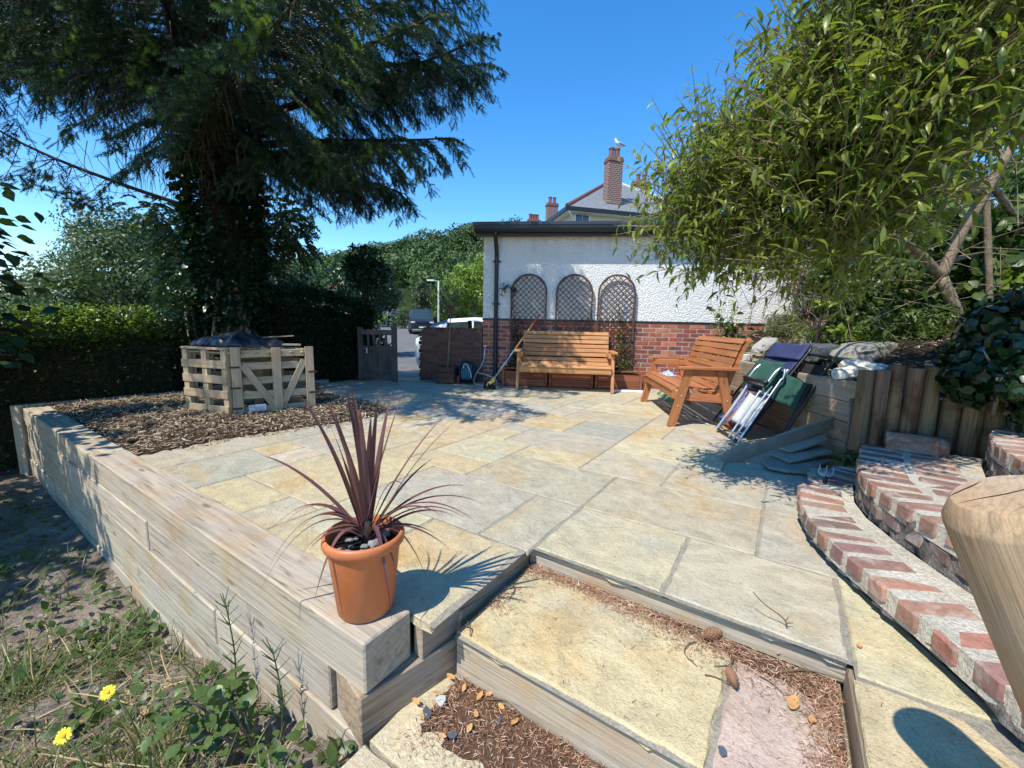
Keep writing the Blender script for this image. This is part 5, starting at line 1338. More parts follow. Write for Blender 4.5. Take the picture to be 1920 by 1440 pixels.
# ================================================================ pot with red cordyline on the wall end
PX, PY, PZ = -.512, 1.372, .031
pot = thing('plant_pot', 'round terracotta plant pot with thick rim on the sleeper wall corner', 'plant pot', (PX, PY, PZ))
mb = MB(); mb.lathe([(0, 0), (.092, 0), (.097, .006), (.122, .235), (.124, .243), (.130, .247), (.1375, .255), (.140, .268), (.1385, .280), (.133, .287), (.126, .287), (.122, .280), (.119, .24), (.118, .225)], (PX, PY, PZ), 56); mb.build('pot_body', 'terracotta', pot, smooth=True, auto=60)
mb = MB(); mb.lathe([(0, .243), (.06, .240), (.119, .235)], (PX, PY, PZ), 24); mb.build('soil', 'compost', pot)
for k in range(26):
    a, r_ = random.uniform(0, 6.28), random.uniform(.035, .105); s_ = random.uniform(.010, .023)
    me = bpy.data.meshes.get('pebble%d' % (k % 4))
    if me is None:
        import bmesh
        bm = bmesh.new(); bmesh.ops.create_icosphere(bm, subdivisions=2, radius=1.0)
        for v in bm.verts: v.co = V((v.co.x, v.co.y * .8, v.co.z * .55)) * (1 + .3 * noise.noise(v.co * 1.7 + V((k * 3.3, 0, 0))))
        me = bpy.data.meshes.new('pebble%d' % (k % 4)); bm.to_mesh(me); bm.free(); me.set_sharp_from_angle(angle=R(25))
    o = link_mesh('pebble', me, 'pebble', M.Translation((PX + math.cos(a) * r_, PY + math.sin(a) * r_, PZ + .252)) @ M.Rotation(a * 3, 4, 'Z') @ M.Rotation(random.uniform(-.4, .4), 4, 'X') @ M.Diagonal((s_, s_, s_, 1)), pot, jit(random.choice([(.50, .51, .50), (.34, .35, .37), (.66, .65, .62), (.44, .45, .45)]), .1))
co = thing('cordyline', 'spiky dark red cordyline growing in the terracotta pot', 'plant', (PX + .012, PY, PZ + .24))
CB_ = V((PX + .012, PY, PZ + .27))
def strap(tip, ctrl, w, parent, tw=0.0, base=None):
    p0 = CB_ + V((random.uniform(-.014, .014), random.uniform(-.014, .014), random.uniform(-.03, .02))) if base is None else V(base)
    p1, p2 = V(ctrl), V(tip); n = 14; vs = []; fs = []
    side0 = None
    for i in range(n + 1):
        t = i / n; q = p0 * (1 - t) ** 2 + p1 * 2 * t * (1 - t) + p2 * t * t; d = ((p1 - p0) * (1 - t) + (p2 - p1) * t).normalized()
        s_ = d.cross(V((0, 0, 1)))
        if s_.length < .25: s_ = d.cross(V((math.cos(tw), math.sin(tw), .2)))
        s_.normalize()
        if side0 is not None and s_.dot(side0) < 0: s_ = -s_
        side0 = s_ if side0 is None else (side0 * .6 + s_ * .4).normalized(); s_ = (side0 - d * side0.dot(d)).normalized()
        nr = s_.cross(d); ww = w / 2 * min(1, .45 + 2.4 * t) * (1 - t ** 3.2) ** .9 if t < 1 else .0006
        vs += [q - s_ * ww + nr * ww * .28, q, q + s_ * ww + nr * ww * .28]
    for i in range(n):
        a = 3 * i; fs += [(a, a + 3, a + 4, a + 1), (a + 1, a + 4, a + 5, a + 2)]
    mb = MB(); mb.add(vs, fs); return mb.build('leaf', 'cordyline', parent, smooth=True)
S = .00176
tips = [(552, 763, .06), (593, 775, .10), (627, 782, .02), (638, 742, .08), (668, 742, .0), (663, 760, .05), (680, 770, -.04), (687, 773, -.02), (707, 763, .06), (725, 758, .12), (767, 735, .05), (640, 800, -.06),
        (845, 788, .10), (875, 790, .02), (812, 875, .10), (655, 800, .1), (700, 790, .02)]
for x, y, dy in tips:
    tip = V((PX + .012 + (x - 690) * S, PY + dy, PZ + .27 - (y - 1000) * S * 1.17)); mid = CB_.lerp(tip, .55); strap(tip, mid + V((-(tip.x - CB_.x) * .12, 0, .035)), random.uniform(.018, .025), co, random.uniform(0, 6))
droop = [(767, 900, .03, .2), (887, 923, .16, .13), (922, 950, .10, .16), (883, 972, .06, .15), (838, 942, -.02, .13), (852, 1032, .02, .08), (815, 1025, .10, .06), (810, 1117, .02, .12), (758, 1138, -.13, .17), (620, 1088, -.15, .16), (480, 1123, -.05, .18), (480, 1086, .02, .19),
         (487, 1013, .12, .18), (482, 1005, .05, .20), (550, 992, .04, .13), (430, 857, .16, .10), (570, 1027, -.05, .09), (905, 960, .0, .18), (860, 995, .14, .12), (600, 1000, -.1, .1), (760, 1050, -.08, .1)]
for x, y, dy, lift in droop:
    tip = V((PX + .012 + (x - 690) * S, PY + dy, PZ + .27 - (y - 1000) * S * .93)); mid = CB_.lerp(tip, .5); strap(tip, mid + V((0, 0, lift + max(0, CB_.z - tip.z) * .55)), random.uniform(.014, .021), co)
mb = MB(); mb.tube([CB_ - V((0, 0, .04)), CB_ + V((0, 0, .06))], [.022, .014], 10); mb.build('stem', 'barkdark', co, smooth=True)

# ================================================================ litter on the steps
def in_uv(u0, u1, v0, v1): return random.uniform(u0, u1), random.uniform(v0, v1)
nl = []
for k in range(11000):                                # thick pile on the landing
    u, v = in_uv(-.95, .25, .72, 1.083); 
    w = min(1, max(0, (v - .72 - .10 * abs(math.sin(u * 7))) / .18)) * (1 if u > -.92 else .3)
    if random.random() < w: nl.append(uv(u, v, -.30 + random.uniform(.001, .026) * w))
for k in range(6500):                                 # along the upper riser, widening to the right
    u = random.uniform(-.93, .24); wd_ = .05 + .16 * max(0, (u + .7)) ** 1.2; v = 1.612 - abs(random.gauss(0, wd_ * .55))
    if v > 1.09: nl.append(uv(u, v, -.098 + random.uniform(.001, .014)))
for k in range(2200):
    u = .236 - abs(random.gauss(0, .045)); v = random.uniform(1.08, 1.6); nl.append(uv(u, v, -.098 + random.uniform(.001, .012)))
for k in range(500):
    u = -.94 + abs(random.gauss(0, .05)); v = random.choice([random.gauss(1.55, .03), random.gauss(1.36, .05), random.gauss(1.28, .03)]); nl.append(uv(u, v, -.098 + random.uniform(.001, .012)))
for k in range(260): nl.append(uv(*in_uv(-.93, .24, 1.08, 1.6), -.0975))
for k in range(420): nl.append(uv(*in_uv(-3.0, .2, 1.7, 5.0), .0025))
for k in range(150): u, v = in_uv(.27, .6, .5, 2.2); nl.append(uv(u, v, .0025))
for k in range(500): nl.append(V((random.gauss(2.05, .16), random.gauss(2.85, .12), random.uniform(.003, .012))))
d_ = rng.normal(size=(len(nl), 3)); d_[:, 2] *= .22
needle = (np.array([(0, .5, 0), (0, -.5, 0), (.55, .5, .06), (.55, -.5, .06), (1, 0, 0)]) * np.array([1, .085, 1]), np.array([(0, 1, 3), (0, 3, 2), (2, 3, 4)]))
setp(leaves_obj('needle_litter', 'needle_litter', nl, d_, rng.uniform(.010, .024, len(nl)), needle, roll=rng.uniform(-.6, .6, len(nl))), kind='stuff')
def mat_mound(name, inside, u0, u1, v0, v1, zf):
    us_ = np.arange(u0, u1, .02); vv_ = np.arange(v0, v1, .02); idm = {}; ml_ = []; mf_ = []
    for i in range(len(us_) - 1):
        for j in range(len(vv_) - 1):
            if inside(us_[i] + .01, vv_[j] + .01):
                q = []
                for a, b in ((0, 0), (1, 0), (1, 1), (0, 1)):
                    k = (i + a, j + b)
                    if k not in idm: idm[k] = len(ml_); ml_.append(tuple(uv(us_[k[0]], vv_[k[1]], zf(us_[k[0]], vv_[k[1]]))))
                    q.append(idm[k])
                mf_.append(q)
    setp(link_mesh(name, np_mesh(name, ml_, mf_, True), 'needlemat'), kind='stuff')
w_land = lambda u, v: min(1, max(0, (v - .76 - .08 * abs(math.sin(u * 7)) + .05 * fbm(u, v, 9)) / .16)) * min(1, max(0, (u + .97) / .14))
mat_mound('needle_mat', lambda u, v: w_land(u, v) > .15, -.95, .24, .72, 1.09, lambda u, v: -.309 + .022 * w_land(u, v) + .008 * fbm(u, v, 16))
wd_up = lambda u: .012 + .135 * max(0, u + .62) ** 1.1 + .03 * fbm(u, 2, 7)
mat_mound('needle_mat', lambda u, v: v > 1.612 - wd_up(u) or (u > .195 + .03 * fbm(v, 3, 8) and v > 1.1), -.60, .25, 1.09, 1.63, lambda u, v: -.1045 + .012 * min(1, max(0, (v - 1.612 + wd_up(u)) / .05, (u - .2) / .03)) + .004 * fbm(u, v, 18))
def curl_leaf(mat, x, y, z, L, rz, seed, lab, cat='leaf', group=None, name='dry_leaf'):
    g = random.Random(seed); vs = []; fs = []; n = 8
    cu = g.uniform(1.5, 4)
    for i in range(n + 1):
        t = i / n; hw = .26 * L * math.sin(math.pi * min(1, t * .96 + .03)) ** .75
        for j in (-1, -.5, 0, .5, 1):
            vs.append((t * L - L / 2, j * hw, .003 + cu * (j * hw) ** 2 * 4 + .18 * L * (t - .5) ** 2 * g.uniform(.8, 1.2) + .002 * g.random()))
    for i in range(n):
        for j in range(4): a = i * 5 + j; fs.append((a, a + 5, a + 6, a + 1))
    mb = MB(); mb.add(vs, fs); me = mb.mesh(name, True)
    o = link_mesh(name, me, mat, M.Translation((x, y, z)) @ M.Rotation(rz, 4, 'Z') @ M.Rotation(g.uniform(-.3, .3), 4, 'X') @ M.Rotation(g.uniform(-.25, .15), 4, 'Y'))
    return setp(o, lab, cat, group)
GL = 'dry leaves fallen on the steps'
for k, (x, y, z, L, lab) in enumerate((
        (.891, 1.132, -.092, .062, 'orange curled dry leaf on the pink slab'), (.976, 1.33, -.085, .055, 'pale dry leaf on the needle litter nearest the up-pointing twig'),
        (1.071, 1.316, -.085, .058, 'orange dry leaf on the needle litter below the grey slab corner'), (1.14, 1.262, -.08, .06, 'brown dry leaf tucked under the step corner at the far right'),
        (.912, 1.08, -.094, .036, 'round brown leaf with stalk on the pink slab'), (1.19, 1.26, .004, .03, 'tiny brown leaf alone on the cream slab beside the brick step'))):
    curl_leaf('dryleaf', x, y, z, L, random.uniform(0, 6.28), k, lab, group=GL)
for k, (x, y) in enumerate([(-.175, 1.448), (-.154, 1.353), (-.246, 1.434), (-.317, 1.295), (-.298, 1.384), (-.014, 1.281), (-.202, 1.173), (-.118, 1.201), (.033, 1.223), (-.092, 1.321), (-.21, 1.40), (-.15, 1.41), (-.25, 1.33), (-.06, 1.33), (-.1, 1.25), (-.28, 1.24)]):
    curl_leaf('dryleaf', x, y, -.281, random.uniform(.026, .044), random.uniform(0, 6.28), 40 + k, 'small brown dry leaf on the needle pile between sleeper end and lower step', group='dry leaves on the landing')
curl_leaf('limeleaf', .645, 1.585, -.078, .065, 2.4, 77, 'yellow green narrow leaf by the pine cone under the step edge', name='green_leaf')
def cone_obj(x, y, z, L, r_, rz, lab, tilt=.1):
    mb = MB(); mb.tube([(-L / 2, 0, 0), (-L / 4, 0, 0), (0, 0, 0), (L / 4, 0, 0), (L / 2, 0, 0)], [r_ * .25, r_ * .42, r_ * .45, r_ * .35, r_ * .08], 10)
    nr = 10
    for i in range(nr):
        t = (i + .5) / nr; rr = r_ * (math.sin(math.pi * min(.97, t * .9 + .12)) ** .6) * .75
        for j in range(9):
            a = 2 * math.pi * (j + .5 * (i % 2)) / 9; cx_, sx_ = math.cos(a), math.sin(a); x0 = -L / 2 + L * t
            P = lambda dx, rad, da: (x0 + dx, rad * math.cos(a + da), rad * math.sin(a + da))
            mb.add([P(-.003, rr * .7, -.2), P(-.003, rr * .7, .2), P(L / nr * .8, rr * 1.55, .27), P(L / nr * 1.15, rr * 1.75, 0), P(L / nr * .8, rr * 1.55, -.27)], [(0, 1, 2, 3, 4)])
    me = mb.mesh('pine_cone'); mw = M.Translation((x, y, z)) @ M.Rotation(rz, 4, 'Z') @ M.Rotation(tilt, 4, 'Y')
    o = link_mesh('pine_cone', me, 'cone', mw); return setp(o, lab, 'pine cone', 'pine cones on the step')
cone_obj(.549, 1.62, -.078, .09, .0145, R(-40), 'pine cone farthest along the step tucked under the slab edge')
cone_obj(.766, 1.398, -.074, .09, .019, R(25), 'dark open pine cone among twigs in the middle of the needle litter')
cone_obj(.743, 1.212, -.080, .085, .0145, R(78), 'reddish closed pine cone on the joint between yellow and pink slabs')
def twig(pts, r_, lab, side=0):
    mb = MB(); p = smooth_path(pts, 5); mb.tube(p, [r_ * (1 - .6 * i / len(p)) for i in range(len(p))], 6)
    for k in range(side):
        q = random.choice(p[2:-2]); e = q + V((random.uniform(-.03, .03), random.uniform(-.03, .03), random.uniform(.0, .012))); mb.tube([q, e], [r_ * .6, r_ * .3], 5)
    return setp(mb.build('twig', 'twig', None, smooth=True), lab, 'twig', 'twigs on the steps')
z0 = -.094
twig([(.55, 1.545, z0), (.62, 1.50, z0 + .01), (.70, 1.44, z0 + .012), (.77, 1.41, z0 + .006)], .003, 'long twig running from the yellow leaf to the open pine cone', 3)
twig([(.70, 1.385, z0), (.655, 1.36, z0), (.635, 1.32, z0), (.655, 1.27, z0)], .0028, 'curved twig left of the open pine cone', 1)
twig([(.77, 1.37, z0), (.80, 1.33, z0 + .004), (.775, 1.28, z0 + .002), (.715, 1.272, z0)], .0032, 'hooked twig right below the open pine cone', 2)
twig([(.665, 1.235, z0), (.70, 1.225, z0), (.755, 1.185, z0)], .0025, 'straight twig touching the reddish pine cone', 1)
twig([(1.01, 1.345, z0), (1.0, 1.34, -.01), (.985, 1.345, .035), (.93, 1.37, .07), (.895, 1.39, .105)], .0034, 'twig sticking up out of the litter in front of the grey slab', 2)
twig([(.93, 1.245, z0 + .008), (1.02, 1.245, z0 + .015), (1.12, 1.205, z0 + .012)], .0034, 'thick twig lying on the litter near the step corner', 2)
twig([(.85, 1.235, z0), (.875, 1.205, z0), (.885, 1.165, z0)], .002, 'short twig on the pink slab', 0)
twig([(.02, 1.70, z0), (.03, 1.66, z0), (.005, 1.60, z0)], .0034, 'short dark twig on the yellow slab beside the plant shadow', 0)
twig([(-.155, 1.435, z0), (-.14, 1.42, z0 + .012), (-.135, 1.385, z0)], .0034, 'twig at the near corner of the yellow slab', 1)
twig([(-.06, 1.31, -.28), (.0, 1.30, -.275), (.06, 1.25, -.28), (.11, 1.20, -.285)], .003, 'arched twig on the needle pile below the lower step', 1)
twig([(-.26, 1.20, -.29), (-.23, 1.24, -.28), (-.225, 1.30, -.28)], .003, 'twig standing in the litter near the sleeper foot', 1)
twig([(-.12, 1.19, -.292), (-.05, 1.20, -.288), (.0, 1.17, -.29)], .0025, 'thin twig on the landing slab edge', 1)
for k, (x, y, z, lab) in enumerate(((.941, 1.026, -.098, 'blue black slate chip by the right edge of the pink slab'), (.60, .985, -.098, 'blue black slate chip at the front of the pink slab'), (-.27, 1.255, -.283, 'largest blue grey slate chip in the litter beside the sleeper end'), (-.17, 1.18, -.286, 'small slate chip in the middle of the landing litter'), (-.02, 1.235, -.286, 'small slate chip right of the landing litter'), (-.23, 1.30, -.28, 'pale grey stone chip in the litter beside the sleeper end'))):
    pts = [(math.cos(t) * random.uniform(.010, .020) * (1.5 if k in (2, 5) else 1), math.sin(t) * random.uniform(.008, .016) * (1.5 if k in (2, 5) else 1)) for t in np.linspace(0, 5.4, 6)]
    mb = MB(); mb.prism(pts, 0, .005); o = link_mesh('slate_chip', mb.mesh('slate_chip'), 'slate', M.Translation((x, y, z)) @ M.Rotation(k, 4, 'Z') @ M.Rotation(.2, 4, 'X'), None, (.5, .5, .48) if k == 5 else (0.10, .115, .15)); setp(o, lab, 'stone chip', 'slate chips on the steps')

# ================================================================ road beyond the gate
def strip(name, mat, left, right, dz, kind='structure', y0=8.05):
    vs = []; fs = []
    for (xl, xr, y) in [(left(y), right(y), y) for y in np.concatenate([np.arange(y0, 40, 1.0), np.arange(40, 205, 5.0)])]:
        vs += [(xl, y, road_z(y) + dz), (xr, y, road_z(y) + dz)]
    for i in range(len(vs) // 2 - 1): fs.append((2 * i, 2 * i + 1, 2 * i + 3, 2 * i + 2))
    mb = MB(); mb.add(vs, fs); o = mb.build(name, mat, None); return setp(o, kind=kind)
XL = lambda y: -0.345 * y + .2 if y > 12 else -3.94 - (12 - y) * .35
XR = lambda y: 12.0 if y < 13 else (-0.205 * y + .30 if y > 19 else -3.6 + (19 - y) * 2.6)
strip('road', 'asphalt', XL, XR, 0.0)
strip('pavement', 'pavement', lambda y: XL(y) - 2.0, lambda y: XL(y), 0.10, y0=14)
mb = MB(); vs = []
mb.add([(-3.4, 7.75, -.02), (12, 6.2, -.02), (12, 8.9, -.10), (-3.4, 10.0, -.10)], [(0, 1, 2, 3)])
mb.add([(-3.4, 10.0, -.10), (12, 8.9, -.10), (12, 8.9, -.3), (-3.4, 10.0, -.3)], [(0, 1, 2, 3)])
setp(mb.build('footpath', 'pavement', None), kind='structure')
for k, d in enumerate((0.0, .22)):
    mb = MB(); vs = []
    for t in np.linspace(0, 1, 14): y = 10.4 + 6 * t; x = -2.0 - d + (-1.6) * t * t * .2 - .1 * t; vs += [(x, y, road_z(y) + .006), (x + .09, y, road_z(y) + .006)]
    mb.add(vs, [(2 * i, 2 * i + 1, 2 * i + 3, 2 * i + 2) for i in range(13)]); setp(mb.build('road_line', 'yellowline', None), kind='structure')

def car(name, label, loc, rz, st, W, mat, zb, win, screen, cat='car', group=None, wheels=(), back=None):
    """st: stations (x, belt z, roof z, roof half-width factor, body half-width factor)"""
    t = thing(name, label, cat, loc, rz, group); Mx = WM[t.name]; n = 12; hv = W / 2; vs = []
    for x, zl, zr, wr, wb in st:
        hb = hv * wb
        h = [(hb * .86, zb), (hb * .985, zb + .16), (hb, zl - .14), (hb * .97, zl), (hb * wr, max(zr - .095, zl + .002)), (hb * wr * .80, max(zr, zl + .004))]
        for y, z in h: vs.append(Mx @ V((x, y, z)))
        for y, z in h[::-1]: vs.append(Mx @ V((x, -y, z)))
    body = []; glass = []
    for i in range(len(st) - 1):
        for j in range(n):
            q = (i * n + j, i * n + (j + 1) % n, (i + 1) * n + (j + 1) % n, (i + 1) * n + j)
            if (j in (3, 7) and i in win) or (j in (4, 5, 6) and i in screen): glass.append(q)
            else: body.append(q)
    body += [tuple(range(n))[::-1], tuple((len(st) - 1) * n + j for j in range(n))]
    mb = MB(); mb.add(vs, body); o = mb.build('body', mat, t, smooth=True, auto=28)
    for js, nm in (((3,), 'side_window'), ((7,), 'side_window'), ((4, 5, 6), 'windscreen')):
        runs = []; last = None
        for i in range(len(st) - 1):
            q = [g for g in glass if g[0] // n == i and g[0] % n in js]
            if q:
                if last == i - 1: runs[-1] += q
                else: runs.append(list(q))
                last = i
        for q in runs: mb = MB(); used = sorted({x for f in q for x in f}); mp = {x: k for k, x in enumerate(used)}; mb.add([vs[x] for x in used], [tuple(mp[x] for x in f) for f in q]); mb.build(nm, 'glass', t)
    for (x, s) in wheels:
        mb = MB(); ry = M((Mx.to_3x3() @ V((1, 0, 0)), Mx.to_3x3() @ V((0, 0, 1)), Mx.to_3x3() @ V((0, -s, 0)))).transposed(); c = Mx @ V((x, s * (hv - .11), .32))
        mb.lathe([(.19, -.10), (.30, -.10), (.325, -.05), (.325, .06), (.30, .10), (.20, .10)], c, 20, ry); w = mb.build('wheel', 'tyre', t, smooth=True, auto=40)
        mb = MB(); mb.lathe([(.0, .06), (.10, .08), (.20, .09)], c, 16, ry); mb.build('rim', 'carsilver', w)
    return t, Mx
hatch = [(-2.02, .62, .64, .80, .86), (-1.98, .90, .93, .82, .93), (-1.86, .96, 1.08, .80, .97), (-1.55, .97, 1.30, .78, .99), (-1.20, .965, 1.415, .77, 1), (-.62, .955, 1.46, .77, 1), (-.50, .955, 1.465, .77, 1), (.30, .94, 1.45, .77, 1), (.42, .935, 1.44, .77, 1), (.72, .93, 1.32, .78, 1), (1.20, .915, .95, .86, .99), (1.75, .84, .86, .80, .94), (2.0, .62, .64, .7, .84)]
t, Mx = car('white_car', 'white hatchback parked behind the low brick wall', (-.42, 11.15, -.24), WA, hatch, 1.72, 'carwhite', .22, (4, 6, 8), (2, 3, 9), wheels=((-1.25, 1), (-1.25, -1), (1.25, 1), (1.25, -1)))
for s in (-1, 1):
    mb = MB(); mb.box(Mx @ V((-1.93, s * .62, .80)), (.10, .20, .24), Mx.to_3x3(), .03); mb.build('tail_light', 'red_plastic', t)
    mb = MB(); mb.box(Mx @ V((.62, s * .93, .98)), (.10, .16, .11), Mx.to_3x3(), .03); mb.build('mirror', 'carwhite', t)
mb = MB(); mb.box(Mx @ V((-1.95, 0, .42)), (.16, 1.45, .16), Mx.to_3x3(), .05); mb.build('bumper', 'carsilver', t)
mb = MB(); mb.box(Mx @ V((-.56, -.80, 1.16)), (.09, .05, .46), Mx.to_3x3() @ M.Rotation(R(21), 3, 'X')); mb.build('door_pillar', 'pvc', t)
t, Mx = car('silver_car', 'silver car roof showing just above the white hatchback', (.35, 14.0, -.20), WA, [(x, z * 1.04, r * 1.06, a, b) for x, z, r, a, b in hatch], 1.76, 'carsilver', .22, (3, 4, 6, 8), (2, 3, 9), wheels=((-1.25, -1), (1.25, -1)))
for s in (-1, 1): mb = MB(); mb.tube([Mx @ V((-1.2, s * .56, 1.51)), Mx @ V((-.6, s * .57, 1.575)), Mx @ V((.2, s * .57, 1.565))], .02, 6); mb.build('roof_rail', 'pvc', t)
vanst = [(-2.45, .78, .80, .82, .90), (-2.38, .98, 1.0, .84, .95), (-1.85, 1.12, 1.15, .86, .98), (-1.05, 1.16, 1.84, .82, 1), (-.8, 1.16, 1.93, .83, 1), (-.1, 1.16, 1.95, .84, 1), (.1, 1.16, 1.95, .84, 1), (2.3, 1.16, 1.93, .84, 1), (2.45, 1.1, 1.8, .84, .97)]
vr = R(105.5)
t, Mx = car('parked_van', 'dark grey van facing the camera parked on the hillside road', (-7.62, 34.4, road_z(33.5)), vr - math.pi + R(180) + R(-0), vanst, 1.92, 'vandark', .24, (3, 4), (2,), cat='van', wheels=((-1.55, 1), (-1.55, -1), (1.5, 1), (1.5, -1)))
B3 = Mx.to_3x3()
mb = MB(); mb.box(Mx @ V((-2.47, 0, .62)), (.06, 1.30, .20), B3, .01); mb.build('grille', 'pvc', t)
mb = MB(); mb.box(Mx @ V((-2.46, 0, .88)), (.05, 1.05, .07), B3, .01); mb.build('upper_grille', 'pvc', t)
for s in (-1, 1):
    mb = MB(); mb.box(Mx @ V((-2.37, s * .70, .86)), (.12, .34, .17), B3, .04); mb.build('headlight', 'headlight', t)
    mb = MB(); mb.box(Mx @ V((-1.35, s * 1.06, 1.22)), (.10, .22, .26), B3, .04); mb.build('mirror', 'pvc', t)
mb = MB(); mb.box(Mx @ V((-2.51, 0, .52)), (.02, .52, .11), B3); mb.build('number_plate', 'white_paint', t)
mb = MB(); mb.box(Mx @ V((-2.44, 0, .33)), (.10, 1.5, .08), B3, .02); mb.build('bumper_strip', 'carsilver', t)
t, Mx = car('red_car', 'small red car far up the hillside road', (-30.0, 111, road_z(110)), R(107), hatch, 1.75, 'carred', .22, (3, 4, 6, 8), (2, 3, 9), wheels=((-1.25, 1), (-1.25, -1), (1.25, 1), (1.25, -1)))

def lamp_post(label, x, y, z0_, h, arm):
    t = thing('street_lamp', label, 'street lamp', (x, y, z0_), group='street lamps on the hillside road')
    mb = MB(); mb.tube([(x, y, z0_ - .3), (x, y, z0_ + h * .3), (x, y, z0_ + h)], [.085, .075, .05], 10); mb.build('pole', 'greenmetal', t, smooth=True)
    mb = MB(); mb.tube([(x, y, z0_ + h - .03), (x - arm, y - .05, z0_ + h + .02)], .035, 8); mb.build('arm', 'greenmetal', t)
    mb = MB(); mb.box((x - arm - .2, y - .06, z0_ + h + .02), (.5, .16, .09), None, .03); mb.build('lantern', 'white_paint', t)
lamp_post('tall grey street lamp with arm pointing left behind the van', -5.0, 28, road_z(28), 3.75, .3)
lamp_post('slim pale lamp pole on the left pavement before the road bend', -13.5, 45, road_z(45), 2.95, .02)

# ================================================================ houses
def chimney(parent, c, w, d, z0_, z1_, rz, pots, name='chimney', ph=.45):
    m = M.Rotation(rz, 3, 'Z'); mb = MB(); mb.box((c[0], c[1], (z0_ + z1_) / 2), (w, d, z1_ - z0_), m); o = mb.build(name, 'farbrick', parent)
    mb = MB(); mb.box((c[0], c[1], z1_ + .03), (w * 1.10, d * 1.14, .16), m, .02); mb.box((c[0], c[1], z1_ + .15), (w * 1.02, d * 1.02, .09), m, .02); mb.build('chimney_cap', 'pot_clay', o)
    e = m @ V((1, 0, 0))
    for k in range(pots):
        q = V(c[:2] + (0,)) + e * (w * .66 * ((k + .5) / pots - .5) * 1.25) if pots > 1 else V(c[:2] + (0,))
        mb = MB(); mb.lathe([(.13, 0), (.12, ph * .8), (.145, ph * .85), (.145, ph), (.10, ph), (.10, ph * .5)], (q.x, q.y, z1_ + .18), 12); mb.build('chimney_pot', 'pot_clay', o, smooth=True, auto=40)
    return o
def hip_house(name, label, c0, yaw, L, D, z_base, z_eave, rise, wall, over=.45):
    t = thing(name, label, 'house', (c0[0], c0[1], z_base)); f = V((math.cos(yaw), math.sin(yaw), 0)); b = V((-f.y, f.x, 0)); c = V((c0[0], c0[1], 0)); m = M((f, b, V((0, 0, 1)))).transposed()
    e = over
    mb = MB(); mb.box(c + f * L / 2 + b * D / 2 + V((0, 0, (z_base + z_eave) / 2)), (L - 2 * e, D - 2 * e, z_eave - z_base), m); mb.build('wall', wall, t)
    P = lambda s, q, z: c + f * s + b * q + V((0, 0, z))
    rl_ = max(0.0, (L - D) / 2) if L > D else 0; r0_, r1_ = P(D / 2 if L > D else L / 2, D / 2, z_eave + rise), P(L - D / 2 if L > D else L / 2 + .01, D / 2, z_eave + rise)
    mb = MB(); mb.add([P(0, 0, z_eave), P(L, 0, z_eave), P(L, D, z_eave), P(0, D, z_eave), r0_, r1_], [(0, 1, 5, 4), (1, 2, 5), (2, 3, 4, 5), (3, 0, 4), (3, 2, 1, 0)])
    rf = mb.build('roof', 'slateroof', t)
    mb = MB(); mb.box(P(L / 2, .01, z_eave - .09), (L, .10, .18), m); mb.box(P(.01, D / 2, z_eave - .09), (.10, D, .18), m); mb.build('gutter_board', 'pvc', t)
    mb = MB(); mb.box(P(L / 2, D / 2, z_eave - .19), (L - .14, D - .14, .05), m); mb.build('soffit', 'white_paint', t)
    mb = MB(); mb.tube([P(0, 0, z_eave + .02), r0_ + V((0, 0, .02))], .10, 8); mb.tube([P(0, D, z_eave + .02), r0_ + V((0, 0, .02))], .10, 8); mb.build('ridge_tiles', 'ridge', rf)
    mb = MB(); mb.tube([P(L, 0, z_eave + .02), r1_ + V((0, 0, .02))], .08, 8); mb.build('pale_hip', 'flash', rf)
    return t, P, m, rf
t, P, m, rf = hip_house('hip_roof_house', 'cream house with slate hip roof and brick chimneys behind the garage', (2.36, 20.0), R(14.4), 8.6, 8.2, -.3, 6.54, 2.72, 'cream_render')
ch_ = chimney(rf, tuple(P(2.72, .95, 0)[:2]), .74, .52, 6.6, 9.05, R(14.4), 2)
mb = MB(); mb.box(P(2.72, .62, 6.82), (1.1, .12, .12), m, .03); mb.build('flashing', 'flash', rf)
chimney(rf, tuple(P(6.4, 4.6, 0)[:2]), .95, .6, 8.0, 9.42, R(14.4), 2)
fr = MB(); fr.box(P(.95, .43, 5.75), (.80, .06, 1.25), m); w_ = fr.build('window', 'white_paint', t); mb = MB(); mb.box(P(.78, .395, 5.75), (.31, .02, 1.1), m); mb.box(P(1.12, .395, 5.75), (.31, .02, 1.1), m); mb.build('pane', 'glass', w_)
mb = MB(); mb.tube([P(.12, .05, 6.35), P(.35, .3, 6.2), P(.5, .42, 6.0), P(.5, .42, 1.0)], .045, 8); mb.build('waste_pipe', 'white_paint', t, smooth=True)
an = thing('tv_aerial', 'thin television aerial on a mast beside the right hand chimney', 'aerial', tuple(P(5.6, 4.5, 9.0)))
mb = MB(); q = P(5.6, 4.5, 8.9); mb.tube([q, q + V((0, 0, 1.55))], .014, 6); mb.tube([q + V((-.75, -.1, 1.42)), q + V((.05, 0, 1.34))], .010, 5)
for k in range(7): s_ = q + V((-.7 + .11 * k, -.09, 1.415 - .01 * k)); mb.tube([s_ + V((0, -.14, .04)), s_ + V((0, .14, -.04))], .006, 4)
mb.build('mast', 'steel', an)
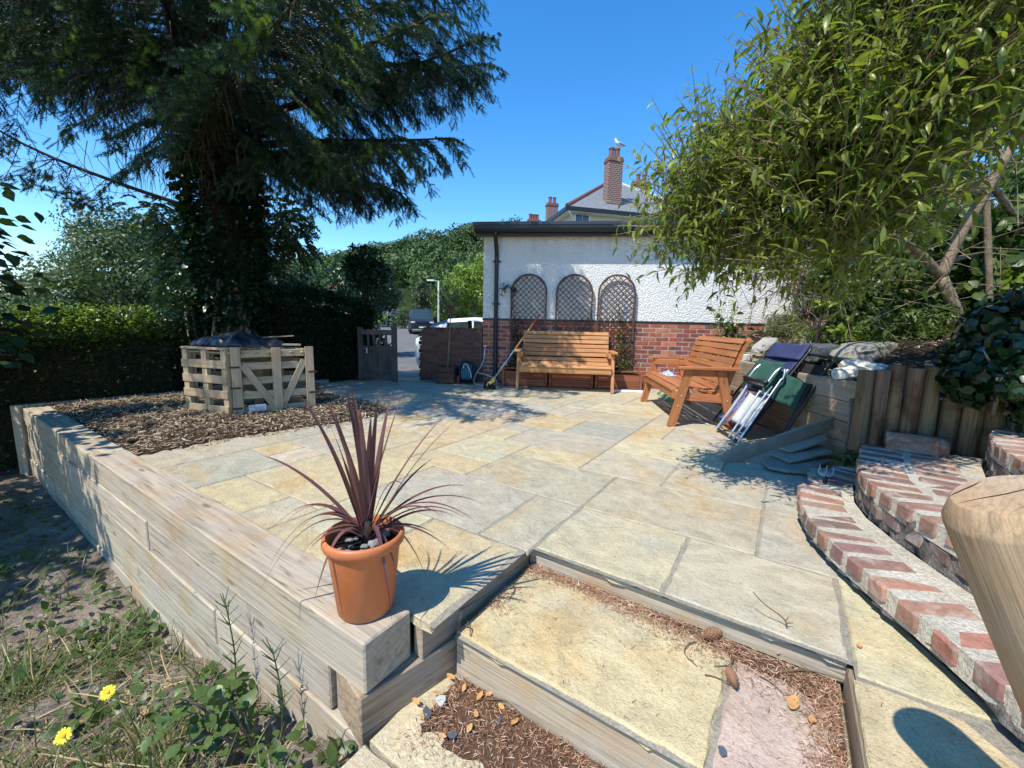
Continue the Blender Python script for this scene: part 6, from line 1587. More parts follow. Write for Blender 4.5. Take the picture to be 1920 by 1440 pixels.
# a gull standing on the tallest chimney pot
gp = V(P(2.72 + .18, .95, 0)); gp = V((gp.x, gp.y, 9.05 + .18 + .45))
gl = thing('seagull', 'white seagull perched on the tallest chimney pot', 'bird', tuple(gp))
mb = MB(); mb.tube([gp + V((.30, .02, .12)), gp + V((.22, .02, .15)), gp + V((.10, .01, .20)), gp + V((-.02, 0, .25)), gp + V((-.10, 0, .33)), gp + V((-.125, 0, .40)), gp + V((-.15, 0, .445)), gp + V((-.20, 0, .44))], [.012, .045, .085, .095, .065, .05, .05, .018], 12); mb.build('body', 'bird_white', gl, smooth=True)
for s in (-1, 1):
    mb = MB(); mb.tube([gp + V((-.04, s * .07, .27)), gp + V((.10, s * .085, .23)), gp + V((.26, s * .05, .17)), gp + V((.36, s * .02, .14))], [.03, .045, .03, .006], 8); mb.build('wing', 'bird_grey', gl, smooth=True)
    mb = MB(); mb.tube([gp + V((.02, s * .035, .17)), gp + V((.01, s * .035, .0))], .008, 5); mb.build('leg', 'bird_yellow', gl)
mb = MB(); mb.tube([gp + V((-.19, 0, .44)), gp + V((-.26, 0, .425))], [.014, .004], 6); mb.build('beak', 'bird_yellow', gl)
t, P, m, rf = hip_house('terrace_house', 'farther roof behind the garage with a twin pot brick chimney', (1.0, 31.0), R(14), 9, 7, -.3, 6.3, 2.2, 'cream_render')
chimney(rf, (2.72, 32.6), .82, .5, 7.0, 9.95, R(14), 2)
t, P, m, rf = hip_house('terrace_house', 'hidden roof far left behind the garage with a row of four chimney pots', (-.6, 39.0), R(14), 9, 7, -.3, 6.5, 2.4, 'cream_render')
chimney(rf, (1.75, 41.5), 1.2, .5, 7.0, 10.92, R(14), 4, ph=.5)
t, P, m, rf = hip_house('roadside_house', 'house roof with brick chimney between the hedge and the wooded hill', (-22.4, 44.0), R(-8), 8, 7, -2.5, 2.5, 1.75, 'white_paint')
chimney(rf, (-19.55, 46.2), 1.2, .6, 3.0, 4.75, R(-8), 4, ph=.35)

# ================================================================ far vegetation
HK = [(-260, 10), (-190, 12), (-150, 15), (-125, 17), (-107, 21), (-92, 25), (-74, 28), (-60, 29), (-46, 32), (-38, 35.5), (-25, 38.5), (-12, 39.5), (5, 41), (60, 46), (160, 52)]
def ridge(x):
    for (a, za), (b, zb) in zip(HK, HK[1:]):
        if x <= b: return za + (zb - za) * max(0, x - a) / (b - a)
    return HK[-1][1]
def hill_z(x, y):
    t = min(1, max(0, (y - 78) / 105)); s_ = t * t * (3 - 2 * t); xx = x * (180 / max(y, 60))
    b = 1.4 + .02 * (y - 60)
    return b + (ridge(xx) - 6 - b) * s_ + 1.2 * fbm(x, y, .03)
hx = np.linspace(-280, 160, 60); hy = np.linspace(74, 215, 26)
hv = [(x, y, hill_z(x, y)) for y in hy for x in hx]; hf_ = [(j * 60 + i, j * 60 + i + 1, (j + 1) * 60 + i + 1, (j + 1) * 60 + i) for j in range(25) for i in range(59)]
setp(link_mesh('hill', np_mesh('hill', hv, hf_, True), 'farground'), kind='structure')
P_, D_, S_ = [], [], []
for k in range(560):
    x, y = random.uniform(-190, 20), 80 + 125 * random.random() ** .8
    if x > 22 or x / y > .02 or x / y < -1.0: continue
    if abs(x - (-0.275 * y)) < 4.5 and y < 112: continue
    r = random.uniform(3.0, 5.6); c = (x, y, hill_z(x, y) + r * .75)
    p, d, e_ = lumpy_crown(c, (r, r, r * random.uniform(.9, 1.25)), 11, 520, .46, 1000 + k, -.35, True); P_.append(p); D_.append(d); S_.append(e_)
P_, D_, S_ = np.concatenate(P_), np.concatenate(D_), np.concatenate(S_)
setp(leaves_obj('woodland', 'wood_far', P_, D_, rng.uniform(.6, 1.25, len(P_)), DIAMOND, ups=S_), kind='stuff')

FT = crown_tree
FT('roadside_tree', 'rounded dark green tree behind the ivy covered post', 'tree', (-5.6, 15, -.4), 1.5, (-5.3, 15, 2.0), (1.35, 1.2, 1.25), 22, 5200, .13, 'hedgedark', seed=3)
FT('roadside_tree', 'pale olive tree left of the far chimney house', 'tree', (-16.6, 31, -2), 3, (-16.4, 31, 3.1), (2.5, 2.2, 2.0), 26, 5200, .20, 'bush_olive', seed=4)
FT('birch_tree', 'slender grey green birch standing before the wooded hill', 'tree', (-13.2, 62, 1.2), 4, (-13.2, 62, 4.8), (1.7, 1.6, 3.2), 30, 3600, .26, 'birchleaf', r=.12, seed=5, lump=.3)
FT('yellow_green_tree', 'bright yellow green tree close to the garage corner', 'tree', (-2.3, 24.5, -.2), 2, (-2.2, 24.5, 3.0), (1.7, 1.5, 2.1), 26, 5200, .17, 'limeleaf', seed=6)
FT('roadside_tree', 'mid green tree just left of the yellow green tree', 'tree', (-4.3, 30, -.2), 2, (-4.2, 30, 2.4), (1.7, 1.5, 2.2), 24, 4200, .18, 'bankleaf', seed=7)
FT('roadside_tree', 'tall dark tree towering behind the yellow green tree', 'tree', (-5.2, 52, .5), 4, (-5.2, 52, 5.6), (4.2, 3.5, 4.4), 26, 4600, .36, 'wood_far', seed=8)
for k, (x, y, r, mt, lab) in enumerate(((-14.4, 44, 1.1, 'limeleaf', 'yellowish shrub at the left edge of the road'), (-15.2, 50, 1.5, 'bankleaf', 'green shrub behind the yellowish roadside shrub'), (-17.0, 62, 1.8, 'bush_olive', 'olive shrub farther up the left verge'), (-20.5, 78, 2.4, 'bankleaf', 'large shrub at the bend near the red car'), (-11.5, 42, 1.2, 'bush_olive', 'low shrub right behind the dark grey van'), (-7.2, 38, 1.3, 'bankleaf', 'leafy shrub at the foot of the tall street lamp'))):
    FT('verge_shrub', lab, 'shrub', (x, y, road_z(y) - .3), .4, (x, y, road_z(y) + r * .6), (r, r, r * .75), 16, 1500, .20, mt, r=.05, seed=20 + k)
mb = MB(); mb.box((-14.3, 43, road_z(43) + .3), (.25, 9, .7), M.Rotation(R(19), 3, 'Z'), .02); o = mb.build('garden_wall', 'pavement', None); setp(o, 'low pale garden wall along the left pavement', 'wall')
FT('broadleaf_tree', 'large rounded olive green tree beyond the left hedge', 'tree', (-14.6, 16, -2.5), 3, (-14.6, 16, 1.9), (3.3, 2.8, 2.9), 70, 34000, .125, 'bush_olive', r=.25, seed=30, lump=.33)
FT('broadleaf_tree', 'smaller green tree left of the large olive green tree', 'tree', (-19.4, 17.5, -2.5), 3, (-19.2, 17.5, 1.2), (2.3, 2.4, 2.7), 36, 12000, .15, 'bush_olive', r=.2, seed=31)
FT('broadleaf_tree', 'darker green tree between the olive tree and the spruce trunk', 'tree', (-9.2, 13.5, -2), 3, (-9.2, 13.5, 1.7), (2.0, 2.0, 2.3), 38, 14000, .12, 'hedge', r=.2, seed=32)
FT('broadleaf_tree', 'dark bushy tree behind the hedge right of the spruce trunk', 'tree', (-6.3, 11.2, -2), 2, (-6.1, 11.2, 1.1), (1.9, 1.5, 1.5), 30, 8000, .09, 'hedgedark', r=.15, seed=33)
# pinnate leaved young tree directly behind the spruce
t = thing('elder_tree', 'loose light leaved tree showing on both sides of the spruce trunk', 'tree', (-5.7, 8.4, -1.0)); mb = MB(); PP = []; DD = []
mb.tube([(-5.7, 8.4, -1.0), (-5.7, 8.4, 1.6), (-5.6, 8.3, 2.4)], [.10, .08, .05], 8)
for c, rr, n in (((-4.55, 8.5, 3.0), .55, 16), ((-4.95, 8.3, 2.5), .6, 14), ((-4.35, 8.6, 2.55), .4, 8), ((-6.9, 8.3, 3.05), .5, 10), ((-6.4, 8.4, 2.6), .7, 16), ((-5.6, 8.5, 3.2), .6, 10), ((-6.3, 8.2, 1.9), .7, 14), ((-4.7, 8.4, 1.9), .5, 8)):
    s0 = V((-5.65, 8.35, 2.0)); mb.tube([s0, s0.lerp(V(c), .6) + V((0, 0, .1)), c], [.04, .025, .01], 5)
    for k in range(n * 7):
        e = V(c) + V((random.gauss(0, rr * .42), random.gauss(0, rr * .35), random.gauss(0, rr * .34))); dr = (e - V(c)).normalized() + V((0, 0, -.25))
        for q in range(9):                              # leaflets along a drooping rachis
            for s in (-1, 1): PP.append(e + dr * .03 * q + V((0, 0, -.0022 * q * q))); DD.append(dr.cross(V((0, 0, 1))) * s + dr * .4 + V((0, 0, -.2)))
mb.build('trunk', 'barkgrey', t, smooth=True); leaves_obj('crown', 'bush_olive', PP, DD, .085 * rng.uniform(.7, 1.2, len(PP)), OVAL, t)

# hedges
def hedge(name, label, path, hts, th, n, leaf, mat, zlo=-.7, tipmat=None, ntip=0, tiprange=(0, 1)):
    t = thing(name, label, 'hedge', (path[0][0], path[0][1], zlo)); L = [0]
    for a, b in zip(path, path[1:]): L.append(L[-1] + math.dist(a, b))
    def at(s):
        for i in range(len(path) - 1):
            if s <= L[i + 1]:
                f = (s - L[i]) / (L[i + 1] - L[i]); a, b = V(path[i]), V(path[i + 1]); d = (b - a).normalized(); return a.lerp(b, f), V((-d.y, d.x)), hts[i] + (hts[i + 1] - hts[i]) * f
        return V(path[-1]), V((0, 1)), hts[-1]
    P, D, TP, TD = [], [], [], []
    for k in range(n):
        s = random.uniform(0, L[-1]); c, nr, h = at(s); h = h + .10 * fbm(s, 1, 1.3) + .05 * fbm(s, 7, 4); w = th / 2 * (1 + .25 * fbm(s, k % 3, 1.6))
        m_ = random.random()
        if m_ < .52: off = -w - .07 * fbm(s * 2.5, random.uniform(0, 3), 2.0) + random.gauss(0, .035); z = zlo + (h - zlo) * random.random() ** .8; d = (-nr.x, -nr.y, .25)
        elif m_ < .80: off = random.uniform(-w, w); z = h + random.gauss(0, .05) + .06 * fbm(s * 2, off * 3, 2.2); d = (0, 0, 1)
        else: off = random.uniform(-w, w); z = zlo + (h - zlo) * random.random(); d = (-nr.x, -nr.y, .2)
        P.append((c.x + nr.x * off, c.y + nr.y * off, z)); D.append(V(d) + V((random.gauss(0, .6), random.gauss(0, .6), random.gauss(0, .5))))
    for k in range(ntip):
        s = L[-1] * random.uniform(*tiprange); c, nr, h = at(s); off = random.uniform(-th / 2 - .05, th * .3); b0 = V((c.x + nr.x * off, c.y + nr.y * off, h + .06 * fbm(s, off, 2) - (random.uniform(.05, .32) if off < -th * .2 else 0))); u_ = V((random.gauss(0, .3), random.gauss(0, .3), 1)).normalized(); ln = random.uniform(.06, .22)
        for q in range(6): TP.append(b0 + u_ * ln * q / 6); TD.append(V((random.gauss(0, 1), random.gauss(0, 1), .5)))
    mb = MB()
    for k in range(int(L[-1] / .35)):
        c, nr, h = at(k * .35 + random.uniform(0, .2)); b0 = V((c.x, c.y, zlo))
        for q in range(3): mb.tube([b0, b0 + V((random.gauss(0, .12), random.gauss(0, .12), (h - zlo) * .5)), b0 + V((random.gauss(0, .2), random.gauss(0, .2), (h - zlo) * .92))], [.02, .012, .004], 4)
    mb.build('stem', 'barkdark', t)
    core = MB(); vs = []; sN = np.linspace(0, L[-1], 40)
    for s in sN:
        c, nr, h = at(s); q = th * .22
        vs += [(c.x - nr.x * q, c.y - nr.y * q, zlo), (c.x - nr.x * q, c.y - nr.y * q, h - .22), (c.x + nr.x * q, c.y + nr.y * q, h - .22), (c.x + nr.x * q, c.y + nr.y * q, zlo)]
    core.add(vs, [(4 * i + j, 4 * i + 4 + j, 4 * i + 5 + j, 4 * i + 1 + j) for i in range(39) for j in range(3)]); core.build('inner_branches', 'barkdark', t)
    leaves_obj('foliage', mat, P, D, leaf * rng.uniform(.6, 1.3, len(P)), DIAMOND, t)
    if TP: leaves_obj('new_shoots', tipmat, TP, TD, leaf * .9 * rng.uniform(.6, 1.2, len(TP)), DIAMOND, t)
hedge('clipped_hedge', 'dark clipped hedge behind the mulch bed with lime green new shoots on top', [(-8.6, 1.9), (-7.0, 3.6), (-6.0, 4.75), (-5.0, 5.95)], [.75, .86, .97, 1.05], .95, 24000, .055, 'hedge', -.7, 'limetip', 3600, (.1, .98))
hedge('tall_hedge', 'tall dark hedge between the spruce trunk and the garden gate', [(-5.1, 6.1), (-4.2, 7.0), (-3.45, 7.75), (-2.72, 8.05)], [1.25, 1.55, 1.5, 1.30], .85, 22000, .055, 'hedgedark', -.1, 'hedge', 260, (.3, 1))
t = thing('ivy_post', 'tall ivy smothered post between the hedge and the gate', 'ivy', (-2.82, 8.0, -.1))
mb = MB(); mb.tube([(-2.82, 8.0, -.1), (-2.82, 8.0, 2.0)], .07, 8); mb.build('post', 'barkdark', t)
p, d = lumpy_crown((-2.80, 8.0, 1.95), (.42, .4, .42), 16, 3800, .55, 44, -1); p2, d2 = lumpy_crown((-2.74, 7.95, 1.0), (.28, .3, 1.0), 22, 3800, .42, 45, -1)
leaves_obj('foliage', 'hedgedark', np.concatenate([p, p2]), np.concatenate([d, d2]), .07 * rng.uniform(.6, 1.2, 7600), DIAMOND, t)
# hazel on the left, leaning into the frame
t = thing('hazel_tree', 'large leaved dark shrub reaching into the left edge of the picture', 'tree', (-6.0, 1.9, -.75))
mb = MB(); PP = []; DD = []; g_ = random.Random(12)
tg_ = [(-4.72, 3.85, 1.95), (-4.66, 3.8, 1.62), (-4.75, 3.9, 1.3), (-4.8, 3.95, .95), (-4.95, 4.05, .55), (-4.9, 3.95, 2.25), (-4.75, 3.8, 1.75), (-4.85, 3.9, .75), (-5.0, 4.0, 1.1), (-5.1, 4.0, 1.6)]
for k in range(90):
    a = g_.uniform(0, 6.28); el = g_.uniform(-.1, 1.35); L = g_.uniform(1.2, 1.95); b0 = V((-5.75, 1.85, .8)); e = b0 + (V(tg_[k % 10]) + V((g_.gauss(0, .1), g_.gauss(0, .1), g_.gauss(0, .1))) - b0) if k < 24 else b0 + V((math.cos(a) * math.cos(el) * L, math.sin(a) * math.cos(el) * L * .95, .25 + math.sin(el) * L * 1.35)); m_ = b0.lerp(e, .5) + V((0, 0, .18))
    if k < 24: a = math.atan2(e.y - b0.y, e.x - b0.x)
    mb.tube([V((-6.0, 1.9, -.75)).lerp(b0, g_.random()), b0.lerp(m_, .5), m_, e], [.035, .022, .014, .005], 5)
    for q in range(62):
        f = g_.random() ** .55; w_ = (b0.lerp(m_, f * 2) if f < .5 else m_.lerp(e, f * 2 - 1)); PP.append(w_ + V((g_.gauss(0, .13), g_.gauss(0, .13), g_.gauss(-.02, .11)))); DD.append(V((math.cos(a) + g_.gauss(0, .7), math.sin(a) + g_.gauss(0, .7), g_.gauss(-.15, .35))))
mb.build('trunk', 'barkgrey', t, smooth=True); leaves_obj('crown', 'hazel', PP, DD, .125 * rng.uniform(.6, 1.25, len(PP)), leaf_tmpl(1, .78, .2, .12, (.85, 1.0, .5)), t)

# ================================================================ the big spruce
TX, TY = -4.28, 6.35
sp = thing('spruce_tree', 'huge dark spruce with ivy clad trunk shading the left of the patio', 'tree', (TX, TY, 0))
mb = MB(); tz = [-.15, .05, .25, .6, 1.2, 2.0, 3.0, 4.5, 6.2, 7.8, 9.2]; tr = [.46, .40, .33, .30, .285, .275, .26, .22, .16, .09, .03]
mb.tube([(TX + .03 * math.sin(z), TY, z) for z in tz], tr, 18); mb.build('trunk', 'barkdark', sp, smooth=True)
g_ = random.Random(99)
limbs = MB(); dead = []; tw = []; td = []; ntw = []; ntd = []; rolls = []
def limb(az, z0_, L, rise_, droop, up_=.0, dens=1.0, bare=.28):
    d = V((math.sin(az), math.cos(az), 0)); s = V((d.y, -d.x, 0)); pts = []
    n = 9
    for i in range(n + 1):
        t_ = i / n; pts.append(V((TX, TY, z0_)) + d * (L * t_) + V((0, 0, L * (rise_ * t_ - droop * t_ * t_ + up_ * t_ ** 4))) + s * (.06 * L * math.sin(t_ * 2.6 + az * 3)))
    r0_ = .02 + L * .013
    limbs.tube(pts, [r0_ * (1 - .88 * i / n) for i in range(n + 1)], 6)
    nb = int(L / .080 * dens)
    for k in range(nb):
        t_ = bare * .35 + (1 - bare * .35) * (k + g_.random()) / nb; i = min(int(t_ * n), n - 1); q = pts[i].lerp(pts[i + 1], t_ * n - i); dirn = (pts[i + 1] - pts[i]).normalized()
        # hanging dead twigs on the inner part
        for _ in range(3 if t_ < .62 else 1):
            if g_.random() < .8:
                ln = g_.uniform(.12, .5) * (1.15 - t_ * .5); side_ = V((g_.gauss(0, .5), g_.gauss(0, .5), 0)); e1 = q + side_ * ln * .35 + V((0, 0, -ln * .35)); e2 = e1 + side_ * ln * .25 + V((0, 0, -ln * .75)); dead.append((q, e1, e2))
        if t_ < bare: continue
        sg = 1 if k % 2 else -1
        bl = L * .30 * (1.12 - t_) ** .75 * g_.uniform(.6, 1.2) + .10
        bd = (dirn * g_.uniform(.5, 1.0) + s * sg * g_.uniform(.45, 1.0) + V((0, 0, g_.uniform(-.55, -.02)))).normalized()
        m_ = int(bl / .048) + 2; prev = q
        for j in range(m_):
            f = (j + 1) / m_; c = q + bd * bl * f + V((0, 0, -.34 * bl * f * f)); cd = (c - prev).normalized(); prev = c
            for sg2 in (-1, 1):
                if g_.random() < .90:
                    sd_ = cd.cross(V((0, 0, 1))); sd_ = sd_.normalized() if sd_.length > .1 else s
                    w_ = (cd * g_.uniform(.35, 1.0) + sd_ * sg2 * g_.uniform(.4, .9) + V((0, 0, g_.uniform(-.75, .12)))).normalized()
                    if f > .6 and g_.random() < .75 * t_ * max(0.03, min(1, .15 + 2.2 * fbm(c.x, c.y, .9, c.z))): ntw.append(c); ntd.append(w_)
                    else: tw.append(c); td.append(w_)
            if j == m_ - 1:
                for _ in range(9):
                    w_ = (cd * g_.uniform(.2, .9) + V((g_.gauss(0, .55), g_.gauss(0, .55), g_.uniform(-1.1, -.1)))).normalized(); o_ = c + V((g_.gauss(0, .045), g_.gauss(0, .045), g_.gauss(-.03, .04)))
                    if g_.random() < .55 * max(0.0, min(1, 2.0 * fbm(c.x, c.y, .9, c.z))): ntw.append(o_); ntd.append(w_)
                    else: tw.append(o_); td.append(w_)
        limbs.tube([q, q + bd * bl * .5 + V((0, 0, -.105 * bl)), q + bd * bl + V((0, 0, -.34 * bl))], [.009, .006, .002], 3, False)
# hand-placed limbs that shape the outline seen in the photograph
for az, z, L, ri, dr, up_ in ((92, 3.35, 3.75, .34, .22, .10), (84, 3.05, 3.3, .22, .28, .08), (100, 2.75, 3.0, .20, .22, .0), (112, 2.7, 2.6, .12, .26, .0), (75, 3.9, 3.5, .30, .25, .1), (97, 4.2, 3.7, .22, .2, .1), (88, 4.9, 3.4, .20, .2, .1), (104, 5.1, 3.5, .2, .2, .1), (70, 2.9, 2.6, .15, .3, 0),
        (268, 3.3, 4.4, .25, .12, .05), (255, 3.0, 3.3, .12, .25, .0), (280, 3.6, 4.6, .2, .14, .05), (290, 4.3, 4.2, .2, .2, .05), (262, 4.6, 4.6, .18, .18, .05)):
    limb(R(az), z + (1.25 if az > 215 else .5), L, ri * .9, dr * .75, up_)
ga = 0.0; z = 3.35
while z < 8.6:
    for k in range(3):
        ga += 137.5; az = (ga % 360)
        L = (4.35 - .25 * max(0, z - 3.6) - .55 * max(0, z - 5.2)) * g_.uniform(.82, 1.08)
        if 110 < az < 215: L *= .98
        if 20 < az < 150 and z > 4.4: L *= max(.62, .9 - .12 * (z - 4.4))
        if 225 < az < 320 and z < 4.5: continue
        if 205 < az < 305: L *= .78
        if az < 65 or az > 315: L *= .58
        cs = 120 < az < 250; rt_ = 60 < az < 120
        limb(R(az), z + g_.uniform(-.15, .15) + (.35 if rt_ else 0), L, g_.uniform(.05, .25), g_.uniform(.10, .22) if not rt_ else g_.uniform(.05, .14), .06, 1.0 if cs or z < 6.5 else .6, .10 if cs else .22)
    z += .37
limbs.build('limb', 'barkdark', sp, smooth=True)
tt = []
for i in range(34):
    t_ = .02 + .96 * i / 34; a = i * 2.399; ln = .026 * (1 - .3 * t_ ** 3); w_ = .0066
    c = np.array([t_ * .115, 0, 0]); o_ = np.array([.6, math.cos(a) * .9, math.sin(a) * .9 + .12]); o_ /= np.linalg.norm(o_); s_ = np.cross(o_, [1, .2, .3]); s_ /= np.linalg.norm(s_)
    tt.append((c + s_ * w_ / 2, c - s_ * w_ / 2, c + o_ * ln))
tv = np.array([q for tri in tt for q in tri] + [(0, .003, 0), (0, -.003, 0), (.115, 0, 0)]); tf = np.arange(len(tv)).reshape(-1, 3)
tw_, td_ = np.array([tuple(q) for q in tw]), np.array([tuple(q) for q in td])
leaves_obj('needles', 'needles', tw_, td_, rng.uniform(.95, 1.6, len(tw_)), (tv, tf), sp); print('twigs', len(tw_), len(ntw_ if 0 else ntw))
ntw_, ntd_ = np.array([tuple(q) for q in ntw]), np.array([tuple(q) for q in ntd])
leaves_obj('new_growth', 'newneedles', ntw_, ntd_, rng.uniform(.6, 1.0, len(ntw_)), (tv * np.array([1, 1.5, 1.5]), tf), sp)
for a in range(2800):                                   # dead twigs round the trunk under the crown
    z = g_.uniform(2.7, 5.8); az = g_.uniform(0, 6.28); r_ = g_.uniform(.25, 1.5); q = V((TX + math.sin(az) * r_, TY + math.cos(az) * r_, z + .25 * r_)); ln = g_.uniform(.15, .5); dd = V((g_.gauss(0, .4), g_.gauss(0, .4), 0)); dead.append((q, q + dd * ln * .4 + V((0, 0, -ln * .35)), q + dd * ln * .6 + V((0, 0, -ln))))
dv = []; df = []
for a, b, c in dead:
    i = len(dv); w_ = .0052
    for p, k in ((a, 1), (b, .8)):
        dv += [(p.x + w_ * k, p.y, p.z), (p.x - w_ * k * .5, p.y + w_ * k * .87, p.z), (p.x - w_ * k * .5, p.y - w_ * k * .87, p.z)]
    dv.append(tuple(c))
    for j in range(3):
        j2 = (j + 1) % 3; df += [(i + j, i + j2, i + 3 + j2), (i + j, i + 3 + j2, i + 3 + j), (i + 3 + j, i + 3 + j2, i + 6)]
me = np_mesh('dead_twigs', dv, df); rebase(me, (TX, TY, 0)); link_mesh('dead_twigs', me, 'deadtwig', M.Translation((TX, TY, 0)), sp)
# long bare limb hanging out on the left
mb = MB(); bl = smooth_path([(TX - .1, TY, 2.55), (-5.4, 6.0, 2.85), (-6.4, 5.7, 3.25), (-7.2, 5.4, 3.85)], 6); mb.tube(bl, [.032 * (1 - .8 * i / len(bl)) for i in range(len(bl))], 6)
BT = []; BD = []
for k in range(70):
    q = g_.choice(bl[4:]); e = q + V((g_.gauss(-.12, .22), g_.gauss(0, .18), g_.gauss(-.12, .2))); m_ = q.lerp(e, .5) + V((0, 0, -.03)); mb.tube([q, m_, e], [.006, .004, .002], 3)
    for j in range(3): f = e + V((g_.gauss(-.05, .1), g_.gauss(0, .1), g_.gauss(-.1, .08))); mb.tube([m_.lerp(e, g_.random()), f], [.003, .0012], 3)
for c in ((-6.55, 5.65, 3.28), (-6.75, 5.55, 3.2), (-6.2, 5.7, 2.95), (-6.35, 5.65, 2.85), (-6.0, 5.8, 2.72), (-5.85, 5.85, 2.6), (-6.95, 5.5, 3.35)):
    for k in range(34): BT.append(V(c) + V((g_.gauss(0, .14), g_.gauss(0, .1), g_.gauss(-.04, .06)))); BD.append(V((g_.gauss(-.2, .7), g_.gauss(0, .7), g_.gauss(-.6, .3))))
mb.build('bare_limb', 'barkdark', sp, smooth=True); leaves_obj('bare_limb_needles', 'needles', [tuple(q) for q in BT], [tuple(q) for q in BD], rng.uniform(.9, 1.4, len(BT)), (tv * np.array([1, 1.25, 1.25]), tf), sp)
# ivy round the trunk
n = 9500; zz = rng.uniform(.30, 3.9, n) ** 1.0; aa = rng.uniform(0, 6.28, n); bulge = .10 + .13 * np.array([fbm(a * 1.2, z_, 1.3) for a, z_ in zip(aa, zz)]) + .10 * np.clip((zz - .9) / 1.2, 0, 1)
keep = ~((zz < .95) & (rng.random(n) < .75)); zz, aa, bulge = zz[keep], aa[keep], bulge[keep]; n = len(zz)
rr = .30 + np.clip(bulge, .02, .4) * rng.uniform(.3, 1.1, n)
leaves_obj('ivy', 'ivy', np.stack([TX + np.cos(aa) * rr, TY + np.sin(aa) * rr, zz], 1), np.stack([np.cos(aa) + rng.normal(0, .5, n), np.sin(aa) + rng.normal(0, .5, n), rng.normal(-.3, .5, n)], 1), .085 * rng.uniform(.55, 1.25, n), leaf_tmpl(1, .85, .2, .1, (1, .9, .45)), sp)
mb = MB()
for k in range(9):
    a = 3.4 + k * .33; q = [(TX + math.cos(a + .25 * math.sin(z_ * 2 + k)) * (.335 + .02 * math.sin(z_ * 3)), TY + math.sin(a + .25 * math.sin(z_ * 2 + k)) * (.335 + .02 * math.sin(z_ * 3)), z_) for z_ in np.linspace(0, 1.7, 9)]
    mb.tube(q, [.028 * (.6 + .4 * ((k * 7) % 5) / 4)] * 9, 6)
mb.build('ivy_stem', 'barkgrey', sp, smooth=True)
mb = MB()
for x in (-4.66, -4.56): mb.tube([(x, 6.02, -.02), (x - .03, 6.03, .6), (x - .06, 6.02, 1.25)], [.022, .02, .014], 7)
mb.build('bare_stem', 'barkpale', sp, smooth=True)

# ================================================================ glossy leaved tree on the right bank
gt_ = thing('bank_tree', 'spreading bright green tree with long glossy leaves on the right bank', 'tree', (4.45, 4.0, .9))
CL = [(1.08, 2.4, 1.63, .30), (1.33, 2.6, 1.98, .28), (.98, 2.4, 1.85, .24), (1.66, 2.8, 1.83, .42), (1.86, 2.9, 2.22, .36), (2.16, 3.0, 2.60, .40), (2.44, 3.2, 2.28, .5), (2.27, 3.1, 1.78, .42), (2.35, 3.0, 2.99, .45), (2.84, 3.1, 2.77, .5), (3.17, 3.0, 2.88, .5), (3.69, 3.4, 2.85, .32),
      (1.10, 2.35, 1.47, .15), (1.45, 2.6, 1.62, .24), (2.18, 3.1, 3.0, .26), (2.71, 2.9, 3.29, .5), (.90, 2.35, 1.67, .17), (1.55, 2.5, 1.95, .36), (2.06, 2.7, 2.34, .4), (1.14, 2.55, 2.08, .17), (2.87, 3.4, 1.98, .26), (2.30, 3.4, 1.74, .22), (3.4, 3.1, 3.4, .6), (3.9, 3.9, 3.3, .6), (2.5, 3.6, 2.8, .45), (2.0, 2.85, 2.0, .4), (2.6, 2.9, 2.5, .4)]
g_ = random.Random(31); br = MB()
base, fork, fork2 = V((4.45, 4.0, .62)), V((4.01, 4.0, 1.58)), V((4.18, 3.9, 2.31))
br.tube(smooth_path([base - V((0, 0, .2)), V((4.28, 4.0, 1.1)), fork], 4), [.062, .06, .058, .056, .054, .052, .05, .048, .047], 9)
br.tube(smooth_path([fork, V((4.07, 3.97, 1.9)), fork2, V((4.26, 3.84, 2.65)), V((4.32, 3.75, 3.2))], 4), [.045] * 5 + [.042] * 4 + [.04] * 4 + [.03] * 4, 8)
br.tube(smooth_path([V((4.50, 3.96, .62)), V((4.47, 3.95, 1.19)), V((4.32, 3.92, 1.8)), fork2], 4), [.026] * 13, 7)
br.tube(smooth_path([fork, V((3.7, 3.9, 1.76)), V((3.41, 3.8, 1.86)), V((2.9, 3.5, 1.9))], 4), [.04, .038, .036, .034, .033, .032, .03, .028, .026, .024, .022, .02, .018], 8)
br.tube(smooth_path([fork2, V((3.7, 3.75, 2.38)), V((3.30, 3.6, 2.45)), V((2.7, 3.5, 2.48)), V((2.2, 3.2, 2.5))], 4), [.034] * 5 + [.028] * 4 + [.02] * 4 + [.014] * 4, 7)
br.tube(smooth_path([fork2, V((3.5, 3.7, 2.28)), V((2.86, 3.5, 2.2)), V((2.2, 3.2, 2.1))], 4), [.028] * 5 + [.022] * 4 + [.014] * 4, 7)
br.tube(smooth_path([fork2 + V((0, 0, .1)), V((4.6, 4.05, 2.2)), V((4.93, 4.2, 2.0)), V((5.4, 4.4, 1.7))], 4), [.03] * 5 + [.026] * 8, 7)
br.tube(smooth_path([fork, V((4.2, 4.1, 1.75)), V((4.9, 4.3, 1.9))], 4), [.022] * 9, 6)
src = [V((2.9, 3.5, 1.9)), V((2.7, 3.5, 2.48)), V((2.86, 3.5, 2.2)), V((4.32, 3.75, 3.2)), V((3.41, 3.8, 1.86)), V((3.3, 3.6, 2.45)), V((2.2, 3.2, 2.1)), V((2.2, 3.2, 2.5))]
lp_, ld_ = [], []
